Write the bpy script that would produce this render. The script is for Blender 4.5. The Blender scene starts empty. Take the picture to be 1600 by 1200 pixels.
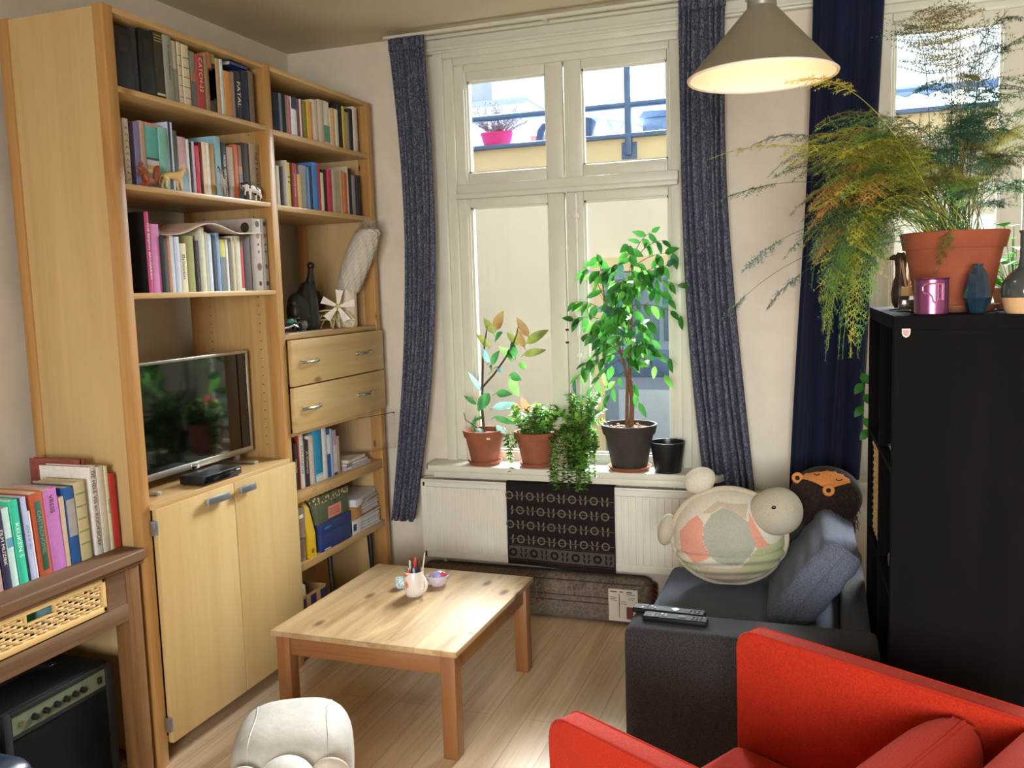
import bpy, bmesh, math, random
from mathutils import Vector, Matrix, Euler

S = bpy.context.scene
COL = S.collection

# ------------------------------------------------------------------ camera
cam_d = bpy.data.cameras.new('camera')
cam = bpy.data.objects.new('camera', cam_d)
COL.objects.link(cam)
cam_d.sensor_width = 36.0
cam_d.lens = 36.0 * 1398.7 / 1600.0
cam_d.clip_start = 0.05
YAW, PITCH, ROLL = -0.34117, 0.10792, -0.03141
_f = Vector((math.sin(YAW) * math.cos(PITCH), math.cos(YAW) * math.cos(PITCH), -math.sin(PITCH)))
_r0 = Vector((math.cos(YAW), -math.sin(YAW), 0.0))
_u0 = _r0.cross(_f)
_r = math.cos(ROLL) * _r0 + math.sin(ROLL) * _u0
_u = -math.sin(ROLL) * _r0 + math.cos(ROLL) * _u0
cam.matrix_world = Matrix(((_r.x, _u.x, -_f.x, 0.0), (_r.y, _u.y, -_f.y, 0.0), (_r.z, _u.z, -_f.z, 1.58), (0, 0, 0, 1)))
S.camera = cam

# ------------------------------------------------------------------ view, sky, daylight
S.view_settings.view_transform = 'Standard'
S.view_settings.look = 'None'
S.view_settings.gamma = 1.0
S.view_settings.use_curve_mapping = False
S.view_settings.exposure = 0.14

world = bpy.data.worlds.new('overcast_sky')
S.world = world
world.use_nodes = True
wn = world.node_tree.nodes
wn.clear()
w_out = wn.new('ShaderNodeOutputWorld')
w_bg = wn.new('ShaderNodeBackground')
w_bg.inputs['Color'].default_value = (0.90, 0.96, 1.0, 1)
w_bg.inputs['Strength'].default_value = 1.45
world.node_tree.links.new(w_bg.outputs[0], w_out.inputs[0])


def area_light(name, loc, target, sx, sy, power, col):
    d = bpy.data.lights.new(name, 'AREA')
    d.shape = 'RECTANGLE'
    d.size, d.size_y = sx, sy
    d.energy = power
    d.color = col
    o = bpy.data.objects.new(name, d)
    COL.objects.link(o)
    o.location = loc
    o.rotation_euler = (Vector(target) - Vector(loc)).to_track_quat('-Z', 'Y').to_euler()
    return o


# lamp boosting the street sky, then an unseen lamp added as room fill
_sl = area_light('sky_light_street', (-0.4, 12.0, 7.0), (-0.6, 3.2, 1.0), 9.0, 4.2, 6800, (0.93, 0.97, 1.0))
_sl.data.spread = math.radians(110)
area_light('fill_light_back', (0.5, -5.0, 1.9), (-0.3, 4.0, 1.6), 3.5, 2.5, 960, (1.0, 0.975, 0.94))  # added fill lamp outside the unseen back window


def portal(name, loc, sx, sz, facing):
    d = bpy.data.lights.new(name, 'AREA')
    d.shape = 'RECTANGLE'
    d.size, d.size_y = sx, sz
    d.cycles.is_portal = True
    o = bpy.data.objects.new(name, d)
    COL.objects.link(o)
    o.location = loc
    o.rotation_euler = Vector(facing).to_track_quat('-Z', 'Y').to_euler()


portal('window_portal', (-1.16, 4.2, 1.7), 1.15, 2.0, (0, -1, 0))
portal('window_portal_b', (0.73, 4.2, 1.7), 1.15, 2.0, (0, -1, 0))
portal('window_portal_c', (0.5, -2.27, 1.5), 2.4, 1.5, (0, 1, 0))

# ------------------------------------------------------------------ mesh helpers
BASE = {}


def lin(h):
    out = []
    for i in (0, 2, 4):
        c = int(h[i:i + 2], 16) / 255.0
        out.append(c / 12.92 if c <= 0.04045 else ((c + 0.055) / 1.055) ** 2.4)
    return tuple(out) + (1.0,)


def V(*a):
    return Vector(a)


class MB:
    """collects shapes, then links them as ONE mesh object"""

    def __init__(self):
        self.bm = bmesh.new()
        self.mi = 0

    def add(self, verts, faces, smooth=False):
        vs = [self.bm.verts.new(v) for v in verts]
        fs = []
        for f in faces:
            try:
                nf = self.bm.faces.new([vs[i] for i in f])
            except ValueError:
                continue
            nf.material_index = self.mi
            fs.append(nf)
        return vs, fs

    def box(self, a, b, bev=0.0, seg=2, M=None):
        x0, y0, z0 = [min(a[i], b[i]) for i in range(3)]
        x1, y1, z1 = [max(a[i], b[i]) for i in range(3)]
        vs = [V(x, y, z) for x in (x0, x1) for y in (y0, y1) for z in (z0, z1)]
        if M is not None:
            vs = [M @ v for v in vs]
        fc = [(0, 1, 3, 2), (4, 6, 7, 5), (0, 4, 5, 1), (2, 3, 7, 6), (0, 2, 6, 4), (1, 5, 7, 3)]
        vv, ff = self.add(vs, fc)
        if bev > 0:
            es = list({e for f in ff for e in f.edges})
            bmesh.ops.bevel(self.bm, geom=es, offset=bev, segments=seg, profile=0.5, affect='EDGES', material=-1)
        return self

    def cbox(self, c, s, bev=0.0, seg=2, rot=(0, 0, 0)):
        M = Matrix.Translation(c) @ Euler(rot).to_matrix().to_4x4()
        h = [q / 2 for q in s]
        return self.box((-h[0], -h[1], -h[2]), (h[0], h[1], h[2]), bev, seg, M)

    def tube(self, pts, r, seg=8, cap=True):
        pts = [Vector(p) for p in pts]
        n = len(pts)
        rr = r if isinstance(r, (list, tuple)) else [r] * n
        ref = V(0, 0, 1)
        t0 = (pts[1] - pts[0]).normalized()
        if abs(t0.dot(ref)) > 0.9:
            ref = V(1, 0, 0)
        nrm = (ref - t0 * ref.dot(t0)).normalized()
        vs, fs = [], []
        for i in range(n):
            if i == 0:
                t = t0
            elif i == n - 1:
                t = (pts[i] - pts[i - 1]).normalized()
            else:
                t = (pts[i + 1] - pts[i - 1])
                t = t.normalized() if t.length > 1e-9 else t0
            nrm = nrm - t * nrm.dot(t)
            if nrm.length < 1e-6:
                nrm = t.orthogonal()
            nrm.normalize()
            bn = t.cross(nrm)
            for k in range(seg):
                a = 2 * math.pi * k / seg
                vs.append(pts[i] + (nrm * math.cos(a) + bn * math.sin(a)) * rr[i])
        for i in range(n - 1):
            for k in range(seg):
                k2 = (k + 1) % seg
                fs.append((i * seg + k, i * seg + k2, (i + 1) * seg + k2, (i + 1) * seg + k))
        if cap:
            fs.append(tuple(range(seg))[::-1])
            fs.append(tuple((n - 1) * seg + k for k in range(seg)))
        self.add(vs, fs)
        return self

    def lathe(self, prof, c=(0, 0, 0), seg=32, M=None, sx=1.0, sy=1.0):
        c = Vector(c)
        vs, fs = [], []
        n = len(prof)
        for (r, z) in prof:
            r = max(r, 1e-5)
            for k in range(seg):
                a = 2 * math.pi * k / seg
                p = V(math.cos(a) * r * sx, math.sin(a) * r * sy, z)
                if M is not None:
                    p = M @ p
                vs.append(p + c)
        for i in range(n - 1):
            for k in range(seg):
                k2 = (k + 1) % seg
                fs.append((i * seg + k, i * seg + k2, (i + 1) * seg + k2, (i + 1) * seg + k))
        vv, ff = self.add(vs, fs)
        ends = [v for i, v in enumerate(vv)]
        bmesh.ops.remove_doubles(self.bm, verts=ends, dist=5e-5)
        return self

    def sphere(self, c, r, seg=20, rings=12, M=None, fn=None):
        if not isinstance(r, (list, tuple)):
            r = (r, r, r)
        c = Vector(c)
        vs, fs = [], []
        vs.append(V(0, 0, -1))
        for i in range(1, rings):
            th = math.pi * i / rings - math.pi / 2
            for k in range(seg):
                a = 2 * math.pi * k / seg
                vs.append(V(math.cos(th) * math.cos(a), math.cos(th) * math.sin(a), math.sin(th)))
        vs.append(V(0, 0, 1))
        for k in range(seg):
            fs.append((0, 1 + (k + 1) % seg, 1 + k))
        for i in range(rings - 2):
            for k in range(seg):
                k2 = (k + 1) % seg
                a, b = 1 + i * seg, 1 + (i + 1) * seg
                fs.append((a + k, a + k2, b + k2, b + k))
        last = 1 + (rings - 2) * seg
        for k in range(seg):
            fs.append((last + k, last + (k + 1) % seg, len(vs) - 1))
        out = []
        for v in vs:
            p = V(v.x * r[0], v.y * r[1], v.z * r[2])
            if fn:
                p = fn(p, v)
            if M is not None:
                p = M @ p
            out.append(p + c)
        self.add(out, fs)
        return self

    def prism(self, poly, axis, a0, a1, bev=0.0, seg=2):
        """poly: 2D outline; axis x: (y,z), y: (x,z), z: (x,y)"""
        def mk(p, a):
            if axis == 'x':
                return V(a, p[0], p[1])
            if axis == 'y':
                return V(p[0], a, p[1])
            return V(p[0], p[1], a)
        n = len(poly)
        vs = [mk(p, a0) for p in poly] + [mk(p, a1) for p in poly]
        fs = [tuple(range(n)), tuple(range(n, 2 * n))[::-1]]
        for i in range(n):
            j = (i + 1) % n
            fs.append((i, i + n, j + n, j))
        vv, ff = self.add(vs, fs)
        if bev > 0:
            es = list({e for e in ff[0].edges} | {e for e in ff[1].edges})
            bmesh.ops.bevel(self.bm, geom=es, offset=bev, segments=seg, profile=0.5, affect='EDGES', material=-1)
        return self

    def sheet(self, fn, nu, nv, closed=False):
        vs = [Vector(fn(i / nu, j / nv)) for j in range(nv + 1) for i in range(nu + 1)]
        fs = []
        for j in range(nv):
            for i in range(nu):
                a = j * (nu + 1) + i
                fs.append((a, a + 1, a + nu + 2, a + nu + 1))
        return self.add(vs, fs)

    def leaf(self, p, d, n, L, W, droop=0.25, fold=0.15, seg=4):
        """pointed leaf from p along d with surface normal n"""
        p = Vector(p)
        d = Vector(d).normalized()
        n = Vector(n)
        n = n - d * n.dot(d)
        n = n.normalized() if n.length > 1e-5 else d.orthogonal().normalized()
        s = d.cross(n)
        vs, fs = [], []
        for i in range(seg + 1):
            t = i / seg
            w = W * 0.5 * math.sin(math.pi * min(1, t ** 0.8 * 0.97 + 0.02)) ** 0.85
            c = p + d * (L * t) - n * (droop * L * t * t)
            vs += [c - s * w + n * (fold * w), c, c + s * w + n * (fold * w)]
        for i in range(seg):
            a = i * 3
            fs += [(a, a + 1, a + 4, a + 3), (a + 1, a + 2, a + 5, a + 4)]
        self.add(vs, fs)
        return self

    def disc(self, c, nrm, r, seg=12, sx=1.0):
        c = Vector(c)
        q = Vector(nrm).normalized().to_track_quat('Z', 'Y')
        vs = [c + q @ V(math.cos(2 * math.pi * k / seg) * r * sx, math.sin(2 * math.pi * k / seg) * r, 0) for k in range(seg)]
        self.add(vs, [tuple(range(seg))])
        return self

    def build(self, name, mats, parent=None, loc=None, smooth=35, local=False, recalc=True):
        bm = self.bm
        if recalc:
            bmesh.ops.recalc_face_normals(bm, faces=bm.faces[:])
        off = None
        if parent is not None and not local:
            off = BASE[parent.name]
        elif loc is not None and not local:
            off = Vector(loc)
        if off is not None:
            bmesh.ops.translate(bm, verts=bm.verts[:], vec=-off)
        me = bpy.data.meshes.new(name)
        bm.to_mesh(me)
        bm.free()
        if smooth:
            for p in me.polygons:
                p.use_smooth = True
            me.set_sharp_from_angle(angle=math.radians(smooth))
        for m in (mats if isinstance(mats, (list, tuple)) else [mats]):
            me.materials.append(m)
        o = bpy.data.objects.new(name, me)
        COL.objects.link(o)
        if parent is not None:
            o.parent = parent
            if parent.name in BASE:
                BASE[o.name] = BASE[parent.name]
        elif loc is not None:
            o.location = loc
            BASE[o.name] = Vector(loc)
        return o


def tag(o, label, cat, group=None):
    o['label'] = label
    o['category'] = cat
    if group:
        o['group'] = group
    return o


def thing(name, label, cat, loc, rotz=0.0, group=None, rot=None):
    o = bpy.data.objects.new(name, None)
    o.empty_display_size = 0.05
    COL.objects.link(o)
    o.location = loc
    o.rotation_euler = rot if rot else (0, 0, rotz)
    BASE[o.name] = Vector(loc)
    return tag(o, label, cat, group)


def struct(name, mb, mats, parent=None, smooth=35):
    o = mb.build(name, mats, parent, smooth=smooth) if parent is None else mb.build(name, mats, parent, smooth=smooth, local=True)
    if parent is None:
        o['kind'] = 'structure'
    return o


def copy_tree(o, parent=None):
    c = o.copy()
    COL.objects.link(c)
    if parent is not None:
        c.parent = parent
    for ch in list(o.children):
        copy_tree(ch, c)
    return c


_txt = {}


def text_part(name, s, length, height, origin, right, up, material, parent, lift=0.0008, shear=0.0):
    """flat lettering, centred on origin, fitted into length x height; right/up are local axes"""
    cu = bpy.data.curves.new('t', 'FONT')
    cu.body = s
    cu.size = 1.0
    cu.shear = shear
    to = bpy.data.objects.new('t', cu)
    COL.objects.link(to)
    dg = bpy.context.evaluated_depsgraph_get()
    me = bpy.data.meshes.new_from_object(to.evaluated_get(dg))
    bpy.data.objects.remove(to)
    bpy.data.curves.remove(cu)
    xs = [v.co.x for v in me.vertices]
    ys = [v.co.y for v in me.vertices]
    if not xs:
        return None
    w, h = max(xs) - min(xs), max(ys) - min(ys)
    sc = min(length / w, height / h)
    scx = min(length / w, sc * 1.3)
    cx, cy = (max(xs) + min(xs)) / 2, (max(ys) + min(ys)) / 2
    r, u = Vector(right).normalized(), Vector(up).normalized()
    n = r.cross(u)
    for v in me.vertices:
        v.co = Vector(origin) + r * ((v.co.x - cx) * scx) + u * ((v.co.y - cy) * sc) + n * lift
    me.name = name
    me.materials.clear()
    me.materials.append(material)
    o = bpy.data.objects.new(name, me)
    COL.objects.link(o)
    o.parent = parent
    return o


def skin_part(name, verts, edges, radii, material, parent, sub=1, tag_=None):
    me = bpy.data.meshes.new(name)
    me.from_pydata([Vector(v) for v in verts], edges, [])
    o = bpy.data.objects.new(name, me)
    COL.objects.link(o)
    sk = o.modifiers.new('skin', 'SKIN')
    sk.use_smooth_shade = True
    for i, r in enumerate(radii):
        rr = r if isinstance(r, tuple) else (r, r)
        me.skin_vertices[0].data[i].radius = rr
    me.skin_vertices[0].data[0].use_root = True
    if sub:
        sb = o.modifiers.new('sub', 'SUBSURF')
        sb.levels = sub
        sb.render_levels = sub
    me.materials.append(material)
    if parent is not None:
        o.parent = parent
    return o


# ------------------------------------------------------------------ materials
def new_mat(name):
    m = bpy.data.materials.new(name)
    m.use_nodes = True
    nt = m.node_tree
    b = nt.nodes['Principled BSDF']
    return m, nt, b


def ramp(nt, stops, fac):
    r = nt.nodes.new('ShaderNodeValToRGB')
    e = r.color_ramp.elements
    while len(e) < len(stops):
        e.new(0.5)
    for el, (p, c) in zip(e, stops):
        el.position = p
        el.color = c if isinstance(c, tuple) else lin(c)
    nt.links.new(fac, r.inputs[0])
    return r.outputs[0]


def coords(nt, scale=(1, 1, 1), kind='Object', rot=(0, 0, 0)):
    t = nt.nodes.new('ShaderNodeTexCoord')
    m = nt.nodes.new('ShaderNodeMapping')
    m.inputs['Scale'].default_value = scale
    m.inputs['Rotation'].default_value = rot
    nt.links.new(t.outputs[kind], m.inputs[0])
    return m.outputs[0]


def noise(nt, vec, scale, detail=3, rough=0.5, dist=0.0):
    n = nt.nodes.new('ShaderNodeTexNoise')
    n.inputs['Scale'].default_value = scale
    n.inputs['Detail'].default_value = detail
    n.inputs['Roughness'].default_value = rough
    n.inputs['Distortion'].default_value = dist
    nt.links.new(vec, n.inputs['Vector'])
    return n.outputs[0]


def math_n(nt, op, a, b=None, clamp=False):
    n = nt.nodes.new('ShaderNodeMath')
    n.operation = op
    n.use_clamp = clamp
    for i, q in enumerate((a, b)):
        if q is None:
            continue
        if isinstance(q, (int, float)):
            n.inputs[i].default_value = q
        else:
            nt.links.new(q, n.inputs[i])
    return n.outputs[0]


def mixc(nt, fac, a, b, mode='MIX'):
    n = nt.nodes.new('ShaderNodeMix')
    n.data_type = 'RGBA'
    n.blend_type = mode
    for i, q in ((0, fac), (6, a), (7, b)):
        if isinstance(q, (int, float, tuple)):
            n.inputs[i].default_value = q
        else:
            nt.links.new(q, n.inputs[i])
    return n.outputs[2]


def bump(nt, b, h, strength, dist=0.002):
    n = nt.nodes.new('ShaderNodeBump')
    n.inputs['Strength'].default_value = strength
    n.inputs['Distance'].default_value = dist
    nt.links.new(h, n.inputs['Height'])
    nt.links.new(n.outputs[0], b.inputs['Normal'])


_mc = {}


def flat(hexc, rough=0.55, metal=0.0, var=0.10, scale=30.0, spec=0.5, bmp=0.0, sheen=0.0, coat=0.0):
    """plain coloured material with a light procedural mottling"""
    key = (hexc, rough, metal, var, scale, spec, bmp, sheen, coat)
    if key in _mc:
        return _mc[key]
    m, nt, b = new_mat('m_' + hexc)
    c = lin(hexc)
    b.inputs['Roughness'].default_value = rough
    b.inputs['Metallic'].default_value = metal
    b.inputs['Specular IOR Level'].default_value = spec
    b.inputs['Sheen Weight'].default_value = sheen
    b.inputs['Coat Weight'].default_value = coat
    v = coords(nt)
    f = noise(nt, v, scale, 3)
    lo = tuple(q * (1 - var) for q in c[:3]) + (1,)
    hi = tuple(min(1, q * (1 + var)) for q in c[:3]) + (1,)
    nt.links.new(ramp(nt, [(0.3, lo), (0.7, hi)], f), b.inputs['Base Color'])
    if bmp:
        bump(nt, b, noise(nt, v, scale * 4, 2), bmp)
    _mc[key] = m
    return m


def wood(name, dark, mid, light, axis=2, scale=1.0, rough=0.45, knots=None, knot_scale=3.0, planks=None, coat=0.0, contrast=1.0, kzero=None, blotch=None, kr=1.0):
    """long grain along the given axis, darker growth lines, optional knots"""
    m, nt, b = new_mat(name)
    sc = [22 * scale] * 3
    sc[axis] = 1.3 * scale
    v = coords(nt, tuple(sc))
    n1 = noise(nt, v, 1.0, 5, 0.6, 0.6)
    sc2 = [70 * scale] * 3
    sc2[axis] = 1.6 * scale
    n2 = noise(nt, coords(nt, tuple(sc2)), 1.0, 3, 0.6)
    f = math_n(nt, 'ADD', math_n(nt, 'MULTIPLY', n1, 0.72), math_n(nt, 'MULTIPLY', n2, 0.28))
    w = 0.22 / contrast
    col = ramp(nt, [(0.5 - w, dark), (0.5, mid), (0.5 + w, light)], f)
    if planks:
        # glued staves: each stave takes its own tone
        t = nt.nodes.new('ShaderNodeTexCoord')
        sp = nt.nodes.new('ShaderNodeSeparateXYZ')
        nt.links.new(t.outputs['Object'], sp.inputs[0])
        q = math_n(nt, 'FLOOR', math_n(nt, 'DIVIDE', sp.outputs[planks[0]], planks[1]))
        wnz = nt.nodes.new('ShaderNodeTexWhiteNoise')
        wnz.noise_dimensions = '1D'
        nt.links.new(q, wnz.inputs['W'])
        tone = ramp(nt, [(0.0, (0.80, 0.78, 0.75, 1)), (1.0, (1.12, 1.1, 1.08, 1))], wnz.outputs[0])
        col = mixc(nt, 1.0, col, tone, 'MULTIPLY')
    if blotch:
        bs = [9.0] * 3
        bs[axis] = 2.2
        bf = ramp(nt, [(0.52, (0, 0, 0, 1)), (0.66, (0.75, 0.75, 0.75, 1))], noise(nt, coords(nt, tuple(bs)), 1.0, 4, 0.6, 0.5))
        col = mixc(nt, bf, col, lin(blotch))
    if knots:
        ks = [5.0 * knot_scale / 3] * 3
        ks[axis] = 2.2 * knot_scale / 3
        if kzero is not None:
            ks[kzero] = 0.0
        vo = nt.nodes.new('ShaderNodeTexVoronoi')
        vo.inputs['Scale'].default_value = 1.0
        nt.links.new(coords(nt, tuple(ks)), vo.inputs['Vector'])
        kf = ramp(nt, [(0.0, (1, 1, 1, 1)), (0.045 * kr, (0.8, 0.8, 0.8, 1)), (0.10 * kr, (0, 0, 0, 1))], vo.outputs['Distance'])
        col = mixc(nt, kf, col, lin(knots))
    nt.links.new(col, b.inputs['Base Color'])
    b.inputs['Roughness'].default_value = rough
    b.inputs['Coat Weight'].default_value = coat
    b.inputs['Coat Roughness'].default_value = 0.25
    bump(nt, b, f, 0.12, 0.001)
    return m


def fabric(name, hexc, hexd, scale=260, rough=0.95, sheen=0.25, bmp=0.5):
    sheen *= 0.15
    m, nt, b = new_mat(name)
    v = coords(nt)
    f = noise(nt, v, scale, 2, 0.6)
    g = noise(nt, v, 9, 2)
    c = ramp(nt, [(0.36, hexd), (0.64, hexc)], f)
    c = mixc(nt, 0.25, c, ramp(nt, [(0.3, (0.75, 0.75, 0.75, 1)), (0.7, (1.1, 1.1, 1.1, 1))], g), 'MULTIPLY')
    nt.links.new(c, b.inputs['Base Color'])
    b.inputs['Roughness'].default_value = rough
    b.inputs['Specular IOR Level'].default_value = 0.2
    b.inputs['Sheen Weight'].default_value = sheen
    bump(nt, b, f, bmp, 0.001)
    return m


def see_through(m, hexc, fac):
    """cloth that glows a little when daylight falls on its back"""
    nt = m.node_tree
    b = nt.nodes['Principled BSDF']
    tr = nt.nodes.new('ShaderNodeBsdfTranslucent')
    tr.inputs[0].default_value = lin(hexc)
    mx = nt.nodes.new('ShaderNodeMixShader')
    mx.inputs[0].default_value = fac
    nt.links.new(b.outputs[0], mx.inputs[1])
    nt.links.new(tr.outputs[0], mx.inputs[2])
    nt.links.new(mx.outputs[0], nt.nodes['Material Output'].inputs[0])
    return m


def leafmat(name, a, b_, c_, trans=0.45, rough=0.35):
    """leaf tissue that lets some daylight through"""
    m, nt, b = new_mat(name)
    v = coords(nt)
    f = noise(nt, v, 14, 2)
    col = ramp(nt, [(0.3, a), (0.5, b_), (0.7, c_)], f)
    nt.links.new(col, b.inputs['Base Color'])
    b.inputs['Roughness'].default_value = max(rough, 0.38)
    b.inputs['Specular IOR Level'].default_value = 0.28
    tr = nt.nodes.new('ShaderNodeBsdfTranslucent')
    g = nt.nodes.new('ShaderNodeHueSaturation')
    g.inputs['Saturation'].default_value = 0.95
    g.inputs['Value'].default_value = 1.25
    nt.links.new(col, g.inputs['Color'])
    nt.links.new(g.outputs[0], tr.inputs[0])
    mx = nt.nodes.new('ShaderNodeMixShader')
    mx.inputs[0].default_value = trans
    out = nt.nodes['Material Output']
    nt.links.new(b.outputs[0], mx.inputs[1])
    nt.links.new(tr.outputs[0], mx.inputs[2])
    nt.links.new(mx.outputs[0], out.inputs[0])
    return m


def clear(name, tint=(0.97, 0.98, 0.98, 1), gloss=0.6, rough=0.02):
    """thin clear pane: see-through with a faint reflection"""
    m, nt, b = new_mat(name)
    nt.nodes.remove(b)
    t = nt.nodes.new('ShaderNodeBsdfTransparent')
    t.inputs[0].default_value = tint
    g = nt.nodes.new('ShaderNodeBsdfGlossy')
    g.inputs['Roughness'].default_value = rough
    fr = nt.nodes.new('ShaderNodeFresnel')
    fr.inputs[0].default_value = 1.45
    k = math_n(nt, 'MULTIPLY', fr.outputs[0], gloss, True)
    mx = nt.nodes.new('ShaderNodeMixShader')
    nt.links.new(k, mx.inputs[0])
    nt.links.new(t.outputs[0], mx.inputs[1])
    nt.links.new(g.outputs[0], mx.inputs[2])
    nt.links.new(mx.outputs[0], nt.nodes['Material Output'].inputs[0])
    return m


def plaster(name, hexc, scale=6, var=0.06, rough=0.9, bmp=0.15):
    m, nt, b = new_mat(name)
    v = coords(nt)
    c = lin(hexc)
    lo = tuple(q * (1 - var) for q in c[:3]) + (1,)
    hi = tuple(min(1, q * (1 + var)) for q in c[:3]) + (1,)
    nt.links.new(ramp(nt, [(0.3, lo), (0.7, hi)], noise(nt, v, scale, 5, 0.6)), b.inputs['Base Color'])
    b.inputs['Roughness'].default_value = rough
    b.inputs['Specular IOR Level'].default_value = 0.25
    bump(nt, b, noise(nt, v, 60, 4, 0.6), bmp, 0.003)
    return m


M = {}
M['wall'] = plaster('white_plaster', 'dbd1c1')
M['ceiling'] = plaster('ceiling_paint', 'cbc1a6', 3, 0.04)
M['paint'] = plaster('cream_gloss_paint', 'd2d0c2', 8, 0.03, 0.35, 0.05)
M['pine'] = wood('golden_pine', 'a5804e', 'bc9863', 'caa876', 2, 1.0, 0.42, '7a3f14', 3.0, coat=0.15)
M['pine_y'] = wood('golden_pine_shelf', 'aa8654', 'c3a06c', 'cfae7d', 1, 1.0, 0.42, '8a4f1f', 3.0, coat=0.15)
M['post'] = wood('orange_pine_post', '9a6a38', 'b4874e', 'c29862', 2, 1.0, 0.42, '5c2b0c', 5.5, coat=0.15)
M['panel'] = wood('pale_beech_veneer', 'b69766', 'c4a674', 'd0b384', 2, 0.55, 0.5, contrast=0.8)
M['door'] = wood('pale_door_veneer', 'bb9a64', 'c6a872', 'cfb380', 2, 0.6, 0.4, contrast=0.7, coat=0.1)
M['drawer'] = wood('knotty_drawer_pine', 'b4925c', 'c6a772', 'd2b586', 1, 0.7, 0.42, '7d4a1c', 4.6, coat=0.15, kzero=0, kr=1.4)
M['table_top'] = wood('worn_pine_table', 'a0825a', 'bda27b', 'ccb793', 1, 0.6, 0.48, '5f4630', 5.6, planks=(0, 0.105), contrast=1.0, coat=0.0, kzero=2, blotch='8a6c48', kr=1.9)
M['table_top'].node_tree.nodes['Principled BSDF'].inputs['Specular IOR Level'].default_value = 0.14
M['table_leg'] = wood('stained_pine_leg', '724624', '8a5b34', '9b6b41', 2, 1.0, 0.42, '5a2b10', 3.0, coat=0.15)
M['table_apron'] = wood('stained_pine_apron', '724624', '8a5b34', '9b6b41', 0, 1.0, 0.42, '5a2b10', 3.0, coat=0.15)
M['table_apron_y'] = wood('stained_pine_apron_y', '724624', '8a5b34', '9b6b41', 1, 1.0, 0.42, '5a2b10', 3.0, coat=0.15)
M['walnut'] = wood('brown_sideboard_wood', '5f4024', '7c5835', '906c46', 2, 0.9, 0.4, coat=0.1)
M['walnut_y'] = wood('brown_sideboard_top', '523b27', '6c5038', '80634a', 1, 0.9, 0.4, coat=0.15)
for _k in ('walnut', 'walnut_y'):
    _b = M[_k].node_tree.nodes['Principled BSDF']
    _b.inputs['Roughness'].default_value = 0.6
    _b.inputs['Coat Weight'].default_value = 0.0
    _b.inputs['Specular IOR Level'].default_value = 0.22
M['wicker'] = flat('d8b67e', 0.6, 0, 0.25, 60)
M['wicker_frame'] = wood('wicker_frame_wood', 'c29a5c', 'd8b678', 'e6c88e', 1, 1.0, 0.5)
M['chrome'] = flat('c9cbd0', 0.18, 1.0, 0.05)
M['steel'] = flat('a9b3c0', 0.3, 0.9, 0.05)
M['silver'] = flat('b4b0a6', 0.32, 0.8, 0.06)
M['black'] = flat('121214', 0.4, 0, 0.2)
M['black_gloss'] = flat('0a0a0c', 0.15, 0, 0.2, coat=0.5)
M['white'] = flat('e4e1da', 0.5, 0, 0.05)
M['paper'] = flat('d8cdb6', 0.9, 0, 0.08, 120)
M['terracotta'] = flat('90573f', 0.85, 0, 0.16, 14, 0.3, 0.2)
M['soil'] = flat('4a3628', 0.95, 0, 0.5, 90, 0.2, 0.8)
M['glass'] = clear('window_glass')
M['dark_kallax'] = wood('black_brown_board', '0b0a0a', '110f10', '171415', 2, 1.0, 0.8, contrast=0.7)
M['dark_kallax'].node_tree.nodes['Principled BSDF'].inputs['Specular IOR Level'].default_value = 0.06

# ================================================================== the room
XL, XR, YF, YB, ZC = -2.60, 2.40, 4.07, -2.20, 2.79

# floor: oak laminate boards running towards the windows
m, nt, b = new_mat('oak_laminate')
br = nt.nodes.new('ShaderNodeTexBrick')
nt.links.new(coords(nt, (1, 1, 1), 'Object', (0, 0, math.pi / 2)), br.inputs['Vector'])
br.inputs['Scale'].default_value = 1.0
br.inputs['Brick Width'].default_value = 1.25
br.inputs['Row Height'].default_value = 0.13
br.inputs['Mortar Size'].default_value = 0.0012
br.inputs['Color1'].default_value = (0.92, 0.92, 0.92, 1)
br.inputs['Color2'].default_value = (1.08, 1.06, 1.03, 1)
br.inputs['Mortar'].default_value = (0.55, 0.5, 0.45, 1)
br.offset = 0.37
g1 = noise(nt, coords(nt, (26, 1.2, 1)), 1.0, 5, 0.62, 0.8)
g2 = noise(nt, coords(nt, (90, 2.0, 1)), 1.0, 3)
gf = math_n(nt, 'ADD', math_n(nt, 'MULTIPLY', g1, 0.7), math_n(nt, 'MULTIPLY', g2, 0.3))
gc = ramp(nt, [(0.30, 'bb9d78'), (0.5, 'd6bb98'), (0.70, 'e4cfb0')], gf)
nt.links.new(mixc(nt, 1.0, gc, br.outputs['Color'], 'MULTIPLY'), b.inputs['Base Color'])
b.inputs['Roughness'].default_value = 0.36
bump(nt, b, gf, 0.08, 0.001)
M['floor'] = m
struct('floor', MB().box((XL - 0.1, YB - 0.1, -0.08), (XR + 0.1, YF + 0.12, 0)), M['floor'])
struct('ceiling', MB().box((XL - 0.1, YB - 0.1, ZC), (XR + 0.1, YF + 0.12, ZC + 0.1)), M['ceiling'])
struct('wall_left', MB().box((XL - 0.12, YB - 0.1, 0), (XL, YF + 0.12, ZC)), M['wall'])
struct('wall_right', MB().box((XR, YB - 0.1, 0), (XR + 0.12, YF + 0.12, ZC)), M['wall'])

WIN = [(-1.79, -0.53), (0.10, 1.36)]
WZ0, WZ1 = 0.70, 2.70
w = MB()
yy0, yy1 = YF, YF + 0.12
xs = [XL, WIN[0][0], WIN[0][1], WIN[1][0], WIN[1][1], XR]
for i in (0, 2, 4):
    w.box((xs[i], yy0, 0), (xs[i + 1], yy1, ZC))
for (a, c) in WIN:
    w.box((a, yy0, 0), (c, yy1, WZ0))
    w.box((a, yy0, WZ1), (c, yy1, ZC))
struct('wall_front', w, M['wall'])
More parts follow.
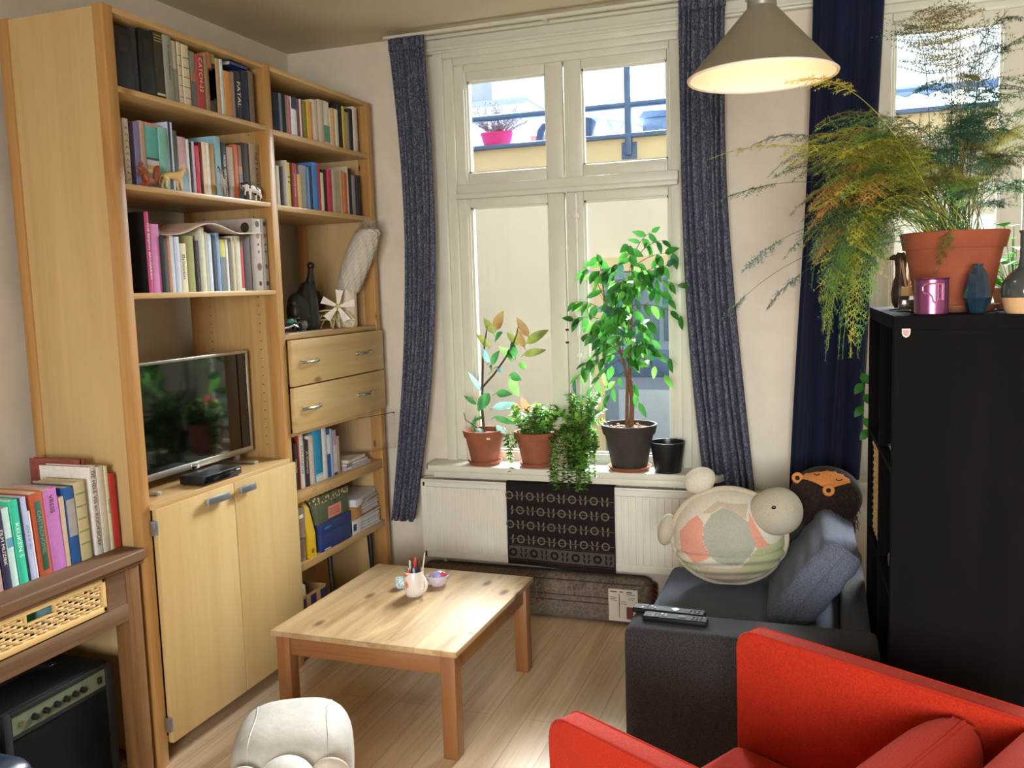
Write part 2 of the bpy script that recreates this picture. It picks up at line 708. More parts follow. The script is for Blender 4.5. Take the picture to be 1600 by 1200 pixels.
# dark unseen brick skin, added to cut light bounced across the yard
mbk, nt, b = new_mat('bounce_cut_brick')
bk = nt.nodes.new('ShaderNodeTexBrick')
nt.links.new(coords(nt, (1, 1, 1), 'Object', (math.pi / 2, 0, 0)), bk.inputs['Vector'])
bk.inputs['Scale'].default_value = 4.0
bk.inputs['Color1'].default_value = lin('4f3028')
bk.inputs['Color2'].default_value = lin('3f2a26')
bk.inputs['Mortar'].default_value = lin('5c5450')
nt.links.new(bk.outputs['Color'], b.inputs['Base Color'])
b.inputs['Roughness'].default_value = 0.9
w = MB()
for i in (0, 2, 4):
    w.box((xs[i] - (4 if i == 0 else 0), yy1 + 0.001, -0.4), (xs[i + 1] + (4 if i == 4 else 0), yy1 + 0.06, 3.1))
for (a, c) in WIN:
    w.box((a, yy1 + 0.001, -0.4), (c, yy1 + 0.06, WZ0))
    w.box((a, yy1 + 0.001, WZ1), (c, yy1 + 0.06, 3.1))
struct('bounce_cut_skin', w, mbk)
w = MB()
w.box((XL, YB - 0.12, 0), (-0.7, YB, ZC)).box((1.7, YB - 0.12, 0), (XR, YB, ZC))
w.box((-0.7, YB - 0.12, 0), (1.7, YB, 0.75)).box((-0.7, YB - 0.12, 2.25), (1.7, YB, ZC))
struct('wall_back', w, M['wall'])


def window_unit(name, x0):
    """casing, two fanlights over two casements; x0 is the left edge of the wall opening"""
    o = x0 + 1.79          # pane layout measured on the first window
    f = MB()
    # stepped casing boards around the opening
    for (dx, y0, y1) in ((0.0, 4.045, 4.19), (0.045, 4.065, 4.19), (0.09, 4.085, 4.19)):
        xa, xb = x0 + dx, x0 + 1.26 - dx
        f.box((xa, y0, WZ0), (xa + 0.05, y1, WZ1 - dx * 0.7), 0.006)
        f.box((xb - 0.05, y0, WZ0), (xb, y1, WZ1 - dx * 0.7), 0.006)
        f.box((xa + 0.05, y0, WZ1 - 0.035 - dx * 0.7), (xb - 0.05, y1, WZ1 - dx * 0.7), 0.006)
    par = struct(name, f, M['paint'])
    # transom
    struct('transom', MB().box((x0 + 0.1, 4.05, 2.018), (x0 + 1.16, 4.18, 2.074), 0.006).box((x0 + 0.1, 4.03, 2.006), (x0 + 1.16, 4.06, 2.03), 0.005), M['paint'], par)
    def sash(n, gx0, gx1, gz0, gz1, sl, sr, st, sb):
        s = MB()
        y0, y1 = 4.092, 4.15
        s.box((gx0 - sl, y0, gz0 - sb), (gx0, y1, gz1 + st), 0.005)
        s.box((gx1, y0, gz0 - sb), (gx1 + sr, y1, gz1 + st), 0.005)
        s.box((gx0, y0, gz1), (gx1, y1, gz1 + st), 0.005)
        s.box((gx0, y0, gz0 - sb), (gx1, y1, gz0), 0.005)
        # glazing bead
        for (a, c) in (((gx0, 4.108, gz0), (gx0 + 0.008, 4.125, gz1)), ((gx1 - 0.008, 4.108, gz0), (gx1, 4.125, gz1)),
                       ((gx0, 4.108, gz0), (gx1, 4.125, gz0 + 0.008)), ((gx0, 4.108, gz1 - 0.008), (gx1, 4.125, gz1))):
            s.box(a, c)
        so = struct(n, s, M['paint'], par)
        struct('pane', MB().box((gx0 - 0.003, 4.128, gz0 - 0.003), (gx1 + 0.003, 4.132, gz1 + 0.003)), M['glass'], so)
        return so
    L0, L1, R0, R1 = o - 1.640, o - 1.246, o - 1.073, o - 0.681
    sash('fanlight', L0, L1, 2.131, 2.560, 0.06, 0.083, 0.075, 0.058)
    sash('fanlight', R0, R1, 2.131, 2.560, 0.083, 0.06, 0.075, 0.058)
    sash('casement', L0, L1, 0.776, 1.967, 0.06, 0.080, 0.045, 0.055)
    sash('casement', R0, R1, 0.776, 1.967, 0.086, 0.06, 0.045, 0.055)
    # espagnolette bolt on the meeting stile
    bx = o - 1.105
    e = MB().tube([(bx, 4.078, 0.80), (bx, 4.078, 2.0)], 0.006, 8)
    for z in (0.86, 1.25, 1.48, 1.9):
        e.box((bx - 0.014, 4.074, z - 0.012), (bx + 0.014, 4.094, z + 0.012), 0.003)
    e.box((bx - 0.013, 4.06, 1.36), (bx + 0.013, 4.09, 1.46), 0.004)
    e.tube([(bx, 4.055, 1.44), (bx + 0.004, 4.045, 1.42), (bx + 0.006, 4.043, 1.34)], 0.007, 8)
    struct('window_bolt', e, M['white'], par)
    # keyhole marks on the stile
    k = MB()
    for z in (1.31, 1.37):
        k.cbox((bx - 0.062, 4.0915, z), (0.016, 0.002, 0.010))
    struct('keyhole', k, M['black'], par)
    return par


window_unit('window_1', WIN[0][0])
window_unit('window_2', WIN[1][0])
# unseen back window, added to let fill light into the room
f = MB()
for xa in (-0.7, 0.46, 1.62):
    f.box((xa, YB - 0.10, 0.75), (xa + 0.08, YB - 0.02, 2.25), 0.004)
for za in (0.75, 2.17):
    f.box((-0.7, YB - 0.10, za), (1.7, YB - 0.02, za + 0.08), 0.004)
wb = struct('fill_window', f, M['paint'])
struct('pane', MB().box((-0.62, YB - 0.062, 0.83), (0.46, YB - 0.058, 2.17)).box((0.54, YB - 0.062, 0.83), (1.62, YB - 0.058, 2.17)), M['glass'], wb)

# sills, top board with moulding, baseboards
for i, (a, c) in enumerate(WIN):
    s = MB()
    x0, x1 = a - 0.075, c + 0.11
    y0 = 3.905
    s.prism([(x0 + 0.03, y0), (x1 - 0.03, y0), (x1, y0 + 0.05), (x1, 4.075), (c, 4.075), (c, 4.10), (a, 4.10), (a, 4.075), (x0, 4.075), (x0, y0 + 0.05)], 'z', 0.700, 0.732, 0.006)
    s.box((x0 + 0.05, 3.925, 0.668), (x1 - 0.05, 4.072, 0.701), 0.006)
    struct('trim_%d' % (i + 1), s, M['paint'])
s = MB()
s.box((-1.98, 4.035, 2.69), (1.6, 4.072, 2.788), 0.004).box((-1.98, 4.01, 2.752), (1.6, 4.04, 2.788), 0.006).box((-1.98, 4.02, 2.70), (1.6, 4.04, 2.716), 0.004)
struct('trim_3', s, M['paint'])
struct('baseboard_front', MB().box((XL, YF - 0.014, 0), (XR, YF + 0.001, 0.09), 0.003), M['paint'])
struct('baseboard_left', MB().box((XL - 0.001, YB, 0), (XL + 0.014, YF - 0.014, 0.09), 0.003), M['paint'])

# ================================================================== bookcase with two bays
XF, XB = -2.105, -2.535
bc = thing('bookcase', 'tall golden pine two-bay bookcase with doors and drawers along the left wall', 'bookcase', (-2.32, 3.14, 0))
HB = 2.488
for (ya, yb_, dep) in ((2.283, 2.326, 0.042), (3.121, 3.163, 0.06), (3.956, 3.998, 0.06)):
    for (xa, xb) in ((XF - dep, XF), (XB, XB + dep)):
        MB().box((xa, ya, 0), (xb, yb_, HB), 0.003).build('post', M['post'] if True else 0, bc)
MB().box((XB + 0.03, 2.290, 0.05), (XF - 0.038, 2.318, HB - 0.004)).build('side_panel', M['panel'], bc)
p = MB().box((XB + 0.055, 3.128, 0.05), (XF - 0.055, 3.156, HB - 0.004))
p.build('side_panel', M['pine'], bc)
MB().box((XB + 0.055, 3.963, 0.05), (XF - 0.055, 3.991, HB - 0.004)).build('side_panel', M['panel'], bc)
# dowel holes on the inner uprights
hd = MB()
for k in range(40):
    z = 0.96 + k * 0.036
    for x in (-2.20, -2.44):
        hd.disc((x, 3.1275, z), (0, -1, 0), 0.0028, 8)
hd.build('shelf_pin_hole', flat('3c2410', 0.9), bc, smooth=0, recalc=False)


def shelf(y0, y1, zt, th=0.019, xf=XF - 0.003, mat=None):
    return MB().box((XB + 0.01, y0, zt - th), (xf, y1, zt), 0.0025).build('shelf', mat or M['pine_y'], bc)


for z in (2.247, 1.946, 1.598):
    shelf(2.322, 3.123, z)
shelf(2.318, 3.121, HB, 0.02).name = 'top_board'
shelf(2.322, 3.123, 0.905, 0.02, XF + 0.015).name = 'counter'
for z in (2.240, 1.941):
    shelf(3.161, 3.958, z, 0.022)
shelf(3.163, 3.958, HB, 0.02).name = 'top_board'
shelf(3.161, 3.958, 0.742, 0.045)
shelf(3.161, 3.958, 0.433, 0.033)
shelf(3.161, 3.958, 1.413, 0.022)
MB().box((XB + 0.06, 2.32, 0.06), (XF - 0.03, 3.13, 0.082)).build('cabinet_floor', M['panel'], bc)
MB().box((XF - 0.16, 2.326, 0.0), (XF - 0.145, 3.123, 0.07)).build('gap_shade_board', flat('2e2118', 0.8), bc)  # dark board painting the shadow in the gap under the doors
# doors
for (ya, yb_, hy0, hy1, hg) in ((2.329, 2.740, 2.561, 2.684, 2.329), (2.745, 3.153, 2.718, 2.843, None)):
    d = MB().box((XF + 0.001, ya, 0.077), (XF + 0.020, yb_, 0.886), 0.0025).build('door', M['door'], bc)
    h = MB()
    hy0, hy1 = max(hy0, ya + 0.006), hy1
    h.box((XF + 0.032, hy0, 0.842), (XF + 0.046, hy1, 0.868), 0.003)
    for q in (hy0 + 0.012, hy1 - 0.022):
        h.box((XF + 0.018, q, 0.848), (XF + 0.036, q + 0.01, 0.862))
    h.build('handle', M['steel'], d)
    if hg:
        for z in (0.12, 0.80):
            MB().box((XF + 0.002, hg - 0.014, z), (XF + 0.022, hg + 0.002, z + 0.05), 0.002).build('hinge', M['steel'], d)
# drawers
for (z0, z1) in ((1.196, 1.389), (1.002, 1.191)):
    d = MB().box((XF + 0.001, 3.170, z0), (XF + 0.021, 3.976, z1), 0.003).box((XB + 0.08, 3.20, z0 + 0.01), (XF + 0.002, 3.94, z1 - 0.03)).build('drawer', M['drawer'], bc)
    zc = (z0 + z1) / 2
    for (ya, yb_) in ((3.229, 3.362), (3.703, 3.830)):
        h = MB()
        pts = []
        for k in range(13):
            t = k / 12
            pts.append((XF + 0.024 + 0.022 * math.sin(math.pi * t) ** 0.5, ya + (yb_ - ya) * t, zc))
        h.tube(pts, [0.0075 - 0.002 * math.sin(math.pi * k / 12) for k in range(13)], 10)
        for y in (ya, yb_):
            h.lathe([(0, 0), (0.010, 0), (0.009, 0.008), (0, 0.008)], (XF + 0.020, y, zc), 12, Matrix.Rotation(math.pi / 2, 4, 'Y'))
        h.build('handle', M['chrome'], d)
MB().box((XB + 0.07, 3.166, 0.985), (XF - 0.002, 3.958, 1.0)).build('drawer_rail', M['pine_y'], bc)

# ================================================================== television and set-top box
tv = thing('television', 'silver framed flat television standing on the bookcase counter', 'television', (-2.26, 2.73, 0.905))
TY0, TY1, TZ0, TZ1 = 2.375, 3.088, 0.940, 1.358
x = -2.25
MB().box((x - 0.055, TY0 + 0.01, TZ0 + 0.01), (x - 0.004, TY1 - 0.01, TZ1 - 0.01), 0.008).build('back_shell', M['black'], tv)
f = MB()
f.box((x - 0.012, TY0, TZ0), (x + 0.010, TY1, TZ0 + 0.024), 0.003).box((x - 0.012, TY0, TZ1 - 0.012), (x + 0.010, TY1, TZ1), 0.003)
f.box((x - 0.012, TY0, TZ0 + 0.02), (x + 0.010, TY0 + 0.012, TZ1 - 0.01), 0.003).box((x - 0.012, TY1 - 0.012, TZ0 + 0.02), (x + 0.010, TY1, TZ1 - 0.01), 0.003)
f.build('frame', M['silver'], tv)
mscr = flat('050607', 0.06, 0, 0.1, coat=0.3)
MB().box((x - 0.004, TY0 + 0.012, TZ0 + 0.024), (x + 0.006, TY1 - 0.012, TZ1 - 0.012)).build('screen', mscr, tv)
MB().box((x + 0.006, 2.70, TZ0 - 0.002), (x + 0.014, 2.745, TZ0 + 0.02), 0.002).build('sensor_bar', M['chrome'], tv)
for y in (2.44, 3.0):
    MB().box((x - 0.09, y - 0.012, 0.905), (x + 0.085, y + 0.012, 0.918), 0.003).box((x - 0.02, y - 0.012, 0.915), (x - 0.002, y + 0.012, 0.944), 0.002).build('foot', M['silver'], tv)

sb = thing('set_top_box', 'black set-top box in front of the television', 'set-top box', (-2.145, 2.70, 0.905))
MB().box((-2.20, 2.585, 0.909), (-2.095, 2.80, 0.942), 0.004).build('case', M['black'], sb)
MB().box((-2.0955, 2.585, 0.912), (-2.092, 2.80, 0.939), 0.001).build('front_panel', M['black_gloss'], sb)
MB().box((-2.0925, 2.77, 0.930), (-2.0912, 2.792, 0.933)).build('white_mark', M['white'], sb)  # small white mark on the front, in place of lettering
for (xx, y) in ((-2.19, 2.60), (-2.19, 2.79), (-2.105, 2.60), (-2.105, 2.79)):
    MB().lathe([(0, 0), (0.006, 0), (0.006, 0.006), (0, 0.006)], (xx, y, 0.905), 10).build('rubber_foot', M['black'], sb)

# ================================================================== coffee table
ct = thing('coffee_table', 'low square pine coffee table in the middle of the floor', 'coffee table', (-1.508, 3.010, 0), math.radians(-0.7))
TW, TD, TH = 0.725, 0.800, 0.387
MB().box((-TW / 2, -TD / 2, TH - 0.021), (TW / 2, TD / 2, TH), 0.003).build('table_top', M['table_top'], ct, local=True)
for sx in (-1, 1):
    for sy in (-1, 1):
        cx, cy = sx * (TW / 2 - 0.040), sy * (TD / 2 - 0.040)
        MB().box((cx - 0.027, cy - 0.027, 0), (cx + 0.027, cy + 0.027, TH - 0.021), 0.003).build('leg', M['table_leg'], ct, local=True)
for sy in (-1, 1):
    cy = sy * (TD / 2 - 0.036)
    MB().box((-TW / 2 + 0.066, cy - 0.011, TH - 0.094), (TW / 2 - 0.066, cy + 0.011, TH - 0.021), 0.002).build('apron', M['table_apron'], ct, local=True)
for sx in (-1, 1):
    cx = sx * (TW / 2 - 0.036)
    MB().box((cx - 0.011, -TD / 2 + 0.066, TH - 0.094), (cx + 0.011, TD / 2 - 0.066, TH - 0.021), 0.002).build('apron', M['table_apron_y'], ct, local=True)

# ================================================================== sideboard with wicker drawers
sd = thing('sideboard', 'brown wooden sideboard with a wicker drawer against the left wall', 'sideboard', (-2.34, 1.73, 0))
MB().box((-2.585, 1.17, 0.737), (-2.090, 2.275, 0.772), 0.006, 3).box((-2.575, 1.185, 0.725), (-2.100, 2.265, 0.738), 0.003).build('top', M['walnut_y'], sd)
for (xa, xb) in ((-2.575, -2.52), (-2.165, -2.108)):
    for (ya, yb_) in ((1.19, 1.25), (2.198, 2.258)):
        MB().box((xa, ya, 0), (xb, yb_, 0.726), 0.003).build('leg', M['walnut'], sd)
fz = MB().box((-2.13, 1.25, 0.556), (-2.108, 2.20, 0.612), 0.002).box((-2.13, 2.118, 0.612), (-2.110, 2.20, 0.726)).box((-2.13, 1.25, 0.612), (-2.110, 1.30, 0.726))
fz.build('front_rail', M['walnut_y'], sd)
MB().box((-2.55, 1.20, 0.556), (-2.13, 1.222, 0.726)).box((-2.55, 2.228, 0.556), (-2.13, 2.250, 0.726)).build('side_rail', M['walnut_y'], sd)
MB().box((-2.572, 1.25, 0.06), (-2.56, 2.20, 0.726)).build('back_panel', M['walnut'], sd)
# wicker drawer
BY0, BY1, BZ0, BZ1 = 1.31, 2.114, 0.617, 0.731
d = MB()
xw = -2.113
d.box((xw - 0.012, BY0, BZ1 - 0.022), (xw + 0.006, BY1, BZ1), 0.004).box((xw - 0.012, BY0, BZ0), (xw + 0.006, BY1, BZ0 + 0.020), 0.004)
d.box((xw - 0.012, BY0, BZ0), (xw + 0.006, BY0 + 0.018, BZ1), 0.004).box((xw - 0.012, BY1 - 0.018, BZ0), (xw + 0.006, BY1, BZ1), 0.004)
d.box((xw - 0.37, BY0, BZ0), (xw - 0.36, BY1, BZ1 - 0.02)).box((xw - 0.37, BY0, BZ0), (xw, BY1, BZ0 + 0.006))
HY0, HY1, HZ0 = 1.822, 1.918, 0.684
for y in (HY0 - 0.006, HY1):
    d.box((xw - 0.008, y, HZ0 - 0.005), (xw + 0.006, y + 0.006, BZ1 - 0.02), 0.002)
d.box((xw - 0.008, HY0 - 0.006, HZ0 - 0.006), (xw + 0.006, HY1 + 0.006, HZ0), 0.002)
dr = d.build('wicker_drawer', M['wicker_frame'], sd)
wv = MB()
nst = 50
stake = [(BY0 + 0.03 + (BY1 - BY0 - 0.06) * k / nst) for k in range(nst + 1)]
rows_z = [BZ0 + 0.024 + k * 0.0092 for k in range(8)]
for ri, z in enumerate(rows_z):
    segs = [(BY0 + 0.016, BY1 - 0.016)]
    if z > HZ0 - 0.004:
        segs = [(BY0 + 0.016, HY0 - 0.004), (HY1 + 0.004, BY1 - 0.016)]
    for (a, c) in segs:
        pts = []
        n = max(4, int((c - a) / 0.008))
        for k in range(n + 1):
            y = a + (c - a) * k / n
            ph = (y - BY0) / 0.020 * math.pi + ri * math.pi
            pts.append((xw - 0.001 + 0.0042 * math.sin(ph), y, z + 0.0012 * math.sin(ph * 0.37 + ri)))
        wv.tube(pts, 0.0039, 6)
for y in [BY0 + 0.020 + k * 0.020 for k in range(48)]:
    if y > BY1 - 0.02:
        break
    top = BZ1 - 0.02 if not (HY0 - 0.004 < y < HY1 + 0.004) else HZ0
    wv.tube([(xw - 0.001, y, BZ0 + 0.018), (xw - 0.001, y, top)], 0.0022, 5)
wv.build('weave', M['wicker'], dr)
for (nm, cc, y0, y1, lab) in (('towel', '2f7a45', 1.80, 1.885, 'folded green cloth seen through the handle hole of the wicker drawer'), ('towel', '8fc3d6', 1.887, 1.95, 'folded pale blue cloth seen through the handle hole of the wicker drawer')):
    tag(MB().box((xw - 0.20, y0, BZ0 + 0.008), (xw - 0.03, y1, 0.712), 0.012, 3).build(nm, fabric('cloth_' + cc, cc, cc), None, (xw - 0.1, y0, BZ0)), lab, 'cloth')

# ================================================================== guitar amplifier under the sideboard
am = thing('guitar_amplifier', 'black guitar amplifier with a pale control strip under the sideboard', 'amplifier', (-2.33, 1.98, 0))
AX = -2.165
am_m = flat('141416', 0.7, 0, 0.35, 120, 0.4, 0.3)
MB().box((-2.50, 1.765, 0.012), (AX - 0.012, 2.172, 0.43), 0.012, 3).build('cabinet', am_m, am)
fr = MB().box((AX - 0.014, 1.765, 0.012), (AX, 1.792, 0.43), 0.005).box((AX - 0.014, 2.145, 0.012), (AX, 2.172, 0.43), 0.005)
fr.box((AX - 0.014, 1.79, 0.412), (AX, 2.147, 0.43), 0.004).box((AX - 0.014, 1.79, 0.012), (AX, 2.147, 0.032), 0.004).box((AX - 0.014, 1.79, 0.345), (AX - 0.004, 2.147, 0.356))
fr.build('front_frame', am_m, am)
MB().box((AX - 0.013, 1.792, 0.032), (AX - 0.008, 2.145, 0.346)).build('speaker_grille', flat('0d0d0f', 0.95, 0, 0.6, 400, 0.2, 0.8), am)
cp = MB().box((AX - 0.012, 1.796, 0.357), (AX - 0.005, 2.142, 0.411)).build('control_panel', flat('66725c', 0.45, 0.2, 0.08), am)
for k, y in enumerate((1.87, 1.91, 1.95, 1.985, 2.02, 2.05)):
    kk = MB().lathe([(0, 0), (0.0105, 0), (0.009, 0.012), (0, 0.013)], (AX - 0.005, y, 0.383), 16, Matrix.Rotation(math.pi / 2, 4, 'Y'))
    kk.build('knob', M['black_gloss'] if k % 2 else M['black'], cp)
MB().lathe([(0, 0), (0.008, 0), (0.008, 0.003), (0, 0.003)], (AX - 0.005, 1.825, 0.383), 16, Matrix.Rotation(math.pi / 2, 4, 'Y')).build('jack_socket', M['chrome'], cp)
MB().box((AX - 0.005, 2.11, 0.372), (AX + 0.001, 2.124, 0.394), 0.001).build('power_switch', M['black_gloss'], cp)
hp = [( -2.33, 1.86 + 0.22 * k / 8, 0.432 + 0.02 * math.sin(math.pi * k / 8)) for k in range(9)]
hm = MB()
hm.tube(hp, 0.011, 8)
hm.build('carry_handle', am_m, am)
for y in (1.86, 2.08):
    MB().box((-2.35, y - 0.014, 0.43), (-2.31, y + 0.014, 0.437), 0.002).build('handle_bracket', M['chrome'], am)
for (xx, y) in ((-2.46, 1.80), (-2.46, 2.14), (-2.20, 1.80), (-2.20, 2.14)):
    MB().lathe([(0, 0), (0.014, 0), (0.012, 0.013), (0, 0.013)], (xx, y, 0), 10).build('rubber_foot', M['black'], am)

# dark blue case at the very edge
bs = thing('equipment_case', 'dark blue hard case with rounded top in the bottom left corner', 'case', (-2.02, 1.50, 0))
mb = flat('1f2c3f', 0.35, 0, 0.2)
c = MB().box((-2.14, 1.30, 0.02), (-1.90, 1.655, 0.43), 0.06, 6)
c.build('shell', mb, bs)
c = MB()
c.prism([(1.300 + 0.0, 0.36), (1.659, 0.36), (1.659, 0.375), (1.300, 0.375)], 'x', -2.144, -1.896, 0.004)
c.build('seam_band', flat('0e141d', 0.4), bs)
MB().box((-1.899, 1.45, 0.33), (-1.890, 1.50, 0.40), 0.004).build('latch', M['black_gloss'], bs)
for (xx, y) in ((-2.1, 1.35), (-2.1, 1.60), (-1.94, 1.35), (-1.94, 1.60)):
    MB().lathe([(0, 0), (0.012, 0), (0.012, 0.024), (0, 0.024)], (xx, y, 0), 10).build('foot', M['black'], bs)

# ================================================================== radiator, cloth, rolled rug
RX0, RX1, RZ0, RZ1, RY = -1.905, -0.28, 0.250, 0.648, 3.966
rd = thing('radiator', 'white ribbed panel radiator under the window sill', 'radiator', ((RX0 + RX1) / 2, 4.02, 0.25))
mr = flat('dedad0', 0.35, 0, 0.03, 4)
g = MB()
n = int((RX1 - RX0 - 0.04) / 0.0333)
pts = []
xa = RX0 + 0.022
for k in range(n):
    x = xa + k * 0.0333
    pts += [(x, 0.0), (x + 0.0225, 0.0), (x + 0.0255, 0.0055), (x + 0.0303, 0.0055)]
pts.append((RX1 - 0.02, 0.0))
zz = [RZ0 + 0.035, RZ1 - 0.04]
vs, fs = [], []
for (x, dd) in pts:
    vs += [V(x, RY + dd, zz[0]), V(x, RY + dd, zz[1])]
for i in range(len(pts) - 1):
    fs.append((2 * i, 2 * i + 2, 2 * i + 3, 2 * i + 1))
g.add(vs, fs)
g.box((RX0, RY, RZ0), (RX1, RY + 0.012, zz[0]), 0.004).box((RX0, RY, zz[1]), (RX1, RY + 0.012, RZ1 - 0.012), 0.004)
g.box((RX0, RY, RZ0), (xa, RY + 0.012, RZ1 - 0.012), 0.003).box((RX1 - 0.02, RY, RZ0), (RX1, RY + 0.012, RZ1 - 0.012), 0.003)
g.box((RX0 + 0.01, RY + 0.008, RZ0 + 0.01), (RX1 - 0.01, RY + 0.012, RZ1 - 0.02))
g.build('front_panel', mr, rd, smooth=20)
for (xa_, xb_) in ((RX0 - 0.003, RX0 + 0.010), (RX1 - 0.010, RX1 + 0.003)):
    MB().box((xa_, RY - 0.001, RZ0 + 0.01), (xb_, RY + 0.075, RZ1), 0.003).build('side_cover', mr, rd)
g = MB()
for yy in (RY + 0.002, RY + 0.068):
    g.box((RX0, yy - 0.004, RZ1 - 0.012), (RX1, yy + 0.006, RZ1), 0.002)
for k in range(13):
    x = RX0 + 0.125 * k
    g.box((x, RY, RZ1 - 0.008), (x + 0.118, RY + 0.07, RZ1 - 0.004))
g.build('top_grille', mr, rd)
MB().box((RX0 + 0.005, RY + 0.062, RZ0), (RX1 - 0.005, RY + 0.072, RZ1 - 0.02)).build('rear_panel', mr, rd)
MB().tube([(RX0 + 0.10, RY + 0.04, RZ0 + 0.02), (RX0 + 0.10, RY + 0.04, 0.05), (RX0 + 0.10, RY + 0.09, 0.04)], 0.009, 8).build('pipe', mr, rd)
for x in (RX0 + 0.25, RX1 - 0.25):
    MB().box((x - 0.02, RY + 0.07, RZ0 + 0.05), (x + 0.02, YF - 0.001, RZ1 - 0.08)).build('wall_bracket', mr, rd)

# patterned cloth over the radiator: motifs are printed shapes within its one mesh
mtc = fabric('dark_printed_cloth', '241f20', '161213', 300, 0.9, 0.1, 0.3)
mto = flat('6b6152', 0.9, 0, 0.25, 120)
mtr = flat('5c2a2c', 0.9, 0, 0.25, 120)
mtg = flat('4a443e', 0.9, 0, 0.25, 120)
TX0, TX1, TZb = -1.452, -0.922, 0.252
cl = MB()


def cloth_y(x, z):
    return RY - 0.010 - 0.004 * math.sin((x + 1.2) * 16 + z * 3) * min(1, (0.66 - z) / 0.3) - 0.004 * (0.66 - z)


def cl_fn(u, v):
    x = TX0 + (TX1 - TX0) * u
    L = v * 0.60
    if L < 0.075:
        y = RY + 0.068 - L * 1.05
        return (x, y, 0.655 + 0.002 * math.sin(x * 30))
    L2 = L - 0.075
    a = min(1.0, L2 / 0.02)
    z = 0.655 - 0.012 * (1 - math.cos(a * math.pi / 2)) - max(0, L2 - 0.02) * 0.775
    z -= 0.012 * u * min(1, L2 * 2)
    return (x, cloth_y(x, z) if a >= 1 else (RY - 0.0107) * a + (RY - 0.0107 + 0.012) * (1 - a), z)


cl.sheet(cl_fn, 40, 50)
ZB = cl_fn(0.5, 1)[2]


def on_cloth(x, z, lift=0.0022):
    return V(x, cloth_y(x, z) - lift, z - 0.012 * (x - TX0) / (TX1 - TX0))


def ring(cx, cz, r0, r1, seg=14):
    vs, fs = [], []
    for k in range(seg):
        a = 2 * math.pi * k / seg
        for r in (r0, r1):
            vs.append(on_cloth(cx + math.cos(a) * r, cz + math.sin(a) * r))
    for k in range(seg):
        k2 = (k + 1) % seg
        fs.append((2 * k, 2 * k + 1, 2 * k2 + 1, 2 * k2))
    cl.add(vs, fs)


def blob(cx, cz, rx, rz, tilt=0.0, lift=0.0022, seg=8):
    vs = []
    for k in range(seg):
        a = 2 * math.pi * k / seg
        px, pz = math.cos(a) * rx, math.sin(a) * rz
        vs.append(on_cloth(cx + px * math.cos(tilt) - pz * math.sin(tilt), cz + px * math.sin(tilt) + pz * math.cos(tilt), lift))
    cl.add(vs, [tuple(range(seg))])


def bar(xa, xb, z, h, lift=0.0016):
    nn = 24
    vs, fs = [], []
    for k in range(nn + 1):
        x = xa + (xb - xa) * k / nn
        vs += [on_cloth(x, z, lift), on_cloth(x, z + h, lift)]
    for k in range(nn):
        fs.append((2 * k, 2 * k + 1, 2 * k + 3, 2 * k + 2))
    cl.add(vs, fs)


pit = 0.104
for r in range(4):
    zc = 0.590 - r * 0.071
    off = 0.0 if r % 2 == 0 else pit / 2
    cl.mi = 1
    bar(TX0 + 0.012, TX1 - 0.006, zc - 0.001, 0.002, 0.0012)
    for k in range(-1, 6):
        cx = TX0 + 0.016 + off + k * pit
        if TX0 + 0.016 < cx + 0.005 < TX1 - 0.02:
            ring(cx, zc, 0.0135, 0.020)
        lx = cx + pit / 2
        for q in (-0.012, 0.012):
            if TX0 + 0.012 < lx + q < TX1 - 0.014:
                for zz_ in (-0.012, 0.012):
                    blob(lx + q, zc + zz_, 0.0045, 0.0115, 0.25 if q < 0 else -0.25)
cl.mi = 2
for z in (0.3485, 0.273):
    for k in range(44):
        bar(TX0 + 0.012 + k * 0.0117, TX0 + 0.012 + k * 0.0117 + 0.006, z, 0.003)
cl.mi = 3
bar(TX0 + 0.008, TX1 - 0.006, 0.282, 0.061, 0.0010)
for k in range(5):
    cx = TX0 + 0.028 + k * pit
    cl.mi = 0
    blob(cx, 0.312, 0.021, 0.021, 0, 0.0020, 14)
    cl.mi = 3
    blob(cx, 0.312, 0.010, 0.010, 0, 0.0028, 10)
    cl.mi = 0
    for q in (-0.011, 0.011):
        for zz_ in (-0.012, 0.012):
            if cx + pit / 2 + q < TX1 - 0.012:
                blob(cx + pit / 2 + q, 0.312 + zz_, 0.0045, 0.012, 0.25 if q < 0 else -0.25)
o = cl.build('printed_cloth', [mtc, mto, mtr, mtg], None, (-1.187, 4.0, 0.45), smooth=60, recalc=False)
tag(o, 'dark printed cloth with ring and leaf motifs draped over the radiator', 'cloth')

# rolled rug
rg = thing('rolled_rug', 'folded taupe patterned rug lying along the wall under the radiator', 'rug', (-1.30, 3.99, 0))
mrg, nt, b = new_mat('faded_oriental_rug')
v = coords(nt)
vo = nt.nodes.new('ShaderNodeTexVoronoi')
vo.feature = 'DISTANCE_TO_EDGE'
vo.inputs['Scale'].default_value = 40
nt.links.new(mixc(nt, 0.12, v, noise(nt, v, 14, 3)), vo.inputs['Vector'])
line = ramp(nt, [(0.0, (1, 1, 1, 1)), (0.05, (0.6, 0.6, 0.6, 1)), (0.12, (0, 0, 0, 1))], vo.outputs['Distance'])
basec = ramp(nt, [(0.35, '544a43'), (0.5, '6c6056'), (0.65, '625a58')], noise(nt, v, 7, 4))
cc = mixc(nt, math_n(nt, 'MULTIPLY', line, 0.38), basec, lin('a08c6c'))
nt.links.new(cc, b.inputs['Base Color'])
b.inputs['Roughness'].default_value = 0.95
bump(nt, b, noise(nt, v, 300, 2), 0.6, 0.002)
MB().box((-1.92, 3.928, 0.003), (-0.757, 4.050, 0.222), 0.045, 6).build('rug_roll', mrg, rg)
g = MB()
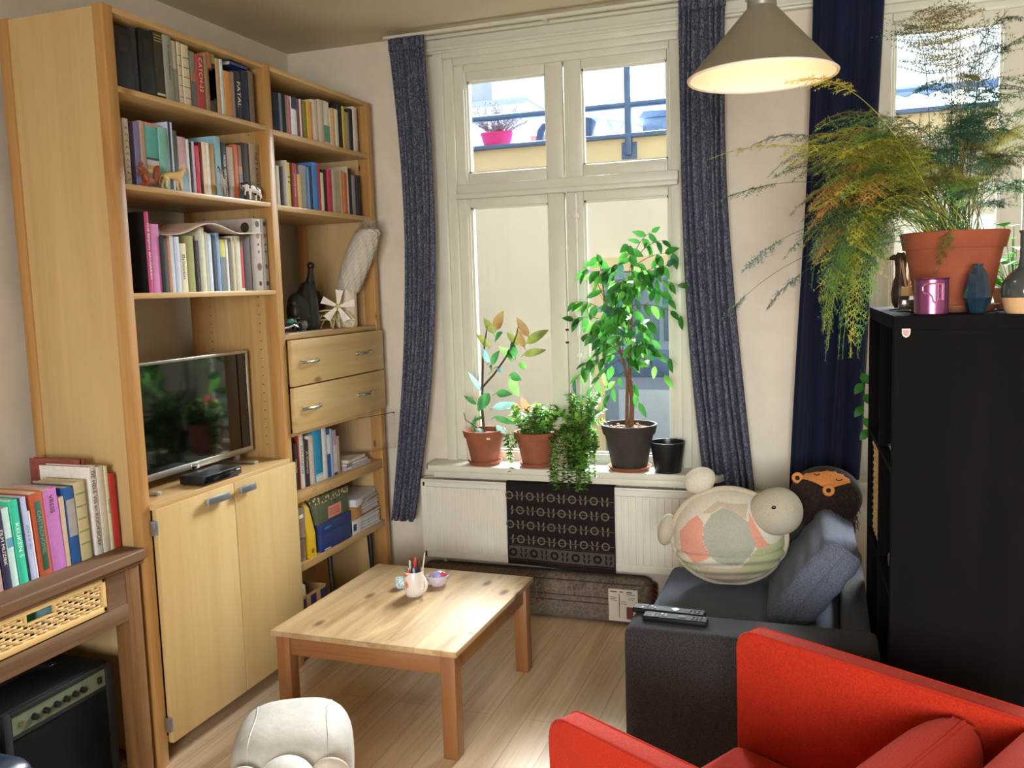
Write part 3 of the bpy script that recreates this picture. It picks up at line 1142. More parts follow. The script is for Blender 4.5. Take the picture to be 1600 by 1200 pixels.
for z in (0.10, 0.128, 0.20):
    g.box((-1.86, 3.9265, z), (-0.80, 3.9285, z + 0.004))
g.build('border_stripe', flat('3a2f2b', 0.95), rg)
random.seed(4)
g = MB()
for k in range(70):
    z = 0.03 + 0.165 * random.random()
    y = 3.945 + 0.09 * random.random()
    g.tube([(-0.765, y, z), (-0.752, y, z - 0.003), (-0.745 + 0.004 * random.random(), y - 0.004, z - 0.016)], 0.0022, 4)
g.build('fringe', flat('5a1f24', 0.95), rg)
tg = MB().box((-0.952, 3.9235, 0.028), (-0.815, 3.925, 0.180)).build('paper_label', flat('d9d2c6', 0.8, 0, 0.03), rg)
g = MB()
for (xa, za, xb, zb) in ((-0.943, 0.165, -0.912, 0.170), (-0.900, 0.165, -0.882, 0.170), (-0.868, 0.165, -0.840, 0.170), (-0.868, 0.155, -0.828, 0.158),
                         (-0.903, 0.045, -0.900, 0.158), (-0.943, 0.140, -0.912, 0.142), (-0.943, 0.132, -0.918, 0.134), (-0.943, 0.124, -0.914, 0.126),
                         (-0.893, 0.120, -0.872, 0.122), (-0.893, 0.110, -0.866, 0.112), (-0.860, 0.140, -0.828, 0.142), (-0.860, 0.132, -0.834, 0.134)):
    g.box((xa, 3.9228, za), (xb, 3.9234, zb))
g.build('print', flat('4a4440', 0.8), tg)
MB().box((-0.868, 3.9228, 0.040), (-0.836, 3.9234, 0.098)).build('colour_swatch', flat('6b3a38', 0.8), tg)

# ================================================================== curtains and track
mcp, nt, b = new_mat('navy_speckled_curtain')
v = coords(nt, (1, 1, 0.6))
f1 = noise(nt, v, 150, 3, 0.75, 0.4)
f2 = noise(nt, coords(nt, (1, 1, 1)), 300, 2, 0.6)
sp = ramp(nt, [(0.49, (0, 0, 0, 1)), (0.58, (0.7, 0.7, 0.7, 1))], math_n(nt, 'ADD', math_n(nt, 'MULTIPLY', f1, 0.6), math_n(nt, 'MULTIPLY', f2, 0.4)))
cbase = ramp(nt, [(0.4, '323850'), (0.6, '464c64')], noise(nt, v, 40, 2))
nt.links.new(mixc(nt, sp, cbase, lin('aaaab2')), b.inputs['Base Color'])
b.inputs['Roughness'].default_value = 0.95
b.inputs['Specular IOR Level'].default_value = 0.15
see_through(mcp, '6a7698', 0.22)
mnav = fabric('navy_plain_curtain', '151c3a', '0f152c', 200, 0.9, 0.3, 0.3)


def curtain(name, label, top, bot, zt, zb, y, nf, amp, mat, sway=0.0, hem=0.01, seed=1, bulge=0.0, thing_parts=True):
    rnd = random.Random(seed)
    ph = [rnd.uniform(-0.5, 0.5) for _ in range(nf + 2)]
    am_ = [rnd.uniform(0.75, 1.2) for _ in range(nf + 2)]

    def fn(u, v):
        s = v ** 1.15
        xa = top[0] + (bot[0] - top[0]) * s
        xb = top[1] + (bot[1] - top[1]) * s
        k = u * nf
        i = int(min(k, nf - 1e-6))
        a = amp * am_[i] * (0.75 + 0.45 * v)
        x = xa + (xb - xa) * (u + 0.05 / nf * math.sin(2 * math.pi * k + 3 * v + ph[i]) + 0.022 * math.sin(2 * math.pi * 1.7 * u + ph[1] * 4) * math.sin(math.pi * u) * 2)
        yv = y + a * math.sin(2 * math.pi * k + ph[0] + 0.8 * math.sin(v * 2.2 + ph[1])) + bulge * math.sin(math.pi * v)
        x += sway * math.sin(v * math.pi) + 0.004 * math.sin(7 * v + 9 * u)
        z = zt + (zb - zt) * v - hem * v * math.sin(2 * math.pi * k * 0.5 + 1)
        return (x, yv, z)
    c0 = thing(name, label, 'curtain', ((top[0] + top[1]) / 2, y, zt))
    mbd = MB()
    mbd.sheet(fn, nf * 10, 40)
    o = mbd.build('drape', mat, c0, smooth=180, recalc=False)
    so = o.modifiers.new('thick', 'SOLIDIFY')
    so.thickness = 0.0025
    h = MB()
    vs = []
    h.sheet(lambda u, v: (fn(u, 0)[0], fn(u, 0)[1] - 0.002, zt + 0.03 - 0.055 * v), nf * 10, 2)
    ho = h.build('heading_tape', mat, c0, smooth=180, recalc=False)
    so = ho.modifiers.new('thick', 'SOLIDIFY')
    so.thickness = 0.006
    return c0


curtain('curtain', 'navy speckled curtain hanging to the left of the balcony window', (-1.965, -1.785), (-2.075, -1.94), 2.725, 0.438, 3.945, 7, 0.017, mcp, sway=0.075, seed=3)
curtain('curtain', 'navy speckled curtain hanging right of the window behind the pendant lamp', (-0.605, -0.415), (-0.50, -0.285), 2.735, 0.52, 3.945, 7, 0.017, mcp, sway=-0.035, seed=5)
curtain('curtain', 'plain dark navy curtain behind the hanging fern', (-0.065, 0.20), (-0.175, 0.10), 2.735, 0.30, 3.955, 4, 0.020, mnav, sway=0.0, seed=8)
tr = thing('curtain_track', 'slim white curtain track under the ceiling above the windows', 'curtain track', (-0.3, 3.96, 2.765))
MB().box((-1.99, 3.935, 2.758), (1.5, 3.962, 2.772), 0.003).build('track', M['paint'], tr)
for x in (-1.9, -1.2, -0.55, 0.15, 0.9):
    MB().box((x - 0.01, 3.955, 2.756), (x + 0.01, 4.012, 2.776), 0.002).build('bracket', M['paint'], tr)

# ================================================================== sofa
msf = fabric('charcoal_sofa_fabric', '48464a', '2b292b', 330)
msb = fabric('slate_cushion_fabric', '687080', '484e5b', 300)
msd = fabric('dark_pillow_fabric', '43403f', '2c2a2a', 260)
so_ = thing('sofa', 'charcoal grey fabric sofa in front of the black shelving unit', 'sofa', (-0.22, 3.15, 0))
SX0, SX1, SY0, SY1 = -0.605, 0.150, 2.675, 3.72
MB().box((SX0, SY0, 0.03), (SX1, SY0 + 0.185, 0.50), 0.028, 5).build('armrest', msf, so_)
MB().box((SX0 + 0.02, SY0 + 0.18, 0.05), (0.130, SY1, 0.265), 0.012, 3).build('base', msf, so_)
MB().box((SX0 + 0.004, SY0 + 0.186, 0.262), (0.05, 3.60, 0.420), 0.03, 5).build('seat_cushion', msb, so_)
MB().box((0.045, SY0 + 0.17, 0.05), (0.131, SY1, 0.50), 0.025, 4).build('back_frame', msf, so_)
for (xx, y) in ((SX0 + 0.06, SY0 + 0.06), (SX1 - 0.06, SY0 + 0.06), (SX0 + 0.08, SY1 - 0.06), (SX1 - 0.08, SY1 - 0.06)):
    MB().lathe([(0, 0), (0.018, 0), (0.022, 0.06), (0, 0.06)], (xx, y, 0), 12).build('foot', M['black'], so_)
sm = MB()
for yy in (SY0 + 0.002, SY0 + 0.183):
    sm.tube([(SX0 + 0.003, yy + (0.024 if yy < SY0 + 0.1 else -0.024), 0.04), (SX0 + 0.003, yy + (0.024 if yy < SY0 + 0.1 else -0.024), 0.46)], 0.0025, 6)
sm.build('seam', msf, so_)


def cushion(name, label, c, size, rot, mat, puff=0.5, seam=True, crease=0.0, group=None, cat='cushion', boxy=False):
    t = thing(name, label, cat, c, rot=rot, group=group)
    L, Wd, T = size
    mbd = MB()

    def pill(p, v):
        u, w = v.x, v.y
        return p
    n = 36
    vs = {}
    top, bot = [], []
    def fn(sgn):
        def f(u, v):
            a, bb = 2 * u - 1, 2 * v - 1
            e = (1 - abs(a) ** 5) ** 0.5 * (1 - abs(bb) ** 5) ** 0.5
            pin = 1 - 0.035 * (1 - abs(bb) ** 2) * abs(a) ** 4
            pin2 = 1 - 0.05 * (1 - abs(a) ** 2) * abs(bb) ** 4
            if boxy:
                e = (1 - abs(a) ** 14) ** 0.5 * (1 - abs(bb) ** 14) ** 0.5
                zz_ = sgn * T / 2 * (0.62 + 0.38 * e) * (0.86 + 0.14 * math.cos(a * 1.3) * math.cos(bb * 1.3))
            else:
                zz_ = sgn * T / 2 * (0.28 + 0.72 * e)
            zz_ += crease * 0.006 * math.sin(15 * a + 2.5 * bb * bb + 1.5 * bb) * e * (0.4 + 0.6 * abs(bb))
            return (a * L / 2 * pin, bb * Wd / 2 * pin2, zz_)
        return f
    mbd.sheet(fn(1), n, n)
    mbd.sheet(fn(-1), n, n)
    bmesh.ops.remove_doubles(mbd.bm, verts=mbd.bm.verts[:], dist=1e-6)
    # join the two faces along the rim
    es = [e for e in mbd.bm.edges if e.is_boundary]
    bmesh.ops.bridge_loops(mbd.bm, edges=es)
    mbd.build('cover', mat, t, smooth=60, local=True)
    if seam:
        pts = []
        m_ = 16
        for side in range(4):
            for k in range(m_):
                q = 2 * k / m_ - 1
                a, bb = [(q, -1), (1, q), (-q, 1), (-1, -q)][side]
                pin = 1 - 0.05 * (1 - abs(bb) ** 2) * abs(a) ** 4
                pin2 = 1 - 0.05 * (1 - abs(a) ** 2) * abs(bb) ** 4
                pts.append((a * L / 2 * pin, bb * Wd / 2 * pin2, 0))
        pts.append(pts[0])
        MB().tube(pts, 0.004, 6, cap=False).build('piping', mat, t, local=True)
    return t


cushion('back_cushion', 'slate blue grey back cushion slumped on the sofa seat', (-0.050, 3.300, 0.540), (0.365, 0.52, 0.16), (0, math.radians(-54), math.radians(2)), msb, crease=0.55, boxy=True)
cushion('pillow', 'dark grey pillow wedged behind the slate cushion at the far sofa end', (-0.055, 3.60, 0.555), (0.26, 0.30, 0.12), (0, math.radians(-70), math.radians(60)), msd, seam=False)

# remotes
mrk = flat('15171b', 0.5, 0, 0.1, 30, 0.25)
mbt = flat('6a7480', 0.6, 0.0, 0.1, 30, 0.2)


def remote(label, c, rz, L, W, dial):
    t = thing('remote_control', label, 'remote control', c, rz, group='remotes on the sofa arm')
    MB().box((-L / 2, -W / 2, 0), (L / 2, W / 2, 0.018), 0.005, 3).build('case', mrk, t, local=True)
    MB().box((-L / 2 + 0.004, -W / 2 + 0.003, 0.0178), (L / 2 - 0.004, W / 2 - 0.003, 0.0186)).build('faceplate', flat('1d2127', 0.6, 0.0, 0.1, 30, 0.15), t, local=True)
    i = 0
    for k in range(4):
        for j in range(3):
            MB().box((-L / 2 + 0.03 + k * 0.013, -0.013 + j * 0.010, 0.0185), (-L / 2 + 0.038 + k * 0.013, -0.007 + j * 0.010, 0.0205), 0.001).build('button', mbt if (k + j) % 4 else M['white'], t, local=True)
    for k in range(3):
        for j in range(3):
            MB().box((L / 2 - 0.05 + k * 0.013, -0.013 + j * 0.010, 0.0185), (L / 2 - 0.042 + k * 0.013, -0.007 + j * 0.010, 0.0205), 0.001).build('button', mrk, t, local=True)
    if dial == 'round':
        MB().lathe([(0, 0), (0.013, 0), (0.012, 0.002), (0.007, 0.002), (0.006, 0.003), (0, 0.003)], (0.022, 0, 0.0185), 20).build('dial', mrk, t, local=True)
        MB().lathe([(0, 0), (0.003, 0), (0.003, 0.002), (0, 0.002)], (L / 2 - 0.012, 0.010, 0.0185), 10).build('power_button', flat('b8383c', 0.3), t, local=True)
    else:
        MB().cbox((0.022, 0, 0.0195), (0.020, 0.020, 0.002), 0.0008, 1, (0, 0, math.radians(45))).build('dial', flat('a8bccb', 0.25, 0.3), t, local=True)


remote('long black remote with a diamond key at the back on the sofa arm', (-0.485, 2.828, 0.500), math.radians(-4), 0.235, 0.046, 'diamond')
remote('black remote with a round dial at the front on the sofa arm', (-0.455, 2.768, 0.500), math.radians(-2), 0.205, 0.048, 'round')

# ================================================================== plush turtle and plush monkey
tcol = {'white': fabric('plush_cream', 'd2cdbd', 'c6c0b0', 200), 'pink': fabric('plush_peach', 'd99c88', 'cd8f7b', 200), 'grey': fabric('plush_sage_grey', 'a9aa9c', '9e9f91', 200),
        'green': fabric('plush_pale_green', 'b5b88f', 'abae85', 200), 'tan': fabric('plush_beige', 'bfb29c', 'b4a791', 200), 'head': fabric('plush_greige', 'b5ae9c', 'aaa391', 200)}
tt = thing('plush_turtle', 'big pale plush turtle with pastel patches sitting on the sofa seat', 'plush toy', (-0.352, 3.40, 0.618), rot=(math.radians(10), 0, math.radians(6)))
RXt, RYt, RZt = 0.205, 0.155, 0.190
TM = [tcol['white'], tcol['pink'], tcol['grey'], tcol['green'], tcol['tan']]
bd = MB()


def wob(p, v):
    k = 1.0
    if v.y < 0:
        k = 1 + 0.05 * math.exp(-((v.z + 0.45) / 0.25) ** 2)
    w_ = 0.005 * math.sin(v.z * 26 + 5 * v.x * v.x - 2 * v.x) * (1 if v.z < -0.1 else 0.15) * (1 - v.z * v.z)
    fl = 1.0
    if v.z < -0.72:
        fl = 0.985
    return V(p.x * k + w_ * v.x, p.y * k + w_ * v.y, p.z * fl)


bd.sphere((0, 0, 0), (RXt, RYt, RZt), 260, 180, fn=wob)
def inside(poly, x, y):
    r = False
    for i in range(len(poly)):
        (x1, y1), (x2, y2) = poly[i], poly[i - 1]
        if (y1 > y) != (y2 > y) and x < (x2 - x1) * (y - y1) / (y2 - y1) + x1:
            r = not r
    return r


# sewn patches of the belly, outlined on a 100-unit half width
PATCH = [(1, [(-88, 20), (-72, 46), (-55, 62), (-44, 52), (-46, 20), (-33, -14), (-60, -32), (-85, -16)]),
         (1, [(34, 75), (52, 40), (66, 14), (75, 8), (48, 7), (36, 46)]),
         (2, [(-44, 46), (-30, 68), (-11, 80), (10, 74), (36, 56), (48, 18), (36, -10), (14, -27), (-11, -24), (-33, -12), (-45, 20)]),
         (3, [(50, 7), (75, 8), (98, 12), (97, -32), (38, -60), (21, -34), (36, -10)]),
         (3, [(-100, -30), (-58, -40), (-48, -68), (-72, -60), (-98, -36)]),
         (4, [(-58, -38), (22, -32), (38, -60), (2, -84), (-40, -74)]),
         (4, [(-48, 66), (-20, 88), (34, 84), (30, 62), (-12, 82), (-30, 70)])]
for f in bd.bm.faces:
    c = f.calc_center_median()
    x, y, z = c.x / RXt, c.y / RYt, c.z / RZt
    i = 0
    if y < 0.05:
        for (mi_, po) in PATCH:
            if inside(po, x * 100, z * 100):
                i = mi_
                break
    f.material_index = i
bd.build('body', TM, tt, smooth=60, local=True)
pts = []
for k in range(49):
    a = 2 * math.pi * k / 48
    pts.append((math.cos(a) * (RXt + 0.006), -0.018, math.sin(a) * (RZt + 0.006)))
MB().tube(pts, 0.010, 10, cap=False).build('shell_rim', tcol['tan'], tt, local=True)
hd_ = MB()


def hfn(p, v):
    s = 1 + 0.10 * v.x
    return V(p.x, p.y * s, p.z * s)


Mh = Matrix.Rotation(math.radians(-12), 4, 'Y')
hd_.sphere((0.165, -0.055, 0.125), (0.100, 0.085, 0.088), 32, 20, Mh, hfn)
ho = hd_.build('head', tcol['head'], tt, smooth=60, local=True)
e = MB().sphere((0.158, -0.1245, 0.170), (0.009, 0.005, 0.009), 14, 8).build('eye', M['black_gloss'], ho, local=True)
fp = MB()
fp.sphere((-0.105, -0.005, 0.222), (0.062, 0.045, 0.048), 24, 14, Matrix.Rotation(math.radians(-28), 4, 'Y'))
fp.build('flipper', tcol['white'], tt, smooth=60, local=True)
fp = MB()
fp.sphere((-0.232, -0.005, 0.015), (0.034, 0.038, 0.066), 20, 12, Matrix.Rotation(math.radians(12), 4, 'Y'))
fp.build('flipper', tcol['head'], tt, smooth=60, local=True)

mk = thing('plush_monkey', 'dark brown plush monkey with an orange upside-down face above the cushions', 'plush toy', (-0.005, 3.60, 0.74), rot=(math.radians(-8), 0, math.radians(-4)))
mkb = fabric('plush_dark_brown', '34251f', '1e1512', 120, 1.0, 0.3, 0.9)
mko = fabric('plush_orange', 'd38a4c', 'c07a40', 200)
MB().sphere((0, 0, 0), (0.135, 0.10, 0.115), 32, 20).build('head', mkb, mk, smooth=60, local=True)
MB().sphere((0.0, 0.05, -0.10), (0.11, 0.085, 0.09), 24, 14).build('body', mkb, mk, smooth=60, local=True)


def on_head(x, z, lift=0.004):
    q = max(0.0, 1 - (x / 0.135) ** 2 - (z / 0.115) ** 2)
    return V(x, -0.10 * math.sqrt(q) - lift, z)


def patch(outline, mat, name, par, lift=0.004):
    cx = sum(p[0] for p in outline) / len(outline)
    cz = sum(p[1] for p in outline) / len(outline)
    mbd = MB()
    nr = 5
    vs = [on_head(cx, cz, lift)]
    fs = []
    N = len(outline)
    for r in range(1, nr + 1):
        for (x, z) in outline:
            t = r / nr
            vs.append(on_head(cx + (x - cx) * t, cz + (z - cz) * t, lift if r < nr else -0.002))
    for k in range(N):
        fs.append((0, 1 + k, 1 + (k + 1) % N))
    for r in range(nr - 1):
        for k in range(N):
            a, c = 1 + r * N, 1 + (r + 1) * N
            fs.append((a + k, a + (k + 1) % N, c + (k + 1) % N, c + k))
    mbd.add(vs, fs)
    return mbd.build(name, mat, par, smooth=80, local=True)


mcrop = [(1075, 98), (1092, 74), (1150, 56), (1215, 42), (1290, 30), (1350, 34), (1410, 52), (1462, 84), (1450, 112), (1400, 126), (1352, 140), (1320, 158), (1290, 154), (1245, 134), (1180, 110), (1120, 102)]
out = [((u - 1275) / 235 * 0.128, -(v - 215) / 195 * 0.108) for (u, v) in mcrop]
fc = patch(out, mko, 'face', mk)
for (ex, ez) in ((-0.100, 0.066), (0.018, 0.030)):
    er = MB()
    p0 = on_head(ex, ez, 0.012)
    er.lathe([(0, 0.0), (0.021, 0.0), (0.022, 0.006), (0.018, 0.010), (0.010, 0.009), (0, 0.007)], p0, 20, Matrix.Rotation(math.pi / 2, 4, 'X'))
    eo = er.build('ear', mko, mk, local=True)
    MB().disc(p0 + V(0, -0.0105, 0), (0, -1, 0), 0.009, 14).build('ear_hole', mkb, eo, local=True)
for (ex, ez) in ((-0.028, 0.088), (0.052, 0.072)):
    pts = [on_head(ex + 0.010 * math.cos(t), ez - 0.006 * math.sin(t), 0.006) for t in [math.pi * k / 8 for k in range(9)]]
    MB().tube(pts, 0.0018, 6).build('eye', mkb, mk, local=True)
random.seed(11)
fz_ = MB()
for k in range(260):
    x = random.uniform(-0.10, 0.12)
    z = random.uniform(-0.10, 0.01)
    p0 = on_head(x, z, -0.002)
    fz_.tube([p0, p0 + V(random.uniform(-.008, .008), -0.012, -0.010), p0 + V(random.uniform(-.015, .015), -0.016, -0.030)], [0.003, 0.0025, 0.0006], 4)
fz_.build('shaggy_fur', mkb, mk, local=True)

# ================================================================== red armchair
mred = fabric('tomato_red_wool', 'bb2e16', '99240e', 330, 0.9, 0.35, 0.5)
ach = thing('armchair', 'red upholstered armchair with straight arms in the bottom right corner', 'armchair', (-0.012, 1.889, 0), math.radians(150))
# local: +x is the front of the chair
AH = 0.650
mpip = fabric('tomato_red_piping', 'b92d14', '9a2410', 330)
for (y0, y1) in ((-0.376, -0.314), (0.314, 0.376)):
    prof = [(-0.43, 0.10), (0.425, 0.10), (0.430, AH - 0.05)]
    for k in range(1, 9):
        a = math.pi / 2 * k / 8
        prof.append((0.380 + 0.05 * math.cos(a), AH - 0.05 + 0.05 * math.sin(a)))
    prof += [(-0.43, AH)]
    am_o = MB().prism(prof, 'y', y0, y1, 0.007, 3).build('armrest', mred, ach, local=True)
    for yq in (y0 + 0.005, y1 - 0.005):
        pts = [(p[0] + (0.001 if p[0] > 0.4 else 0), yq, p[1] + 0.0003) for p in prof[1:]]
        MB().tube(pts, 0.0018, 6).build('seam', mpip, am_o, local=True)
MB().box((-0.38, -0.314, 0.10), (0.415, 0.314, 0.23), 0.012, 3).build('seat_base', mred, ach, local=True)
MB().box((-0.25, -0.312, 0.228), (0.428, 0.312, 0.335), 0.028, 5).build('seat_cushion', mred, ach, local=True)
MB().box((-0.43, -0.313, 0.10), (-0.285, 0.313, 0.648), 0.028, 5).build('backrest', mred, ach, local=True)
for (xx, y) in ((0.38, -0.33), (0.38, 0.33), (-0.36, -0.33), (-0.36, 0.33)):
    MB().lathe([(0, 0), (0.016, 0), (0.024, 0.105), (0, 0.105)], (xx, y, 0), 12).build('leg', M['table_leg'], ach, local=True)
cushion('seat_pillow', 'red pillow with a piped edge standing against the red armchair back', (0.140, 1.856, 0.485), (0.27, 0.48, 0.17), (0, math.radians(-101), math.radians(150)), mred)

# ================================================================== white animal pouf
mlea = plaster('white_leather', 'bab6ae', 22, 0.09, 0.7, 0.35)
pf = thing('animal_pouf', 'white leather animal-shaped pouf beside the coffee table', 'pouf', (-1.462, 2.115, 0), math.radians(-62))
# local: +x towards the head
PH = 0.365
bdy = MB()


def pfn(p, v):
    e = 3.1
    n_ = (abs(v.x) ** e + abs(v.y) ** e + abs(v.z) ** e) ** (1 / e)
    return V(p.x / n_, p.y / n_, p.z / n_)


bdy.sphere((0, 0, 0.225), (0.180, 0.172, 0.150), 48, 30, fn=pfn)
bo = bdy.build('body', mlea, pf, smooth=60, local=True)
sm_ = MB()
for yy in (-0.118, 0.118):
    pts = []
    for k in range(21):
        a = math.pi * (0.02 + 0.96 * k / 20)
        v = V(math.cos(a), yy / 0.172 * 0.9, math.sin(a))
        v.normalize()
        p = pfn(V(v.x * 0.180, v.y * 0.172, v.z * 0.150), v)
        pts.append((p.x * 1.002, p.y, p.z * 1.002 + 0.225))
    sm_.tube(pts, 0.0022, 6)
sm_.build('seam', mlea, bo, local=True)
hh = MB()
hh.sphere((0.225, 0, 0.265), (0.095, 0.085, 0.085), 28, 18)
hh.sphere((0.300, 0, 0.225), (0.045, 0.045, 0.050), 18, 12)
ho = hh.build('head', mlea, pf, smooth=60, local=True)
for s_ in (-1, 1):
    er = MB()
    er.sphere((0.195, s_ * 0.118, 0.285), (0.018, 0.052, 0.042), 20, 12, Matrix.Rotation(s_ * -0.25, 4, 'X'))
    er.build('ear', flat('b9aea0', 0.5, 0, 0.08), pf, smooth=60, local=True)
    for xx in (-0.11, 0.11):
        MB().lathe([(0, 0), (0.042, 0), (0.046, 0.02), (0.050, 0.12), (0, 0.12)], (xx, s_ * 0.095, 0), 18).build('leg', mlea, pf, local=True)
    MB().sphere((0.300, s_ * 0.045, 0.285), 0.008, 10, 6).build('eye', M['black_gloss'], ho, local=True)

# ================================================================== pendant lamp
LX, LY, LZ = -0.161, 2.40, 2.083
lp = thing('pendant_lamp', 'grey cone pendant lamp switched on in front of the right window curtain', 'lamp', (LX, LY, LZ))
mlo = flat('726c5c', 0.45, 0, 0.05, 6)
mli, nt, b = new_mat('lamp_inside_white')
b.inputs['Base Color'].default_value = lin('efe0d2')
b.inputs['Roughness'].default_value = 0.5
R_ = 0.180
o_ = MB().lathe([(R_, LZ), (R_ + 0.002, LZ + 0.004), (0.036, LZ + 0.168), (0.034, LZ + 0.172)], (LX, LY, 0), 64)
o_.build('shade', mlo, lp)
MB().lathe([(R_ - 0.001, LZ + 0.0005), (R_ - 0.003, LZ + 0.006), (0.034, LZ + 0.163), (0.0, LZ + 0.165)], (LX, LY, 0), 64).build('shade_lining', mli, lp)
MB().lathe([(R_ - 0.003, LZ + 0.001), (R_ + 0.003, LZ - 0.002), (R_ + 0.005, LZ + 0.003), (R_ + 0.001, LZ + 0.006)], (LX, LY, 0), 64).build('rim', mli, lp)
nk = MB().lathe([(0.034, LZ + 0.168), (0.036, LZ + 0.172), (0.0355, LZ + 0.200), (0.037, LZ + 0.203), (0.037, LZ + 0.245), (0.030, LZ + 0.262), (0.012, LZ + 0.272), (0.0, LZ + 0.274)], (LX, LY, 0), 40)
no = nk.build('neck', flat('7f7b70', 0.4, 0.3, 0.05), lp)
vh = MB()
for k in range(6):
    a = -1.75 + k * math.pi / 3
    vh.disc((LX + 0.0376 * math.cos(a), LY + 0.0376 * math.sin(a), LZ + 0.218), (math.cos(a), math.sin(a), 0), 0.0055, 14)
vh.build('vent_hole', M['black'], no, recalc=False)
sc_ = MB()
for k in range(3):
    a = -2.9 + k * 2.094
    sc_.sphere((LX + 0.038 * math.cos(a), LY + 0.038 * math.sin(a), LZ + 0.187), 0.003, 8, 6)
sc_.build('screw', M['chrome'], no)
MB().tube([(LX, LY, LZ + 0.27), (LX, LY, ZC - 0.03)], 0.0035, 8).build('cord', M['black'], lp)
MB().lathe([(0, ZC - 0.045), (0.03, ZC - 0.042), (0.045, ZC - 0.02), (0.048, ZC), (0, ZC)], (LX, LY, 0), 28).build('ceiling_rose', M['white'], lp)
mbu, nt, b = new_mat('lit_bulb')
b.inputs['Emission Color'].default_value = (1.0, 0.72, 0.40, 1)
b.inputs['Emission Strength'].default_value = 3.0
MB().lathe([(0, LZ + 0.062), (0.020, LZ + 0.068), (0.028, LZ + 0.085), (0.026, LZ + 0.104), (0.016, LZ + 0.122), (0.013, LZ + 0.135), (0, LZ + 0.136)], (LX, LY, 0), 24).build('bulb', mbu, lp)
MB().lathe([(0.014, LZ + 0.130), (0.016, LZ + 0.132), (0.016, LZ + 0.164), (0, LZ + 0.165)], (LX, LY, 0), 20).build('socket', M['white'], lp)
pl_ = bpy.data.lights.new('lamp_glow', 'POINT')
pl_.energy = 0.9
pl_.color = (1.0, 0.74, 0.45)
pl_.shadow_soft_size = 0.03
po_ = bpy.data.objects.new('lamp_glow', pl_)
COL.objects.link(po_)
po_.location = (LX, LY, LZ + 0.045)

# ================================================================== black cube shelving unit
kx = thing('shelving_unit', 'tall black open cube shelving unit on the right behind the sofa', 'shelving unit', (0.167, 2.61, 0), math.radians(2.2))
KD, KW, KH, KT = 0.39, 0.79, 1.47, 0.038
MB().box((0, 0, 0), (KD, KT, KH - KT), 0.001).build('side_panel', M['dark_kallax'], kx, local=True)
MB().box((0, KW - KT, 0), (KD, KW, KH - KT), 0.001).build('side_panel', M['dark_kallax'], kx, local=True)
MB().box((0, 0, KH - KT), (KD, KW, KH), 0.001).build('top_panel', M['dark_kallax'], kx, local=True)
MB().box((0, KT, 0), (KD, KW - KT, KT), 0.001).build('bottom_panel', M['dark_kallax'], kx, local=True)
for z in (1.046, 0.692, 0.352):
    MB().box((0.001, KT, z - 0.016), (KD - 0.001, KW - KT, z)).build('shelf', M['dark_kallax'], kx, local=True)
MB().box((0.001, KW / 2 - 0.008, KT), (KD - 0.001, KW / 2 + 0.008, KH - KT)).build('divider', M['dark_kallax'], kx, local=True)
# small shield sticker on the side
sh = [(-0.0105, 0.011), (0.0105, 0.011), (0.0105, -0.002), (0.007, -0.009), (0.0, -0.013), (-0.007, -0.009), (-0.0105, -0.002)]
so = MB().prism([(0.030 + p[0], 1.425 + p[1]) for p in sh], 'y', -0.0012, 0).build('sticker', flat('c9b9a6', 0.4, 0, 0.05), kx, local=True)
MB().prism([(0.030 + p[0] * 0.75, 1.425 + p[1] * 0.75) for p in sh], 'y', -0.0018, -0.0011).prism([(0.030 - 0.004, 1.421), (0.030 + 0.004, 1.421), (0.030, 1.430)], 'y', -0.0022, -0.0016).build('emblem', flat('9c6a58', 0.4, 0, 0.1), so, local=True)

KB = kx.location


def kpt(x, y, z):
    a = math.radians(2.2)
    return V(KB.x + x * math.cos(a) - y * math.sin(a), KB.y + x * math.sin(a) + y * math.cos(a), z)


wk = thing('wicker_basket', 'woven wicker basket pushed into the black shelving unit', 'basket', kpt(0.19, 0.575, 0.692), math.radians(2.2))
g = MB()
for r in range(26):
    z = 0.008 + r * 0.0115
    pts = []
    for k in range(97):
        t = k / 96 * 4
        s_ = int(t) % 4
        q = (t - int(t)) * 2 - 1
        ph = k * math.pi / 2 + r * math.pi
        off = 0.003 * math.sin(ph)
        hx, hy = 0.170, 0.155
        px, py = [(q * hx, -hy - off), (hx + off, q * hy), (-q * hx, hy + off), (-hx - off, -q * hy)][s_]
        pts.append((px, py, z))
    g.tube(pts, 0.0058, 5, cap=False)
g.box((-0.165, -0.15, 0.0), (0.165, 0.15, 0.006))
g.build('weave', M['wicker'], wk, local=True)
g = MB()
rc = [(-0.172, -0.157), (0.172, -0.157), (0.172, 0.157), (-0.172, 0.157), (-0.172, -0.157)]
g.tube([(a, c, 0.305) for a, c in rc], 0.011, 8)
g.build('rim', M['wicker_frame'], wk, local=True)
gb = thing('glass_bowl', 'small glass bowl in the upper cube of the black shelving unit', 'bowl', kpt(0.06, 0.16, 1.046))
MB().lathe([(0, 0), (0.03, 0.0), (0.045, 0.02), (0.055, 0.045), (0.052, 0.045), (0.042, 0.022), (0.028, 0.004), (0, 0.004)], (0, 0, 0), 28).build('bowl', flat('8fa3ad', 0.1, 0.4, 0.05), gb, local=True)
bb = thing('dark_jar', 'round dark green jar in the middle cube of the black shelving unit', 'jar', kpt(0.075, 0.20, 0.692))
MB().lathe([(0, 0), (0.04, 0.0), (0.062, 0.03), (0.064, 0.055), (0.05, 0.085), (0.03, 0.095), (0.03, 0.105), (0, 0.105)], (0, 0, 0), 28).build('jar', flat('20302e', 0.15, 0, 0.1), bb, local=True)
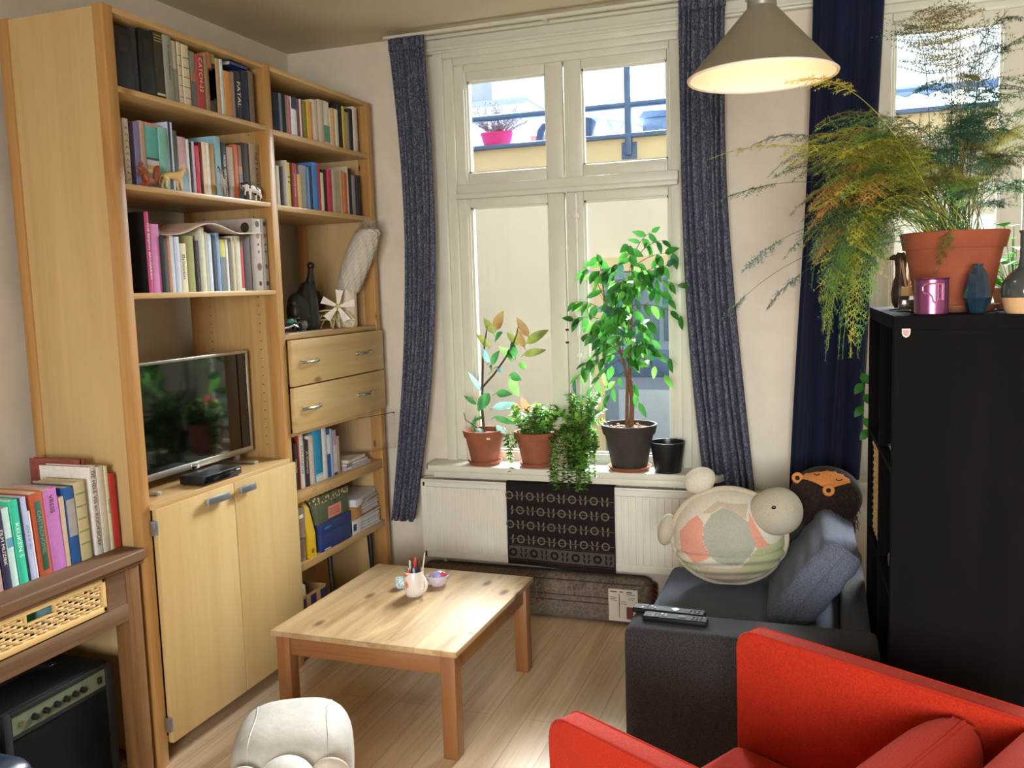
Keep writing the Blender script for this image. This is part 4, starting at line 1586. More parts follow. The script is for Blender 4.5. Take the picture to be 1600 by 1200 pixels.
MB().lathe([(0, 0.103), (0.034, 0.103), (0.034, 0.116), (0.012, 0.120), (0, 0.122)], (0, 0, 0), 20).build('lid', M['black_gloss'], bb, local=True)

# ---- things on top of the shelving unit
ZT = 1.47
mmet = flat('9a5a8c', 0.28, 0.85, 0.05)
mg_ = thing('metal_mug', 'shiny purple pink metal camping mug on the corner of the black unit', 'mug', (0.262, 2.665, ZT))
g = MB().lathe([(0, 0.001), (0.040, 0.001), (0.0425, 0.004), (0.0425, 0.094), (0.0455, 0.097), (0.0445, 0.0995), (0.0415, 0.098), (0.041, 0.006), (0, 0.005)], (0, 0, 0), 48)
g.build('cup', mmet, mg_, local=True)
# fold-away wire handles lying flat on the front
ang0 = -1.72
def on_mug(a, z, r=0.0450):
    return V(r * math.cos(a), r * math.sin(a), z)
path = [(0.50, 0.084), (-0.05, 0.084), (-0.45, 0.083), (-0.58, 0.076), (-0.58, 0.066), (-0.46, 0.058), (-0.20, 0.057), (-0.05, 0.050), (0.0, 0.038), (0.12, 0.033), (0.20, 0.036), (0.22, 0.045)]
pts = []
for i in range(len(path) - 1):
    for k in range(4):
        t = k / 4
        pts.append(on_mug(ang0 + 0.15 + path[i][0] * (1 - t) + path[i + 1][0] * t, path[i][1] * (1 - t) + path[i + 1][1] * t))
MB().tube(pts, 0.0022, 8).build('wire_handle', flat('c58aa4', 0.25, 0.8, 0.05), mg_, local=True)
g = MB()
for q in (0.28, 0.62):
    g.tube([on_mug(ang0 + q + 0.12, 0.040), on_mug(ang0 + q + 0.12, 0.084)], 0.003, 8)
g.build('hinge_tube', flat('d5a5ba', 0.25, 0.8, 0.05), mg_, local=True)
g = MB()
for z in (0.050, 0.076):
    p0 = on_mug(ang0 + 0.57, z, 0.0428)
    g.sphere(p0, 0.0018, 8, 6)
g.build('rivet', flat('5c2c50', 0.4, 0.6), mg_, local=True)

mvs = flat('1f3442', 0.12, 0, 0.22, 30, 0.6, 0, 0, 0.4)
v1 = thing('faceted_vase', 'small dark blue faceted ceramic vase in front of the fern pot', 'vase', (0.383, 2.735, ZT), 0.3)
MB().lathe([(0, 0), (0.022, 0.0), (0.035, 0.042), (0.0335, 0.060), (0.026, 0.105), (0.014, 0.122), (0.0135, 0.130), (0.015, 0.133), (0.011, 0.133), (0.010, 0.12), (0, 0.10)], (0, 0, 0), 9).build('body', mvs, v1, smooth=12, local=True)
v2 = thing('bottle_vase', 'dark grey bottle vase with a bare beige base at the frame edge', 'vase', (0.482, 2.66, ZT))
mv2 = flat('3b4042', 0.12, 0, 0.12, 30, 0.6, 0, 0, 0.4)
MB().lathe([(0.0525, 0.042), (0.055, 0.055), (0.052, 0.080), (0.036, 0.103), (0.016, 0.120), (0.012, 0.145), (0.012, 0.205), (0.016, 0.215), (0.012, 0.215), (0.008, 0.20), (0, 0.15)], (0, 0, 0), 36).build('body', mv2, v2, local=True)
MB().lathe([(0, 0), (0.040, 0.0), (0.046, 0.01), (0.0525, 0.0425), (0, 0.0425)], (0, 0, 0), 36).build('base', flat('c39f73', 0.8, 0, 0.06, 60), v2, local=True)
rdif = thing('reed_diffuser', 'square glass reed diffuser with wooden sticks behind the purple mug', 'reed diffuser', (0.228, 2.985, ZT))
g = MB().box((-0.026, -0.026, 0), (0.026, 0.026, 0.046), 0.005, 3)
g.build('glass_bottle', clear('bottle_glass', (0.86, 0.88, 0.88, 1), 1.0, 0.03), rdif, local=True)
MB().box((-0.021, -0.021, 0.004), (0.021, 0.021, 0.034), 0.003).build('fragrance_oil', flat('6b6250', 0.2), rdif, local=True)
MB().lathe([(0, 0.046), (0.019, 0.046), (0.019, 0.073), (0, 0.073)], (0, 0, 0), 24).build('wooden_collar', flat('c49a68', 0.6, 0, 0.1), rdif, local=True)
for k in range(5):
    a = k * 1.3
    MB().tube([(0.006 * math.cos(a), 0.006 * math.sin(a), 0.07), (0.022 * math.cos(a), 0.016 * math.sin(a), 0.135 + 0.006 * k)], 0.0018, 6).build('reed', flat('b98a62', 0.8), rdif, local=True)
bdw = thing('wooden_bird', 'dark carved wooden bird figure beside the terracotta fern pot', 'figurine', (0.222, 3.20, ZT))
mbw = flat('3a2318', 0.4, 0, 0.25, 20)
g = MB()
g.lathe([(0, 0), (0.020, 0.002), (0.031, 0.02), (0.034, 0.05), (0.028, 0.085), (0.020, 0.105), (0.019, 0.13), (0.023, 0.155), (0.021, 0.172), (0.012, 0.183), (0, 0.186)], (0, 0, 0), 28, None, 0.85, 0.75)
g.build('body', mbw, bdw, local=True)
g = MB().lathe([(0.010, 0), (0.006, 0.018), (0, 0.032)], (-0.016, 0, 0.168), 12, Matrix.Rotation(-math.pi / 2 - 0.2, 4, 'Y'))
g.build('beak', flat('2a1810', 0.4), bdw, local=True)
bpot = thing('green_potted_plant', 'bright green leafy plant in a tan pot behind the vases', 'potted plant', (0.515, 2.985, ZT))
MB().lathe([(0, 0), (0.045, 0), (0.060, 0.055), (0.062, 0.062), (0.056, 0.062), (0.050, 0.02), (0, 0.02)], (0, 0, 0), 32).build('pot', flat('b48a5e', 0.8, 0, 0.1), bpot, local=True)
MB().lathe([(0, 0.055), (0.055, 0.055), (0, 0.06)], (0, 0, 0), 20).build('soil', M['soil'], bpot, local=True)
mgr = leafmat('bright_green_leaf', '2f7a1c', '4fa32c', '74c244', 0.5)
random.seed(21)
g = MB()
st_ = MB()
for k in range(60):
    a = random.uniform(0, 6.28)
    el = random.uniform(0.3, 1.45)
    L = random.uniform(0.08, 0.22)
    p0 = V(0.02 * math.cos(a), 0.02 * math.sin(a), 0.055)
    p1 = p0 + V(math.cos(a) * math.cos(el), math.sin(a) * math.cos(el), math.sin(el)) * L
    st_.tube([p0, (p0 + p1) / 2 + V(0, 0, 0.01), p1], 0.0012, 4)
    g.leaf(p1, V(math.cos(a), math.sin(a), random.uniform(-.3, .4)), (0, 0, 1), random.uniform(0.05, 0.085), random.uniform(0.028, 0.045), 0.3)
st_.build('stem', mgr, bpot, local=True)
g.build('foliage', mgr, bpot, smooth=180, local=True, recalc=False)

# ================================================================== mug of pens and small things on the coffee table
ZTB = 0.387
MX, MY = -1.530, 3.085
mw = flat('e6e0da', 0.25, 0, 0.03, coat=0.3)
mu = thing('mug', 'white mug with an orange logo holding pens on the coffee table', 'mug', (MX, MY, ZTB))
MB().lathe([(0, 0.002), (0.032, 0.0), (0.037, 0.006), (0.0385, 0.02), (0.0385, 0.096), (0.037, 0.0985), (0.0355, 0.096), (0.035, 0.01), (0, 0.008)], (0, 0, 0), 48).build('cup', mw, mu, local=True)
hp_ = []
for k in range(15):
    a = -1.35 + 2.7 * k / 14
    hp_.append((0.037 + 0.026 * math.cos(a) - 0.004, 0.0, 0.050 + 0.032 * math.sin(a)))
ha = MB().tube(hp_, 0.0058, 10)
for v_ in ha.bm.verts:
    x, y = v_.co.x, v_.co.y
    q = -0.18
    v_.co.x, v_.co.y = x * math.cos(q) - y * math.sin(q), x * math.sin(q) + y * math.cos(q)
ha.build('handle', mw, mu, local=True)


def curved(mbd, outline, r):
    """printed shape wrapped round the mug; outline in (angle, height)"""
    cx = sum(p[0] for p in outline) / len(outline)
    cz = sum(p[1] for p in outline) / len(outline)
    vs = [V(r * math.cos(cx), r * math.sin(cx), cz)]
    N = len(outline)
    fs = []
    for t in (0.5, 1.0):
        for (a, z) in outline:
            aa, zz_ = cx + (a - cx) * t, cz + (z - cz) * t
            vs.append(V(r * math.cos(aa), r * math.sin(aa), zz_))
    for k in range(N):
        k2 = (k + 1) % N
        fs += [(0, 1 + k, 1 + k2), (1 + k, 1 + N + k, 1 + N + k2, 1 + k2)]
    mbd.add(vs, fs)


mor = flat('d2663a', 0.35, 0, 0.05)
A0 = -2.05
g = MB()
curved(g, [(A0 - 0.50, 0.094), (A0 - 0.1, 0.094), (A0 + 0.35, 0.094), (A0 + 0.62, 0.094), (A0 + 0.2, 0.086), (A0 - 0.1, 0.079), (A0 - 0.5, 0.073)], 0.0388)
g.build('orange_band', mor, mu, smooth=180, local=True, recalc=False)
lg = [(A0 + 0.02 + 0.33 * math.cos(k * math.pi / 3 + math.pi / 6), 0.049 + 0.0155 * math.sin(k * math.pi / 3 + math.pi / 6)) for k in range(6)]
g = MB()
curved(g, lg, 0.0388)
lo = g.build('logo', mor, mu, smooth=180, local=True, recalc=False)
g = MB()
curved(g, [(A0 + 0.02 + 0.24 * math.cos(k * math.pi / 3 + math.pi / 6), 0.049 + 0.0112 * math.sin(k * math.pi / 3 + math.pi / 6)) for k in range(6)], 0.0390)
g.build('logo_field', flat('e2b49c', 0.35), lo, smooth=180, local=True, recalc=False)
g = MB()
curved(g, [(A0 + 0.02 - 0.13, 0.056), (A0 + 0.02 + 0.13, 0.056), (A0 + 0.02 + 0.13, 0.048), (A0 + 0.02, 0.040), (A0 + 0.02 - 0.13, 0.048)], 0.0392)
g.build('logo_emblem', mor, lo, smooth=180, local=True, recalc=False)
pens = [('marker_pen', 'fat red marker standing at the front of the pen mug', (-0.006, -0.020), (-0.010, -0.026), 0.105, 0.0095, 'c9302f', '8f1d1f'),
        ('pen', 'red pen with a pointed cap rising highest in the pen mug', (0.002, -0.006), (0.010, 0.000), 0.150, 0.0065, 'd3322f', 'd3322f'),
        ('marker_pen', 'green capped marker at the left rim of the pen mug', (-0.022, -0.008), (-0.029, -0.008), 0.108, 0.0065, '2e7a63', 'd9d3c8'),
        ('pen', 'black pen behind the red pens in the mug', (-0.008, 0.008), (-0.014, 0.016), 0.130, 0.0048, '1c1a1c', '1c1a1c'),
        ('pen', 'cream topped pen at the back left of the mug', (-0.016, 0.008), (-0.024, 0.018), 0.132, 0.0045, 'd9cdb6', '6b5c4c'),
        ('pen', 'dark brown pen at the right of the mug', (0.018, 0.002), (0.024, 0.004), 0.138, 0.0055, '3a2426', '3a2426'),
        ('pen', 'black and grey pen at the right edge of the mug', (0.014, -0.010), (0.022, -0.014), 0.130, 0.005, '22242a', '8b8d93'),
        ('pen', 'pale blue pen low between the dark pens in the mug', (0.008, -0.016), (0.012, -0.022), 0.116, 0.005, '86b4cf', '3c6f96'),
        ('brush', 'thin cream paint brush leaning out to the right of the mug', (0.018, 0.010), (0.044, 0.016), 0.168, 0.0028, 'e5dccb', 'c9b79b')]
for (nm, lab, b0, b1, top, r, c0, c1) in pens:
    t = thing(nm, lab, nm.replace('_', ' '), (MX, MY, ZTB), group='pens in the mug')
    p0, p1 = V(b0[0], b0[1], 0.010), V(b1[0], b1[1], top)
    pm = p0.lerp(p1, 0.55)
    MB().tube([p0, pm], [r * 0.92, r * 0.92], 12).build('barrel', flat(c1, 0.35), t, local=True)
    tip = p0.lerp(p1, 0.93)
    MB().tube([pm, tip, p1], [r, r, r * 0.55], 12).build('cap', flat(c0, 0.3), t, local=True)
bc_ = thing('patterned_pot', 'tiny pale blue and white patterned pot left of the pen mug', 'pot', (-1.622, 3.148, ZTB))
g = MB().lathe([(0, 0), (0.017, 0), (0.023, 0.010), (0.0245, 0.022), (0.0225, 0.036), (0.0195, 0.040), (0.018, 0.038), (0.020, 0.03), (0, 0.028)], (0, 0, 0), 30)
mbl, nt, b = new_mat('blue_white_pattern')
vo = nt.nodes.new('ShaderNodeTexVoronoi')
vo.inputs['Scale'].default_value = 160
nt.links.new(coords(nt), vo.inputs['Vector'])
nt.links.new(ramp(nt, [(0.35, '7fa6bf'), (0.55, 'dbe6ea')], vo.outputs['Distance']), b.inputs['Base Color'])
g.build('pot', mbl, bc_, local=True)
MB().lathe([(0, 0.030), (0.019, 0.032), (0, 0.034)], (0, 0, 0), 20).build('lid', flat('cfe0e6', 0.4), bc_, local=True)
bw = thing('bowl', 'small lilac white bowl behind the pen mug', 'bowl', (-1.487, 3.215, ZTB), 0.4)
MB().lathe([(0, 0), (0.026, 0), (0.040, 0.018), (0.047, 0.042), (0.045, 0.0435), (0.037, 0.020), (0.024, 0.004), (0, 0.004)], (0, 0, 0), 36, None, 1.0, 0.85).build('bowl', flat('cfc3d6', 0.3), bw, local=True)
for (nm, lab, c, r, col, cat) in (('toy_ball', 'lavender blue ball in the small lilac bowl', (-1.482, 3.215, ZTB + 0.042), 0.024, '9c9cc9', 'ball'), ('pebble', 'brown pebble in the small lilac bowl', (-1.512, 3.200, ZTB + 0.028), 0.017, '8a6a50', 'pebble'), ('toy_fish', 'red and white bit of toy on the lilac bowl rim', (-1.458, 3.205, ZTB + 0.051), 0.012, 'c8374a', 'toy')):
    o = MB()
    o.sphere(c, (r, r * 0.9, r * 0.75), 20, 12)
    tag(o.build(nm, flat(col, 0.4), None, c), lab, cat)

# ================================================================== books: (y from, y to, height, colour, look, lettering / spine pattern)
BOOKS = {
 'A': (-2.125, 2.247, [
  (2.346, 2.4266, 0.195, '14141a', 'very thick black box file', ''),
  (2.4274, 2.452, 0.206, '23232e', 'slim dark navy book', ''),
  (2.458, 2.525, 0.212, '0f0f10', 'wide black box file', ''),
  (2.527, 2.5696, 0.229, '33311f', 'dark olive hardback with gilt bands', '='),
  (2.5704, 2.6096, 0.217, '8f9388', 'grey hardback with a black vertical title', 'De Goudvis Antepod'),
  (2.6104, 2.635, 0.209, 'b9b6a4', 'grey book with a pale upper label', ''),
  (2.643, 2.663, 0.212, 'cbbfa5', 'cream ruled paperback', '-'),
  (2.665, 2.701, 0.209, 'cfc4a6', 'wider cream ruled paperback', '-'),
  (2.706, 2.7386, 0.196, '7d8178', 'grey book with an orange patch', '#'),
  (2.7394, 2.781, 0.191, 'a8403a', 'red paperback with big white title', 'CATCH-22'),
  (2.782, 2.7986, 0.203, '8a7a5c', 'thin brown book', ''),
  (2.7994, 2.823, 0.212, 'b06a3c', 'book with orange top and dark spine', 'o'),
  (2.824, 2.8456, 0.212, '6f9a45', 'book with green top and dark spine', 'n'),
  (2.8464, 2.8696, 0.201, 'c79a72', 'tan and blue paperback', ''),
  (2.8704, 2.8866, 0.203, 'bfd2dc', 'pale blue glossy book', ''),
  (2.8874, 2.931, 0.166, 'c58a48', 'short tan hardback', ''),
  (2.932, 2.949, 0.17, '8a7d85', 'thin mauve grey book', ''),
  (2.954, 3.001, 0.181, '1d222c', 'black book with white lettering', 'FATAL'),
  (3.003, 3.0416, 0.19, '20263c', 'navy paperback', ''),
  (3.0424, 3.071, 0.197, '6a5848', 'brown paperback beside the upright', ''),
 ]),
 'B': (-2.15, 1.946, [
  (2.384, 2.41, 0.216, 'd9d3c8', 'white book with black scribbles', ''),
  (2.411, 2.4296, 0.209, '3a2740', 'dark purple paperback', ''),
  (2.4304, 2.455, 0.21, '7f7cae', 'lavender paperback with worn title', ''),
  (2.457, 2.4821, 0.219, 'b59a8c', 'pinkish brown paperback', ''),
  (2.4829, 2.544, 0.219, '5fb0ae', 'fat turquoise book with a painted sunset band', 'w'),
  (2.546, 2.589, 0.212, '7dbcb2', 'pale teal hardback', ''),
  (2.596, 2.618, 0.237, 'c5d3ec', 'navy book with a white spine stripe', '|'),
  (2.62, 2.638, 0.211, '3f5a54', 'thin dark green book', ''),
  (2.641, 2.6861, 0.195, 'cda9b6', 'pink and blue painted book', 'p'),
  (2.6869, 2.7006, 0.191, 'd5dde0', 'thin white book with speckles', ''),
  (2.7014, 2.715, 0.184, '15161a', 'black paperback', ''),
  (2.718, 2.731, 0.188, 'cfc0dd', 'thin lilac book', ''),
  (2.732, 2.751, 0.175, 'c9414a', 'red paperback with pink edge', ''),
  (2.755, 2.77, 0.191, '5c1c1c', 'dark red paperback', ''),
  (2.771, 2.792, 0.194, 'e6d5b8', 'white paperback with orange band', ''),
  (2.793, 2.809, 0.193, 'e9e6de', 'slim white paperback', ''),
  (2.81, 2.841, 0.193, 'a8843a', 'tall mustard book', 'T'),
  (2.846, 2.8801, 0.225, '8fb9cc', 'tall sky blue book', 'T'),
  (2.8809, 2.9151, 0.207, '1c1c1e', 'black book with white capitals', 'FRISSE VERZEN'),
  (2.9159, 2.95, 0.195, 'b5a698', 'greige paperback', ''),
  (2.954, 2.978, 0.21, 'c0622f', 'orange hardback', ''),
  (2.979, 3.006, 0.211, '8a4f36', 'russet book with dark lower half', '#'),
  (3.009, 3.054, 0.224, '2f2b29', 'black hardback', ''),
  (3.056, 3.118, 0.229, 'a4937e', 'thick taupe book with dark lettering', 'HET KAPITAAL'),
 ]),
 'C': (-2.13, 1.598, [
  (2.424, 2.444, 0.267, 'b83a78', 'tall dark book with magenta spine', 'THE BEIJING BAGGARAH'),
  (2.445, 2.4946, 0.229, 'c878b0', 'thick orchid pink paperback', '+'),
  (2.4954, 2.521, 0.191, '22302e', 'dark green book', ''),
  (2.523, 2.54, 0.192, 'b5682f', 'orange brown book', ''),
  (2.541, 2.562, 0.194, 'c5cdd5', 'grey white paperback', ''),
  (2.563, 2.5856, 0.191, 'c2cce6', 'pale blue book with small logo', ''),
  (2.5864, 2.623, 0.169, 'd6cfae', 'short cream paperback with dark title', 'Brieven'),
  (2.627, 2.669, 0.198, '8f8f52', 'olive green paperback', ''),
  (2.676, 2.691, 0.182, '3b3540', 'thin dark violet book', ''),
  (2.697, 2.7216, 0.23, 'c9ccb4', 'tall pale sage book', ''),
  (2.7224, 2.7386, 0.214, 'b9b0a4', 'thin beige book', ''),
  (2.7394, 2.761, 0.21, 'c3d3e3', 'pale blue white book', ''),
  (2.762, 2.782, 0.203, '28313f', 'dark navy book', ''),
  (2.784, 2.8041, 0.214, '7d9cc2', 'steel blue book', ''),
  (2.8049, 2.841, 0.192, 'c5c463', 'grey book with yellow top', 'y'),
  (2.842, 2.856, 0.192, 'e2dedd', 'slim white book', ''),
  (2.857, 2.876, 0.198, '6b6c60', 'dark grey book with white label', ''),
  (2.878, 2.895, 0.207, 'c5bda2', 'cream paperback', ''),
  (2.896, 2.927, 0.208, 'c9c5b0', 'thicker cream paperback', ''),
  (2.928, 2.958, 0.21, 'b53843', 'red book with brown top', 'r'),
  (2.959, 3.006, 0.22, '4c4344', 'thick dark grey brown book', ''),
  (3.015, 3.069, 0.281, 'b3aaa2', 'tall taupe album with dark pictures', '@'),
  (3.072, 3.11, 0.284, 'a09892', 'tall grey album at the end', '@'),
 ]),
 'D': (-2.13, 2.24, [
  (3.213, 3.259, 0.159, '14203a', 'navy paperback', ''),
  (3.262, 3.276, 0.162, '6a7684', 'thin grey blue book', ''),
  (3.277, 3.301, 0.162, '101216', 'black paperback', ''),
  (3.302, 3.315, 0.163, '8c8478', 'thin grey book', ''),
  (3.316, 3.336, 0.162, 'b0727c', 'dusty pink book', ''),
  (3.338, 3.38, 0.162, 'e4ecf4', 'navy book with bright white lower spine', 'l'),
  (3.382, 3.402, 0.161, '74404e', 'plum paperback', ''),
  (3.403, 3.414, 0.163, 'd9cac6', 'thin pale pink book', ''),
  (3.415, 3.431, 0.162, '3a3432', 'thin dark book', ''),
  (3.432, 3.461, 0.162, '8a7a32', 'olive paperback', ''),
  (3.462, 3.482, 0.167, 'd9c23e', 'yellow paperback', ''),
  (3.483, 3.503, 0.168, 'c98a4e', 'thin orange book', ''),
  (3.505, 3.551, 0.182, 'cbc1ae', 'cream paperback', ''),
  (3.553, 3.595, 0.19, 'bfae9f', 'beige paperback', ''),
  (3.596, 3.6541, 0.194, 'd0d2c2', 'white book with a green spine patch', 'G'),
  (3.6549, 3.669, 0.169, 'dcc8b0', 'thin peach book', ''),
  (3.671, 3.6946, 0.173, 'c99d6c', 'tan paperback', ''),
  (3.6954, 3.723, 0.172, 'cfcab8', 'pale cream paperback', ''),
  (3.726, 3.763, 0.201, '1d1e22', 'black book', ''),
  (3.764, 3.783, 0.197, 'c6ab40', 'black book with yellow spine marks', ''),
  (3.791, 3.828, 0.176, 'a89c82', 'short khaki book', ''),
  (3.83, 3.861, 0.198, '26262a', 'thin black book', ''),
  (3.863, 3.902, 0.212, 'd3c6bc', 'white book at the right end', ''),
 ]),
 'E': (-2.13, 1.941, [
  (3.21, 3.234, 0.164, 'dbe2d8', 'white paperback', ''),
  (3.236, 3.2526, 0.162, '3a2f31', 'dark brown paperback', ''),
  (3.2534, 3.264, 0.164, 'b8949c', 'thin mauve book', ''),
  (3.268, 3.2826, 0.191, 'c4beae', 'tall grey white book', ''),
  (3.2834, 3.311, 0.186, 'cfca52', 'yellow paperback', '..'),
  (3.312, 3.32, 0.184, '5e1c14', 'thin dark red book', ''),
  (3.321, 3.3631, 0.187, 'bb4348', 'red book with white title', 'ZWARTE WIND'),
  (3.3639, 3.389, 0.145, 'cdb57c', 'short straw coloured book', ''),
  (3.394, 3.4376, 0.186, '97979c', 'grey book', ''),
  (3.4384, 3.448, 0.182, '5c8cb8', 'thin blue book', ''),
  (3.449, 3.476, 0.189, '2a3b50', 'dark slate blue book', ''),
  (3.479, 3.522, 0.208, '3d74b8', 'bright blue book', ''),
  (3.523, 3.5456, 0.208, 'b02c48', 'crimson book', ''),
  (3.5464, 3.571, 0.171, 'cdc2a6', 'cream book', ''),
  (3.574, 3.603, 0.188, '24231f', 'black green book', ''),
  (3.606, 3.64, 0.193, 'b02a42', 'cherry red book', ''),
  (3.641, 3.682, 0.192, '9f9c86', 'sage grey book', ''),
  (3.683, 3.723, 0.194, 'b3a284', 'beige book', ''),
  (3.725, 3.7466, 0.201, 'b5947c', 'tan book', ''),
  (3.7474, 3.78, 0.193, 'c46a3a', 'orange book', ''),
  (3.784, 3.796, 0.224, 'b8ad96', 'tall thin beige book', ''),
  (3.798, 3.8251, 0.217, '231c24', 'black book', ''),
  (3.8259, 3.859, 0.189, '8b8488', 'short grey book', ''),
  (3.865, 3.898, 0.193, '262428', 'short black book at the right end', ''),
 ]),
 'F': (-2.14, 0.742, [
  (3.231, 3.255, 0.203, '2a2628', 'black book with white script', 'Charles'),
  (3.26, 3.268, 0.236, '9c3a3c', 'thin red book', ''),
  (3.27, 3.3046, 0.239, 'e2dfd6', 'white book with red head and black title', 'CALCULUS'),
  (3.3054, 3.338, 0.204, '2b2a2e', 'black book with grey title', 'A Course'),
  (3.343, 3.391, 0.218, 'd6cbc8', 'pinkish white textbook', ''),
  (3.397, 3.46, 0.237, '1f8fc2', 'thick cyan textbook with white foot', 'c'),
  (3.461, 3.497, 0.232, 'd8d9dc', 'white textbook', ''),
  (3.499, 3.53, 0.223, '2a4fa0', 'white book with royal blue lower half', 'u'),
  (3.532, 3.547, 0.219, '7fa9b8', 'thin teal book', ''),
  (3.548, 3.5811, 0.209, 'b48ab0', 'book with magenta upper spine', 'm'),
  (3.5819, 3.614, 0.175, 'b9a48c', 'tan cardboard folder leaning at the end', ''),
 ]),
 'G': (-2.19, 0.77, [
  (1.834, 1.839, 0.177, 'b08a86', 'dusty pink book at the edge of the frame', ''),
  (1.846, 1.857, 0.234, '2c2a4c', 'dark indigo book with pale lettering', 'FILM MUZIEK'),
  (1.858, 1.881, 0.233, 'bcdcd8', 'pale mint book with a blue emblem', '.'),
  (1.885, 1.914, 0.248, '35c09c', 'emerald green book with a white figure 5', 'KEUKEN 5'),
  (1.915, 1.921, 0.249, '1f2c44', 'thin dark navy book', ''),
  (1.923, 1.9421, 0.249, 'b0bce0', 'pale blue white book', 'JAAR & 30 VRIJ'),
  (1.9429, 1.949, 0.204, 'e6e2e2', 'thin short white book', ''),
  (1.957, 2.0, 0.252, 'b5522e', 'orange brown hardback with long green panel', 'GASTRONOMIE'),
  (2.002, 2.052, 0.252, 'c07ac0', 'thick lilac paperback', 'VRESS'),
  (2.053, 2.07, 0.218, 'd2b9a0', 'beige paperback', ''),
  (2.074, 2.109, 0.242, '1e5a9e', 'blue book with a grey panel', 'b'),
  (2.113, 2.155, 0.25, 'c9bd92', 'thick speckled cream book', 's'),
  (2.171, 2.2, 0.286, 'e2dedc', 'tall white cookery book', 'DE HELE VIS en KOOKBOEK'),
  (2.202, 2.232, 0.28, 'd2cfc4', 'tall white book with a photo on its cover', ''),
  (2.233, 2.249, 0.277, 'ddd3ae', 'tall cream book', 'Delicious'),
  (2.251, 2.277, 0.248, 'b5302e', 'red book against the bookcase panel', ''),
 ]),
}


ORD = ['first', 'second', 'third', 'fourth', 'fifth', 'sixth', 'seventh', 'eighth', 'ninth', 'tenth', 'eleventh', 'twelfth', 'thirteenth', 'fourteenth', 'fifteenth',
       'sixteenth', 'seventeenth', 'eighteenth', 'nineteenth', 'twentieth', 'twenty-first', 'twenty-second', 'twenty-third', 'twenty-fourth', 'twenty-fifth']
ROWP = {'A': ('top left shelf', 'books on the top shelf of the left bay'), 'B': ('second left shelf', 'books on the second shelf of the left bay'), 'C': ('third left shelf', 'books on the third shelf of the left bay'),
        'D': ('top right shelf', 'books on the top shelf of the right bay'), 'E': ('second right shelf', 'books on the second shelf of the right bay'),
        'F': ('shelf below drawers', 'books on the shelf below the drawers'), 'G': ('brown sideboard', 'books on the sideboard')}
# spine bands: (from, to, colour) as fractions of the height
DECO = {'=': [(0.90, 0.91, 'b9a35a'), (0.86, 0.87, 'b9a35a'), (0.82, 0.83, 'b9a35a'), (0.05, 0.08, 'c9c3a0')], '-': [(q, q + 0.012, '5c4f40') for q in (0.12, 0.3, 0.46, 0.62, 0.78)],
        '#': [(0.0, 0.48, '5e5f60'), (0.48, 0.62, 'a5714f')], 'o': [(0.0, 0.74, '3a2a26'), (0.2, 0.7, '9a5548')], 'n': [(0.0, 0.84, '26281e'), (0.25, 0.75, '5d8040')],
        'w': [(0.44, 0.475, '1c2a33'), (0.36, 0.44, 'b9c0bc'), (0.30, 0.36, 'd98a4c'), (0.24, 0.30, 'e6cf8a'), (0.14, 0.24, '7aa58c'), (0.05, 0.14, '9a6650'), (0.95, 1.0, 'c98a80')],
        '|': [], 'p': [(0.0, 0.30, '7fb0c8'), (0.30, 0.45, '8f9aac')], 'T': [], 'y': [(0.0, 0.66, '6a7378')], 'r': [(0.80, 1.0, '6b4a33'), (0.0, 0.05, 'd8cfc4')],
        '@': [(0.06, 0.13, '3a302c'), (0.26, 0.40, '6b4440'), (0.52, 0.56, '4a3c36'), (0.62, 0.66, '4c3a30'), (0.72, 0.80, '8a5a50'), (0.88, 0.97, '2e2a22')],
        'l': [(0.70, 1.0, '2c3f5c')], 'G': [(0.08, 0.45, '5f957e')], '..': [(0.55, 0.58, '4f5230'), (0.66, 0.69, '4f5230')], 'c': [(0.0, 0.12, 'd9dcdc'), (0.13, 0.145, 'cfe6f0')],
        'u': [(0.48, 0.88, 'dcdce2')], 'm': [(0.06, 0.66, 'c9bdc9'), (0.0, 0.06, '3c3438')], '.': [(0.50, 0.62, '5f93b5')], 'b': [(0.36, 0.84, 'a8a4a6')], 's': [(q, q + 0.02, '7d9a6c') for q in (0.2, 0.36, 0.52, 0.68, 0.84)], '+': []}
SCRIBBLE = 'white book with black scribbles'
random.seed(77)


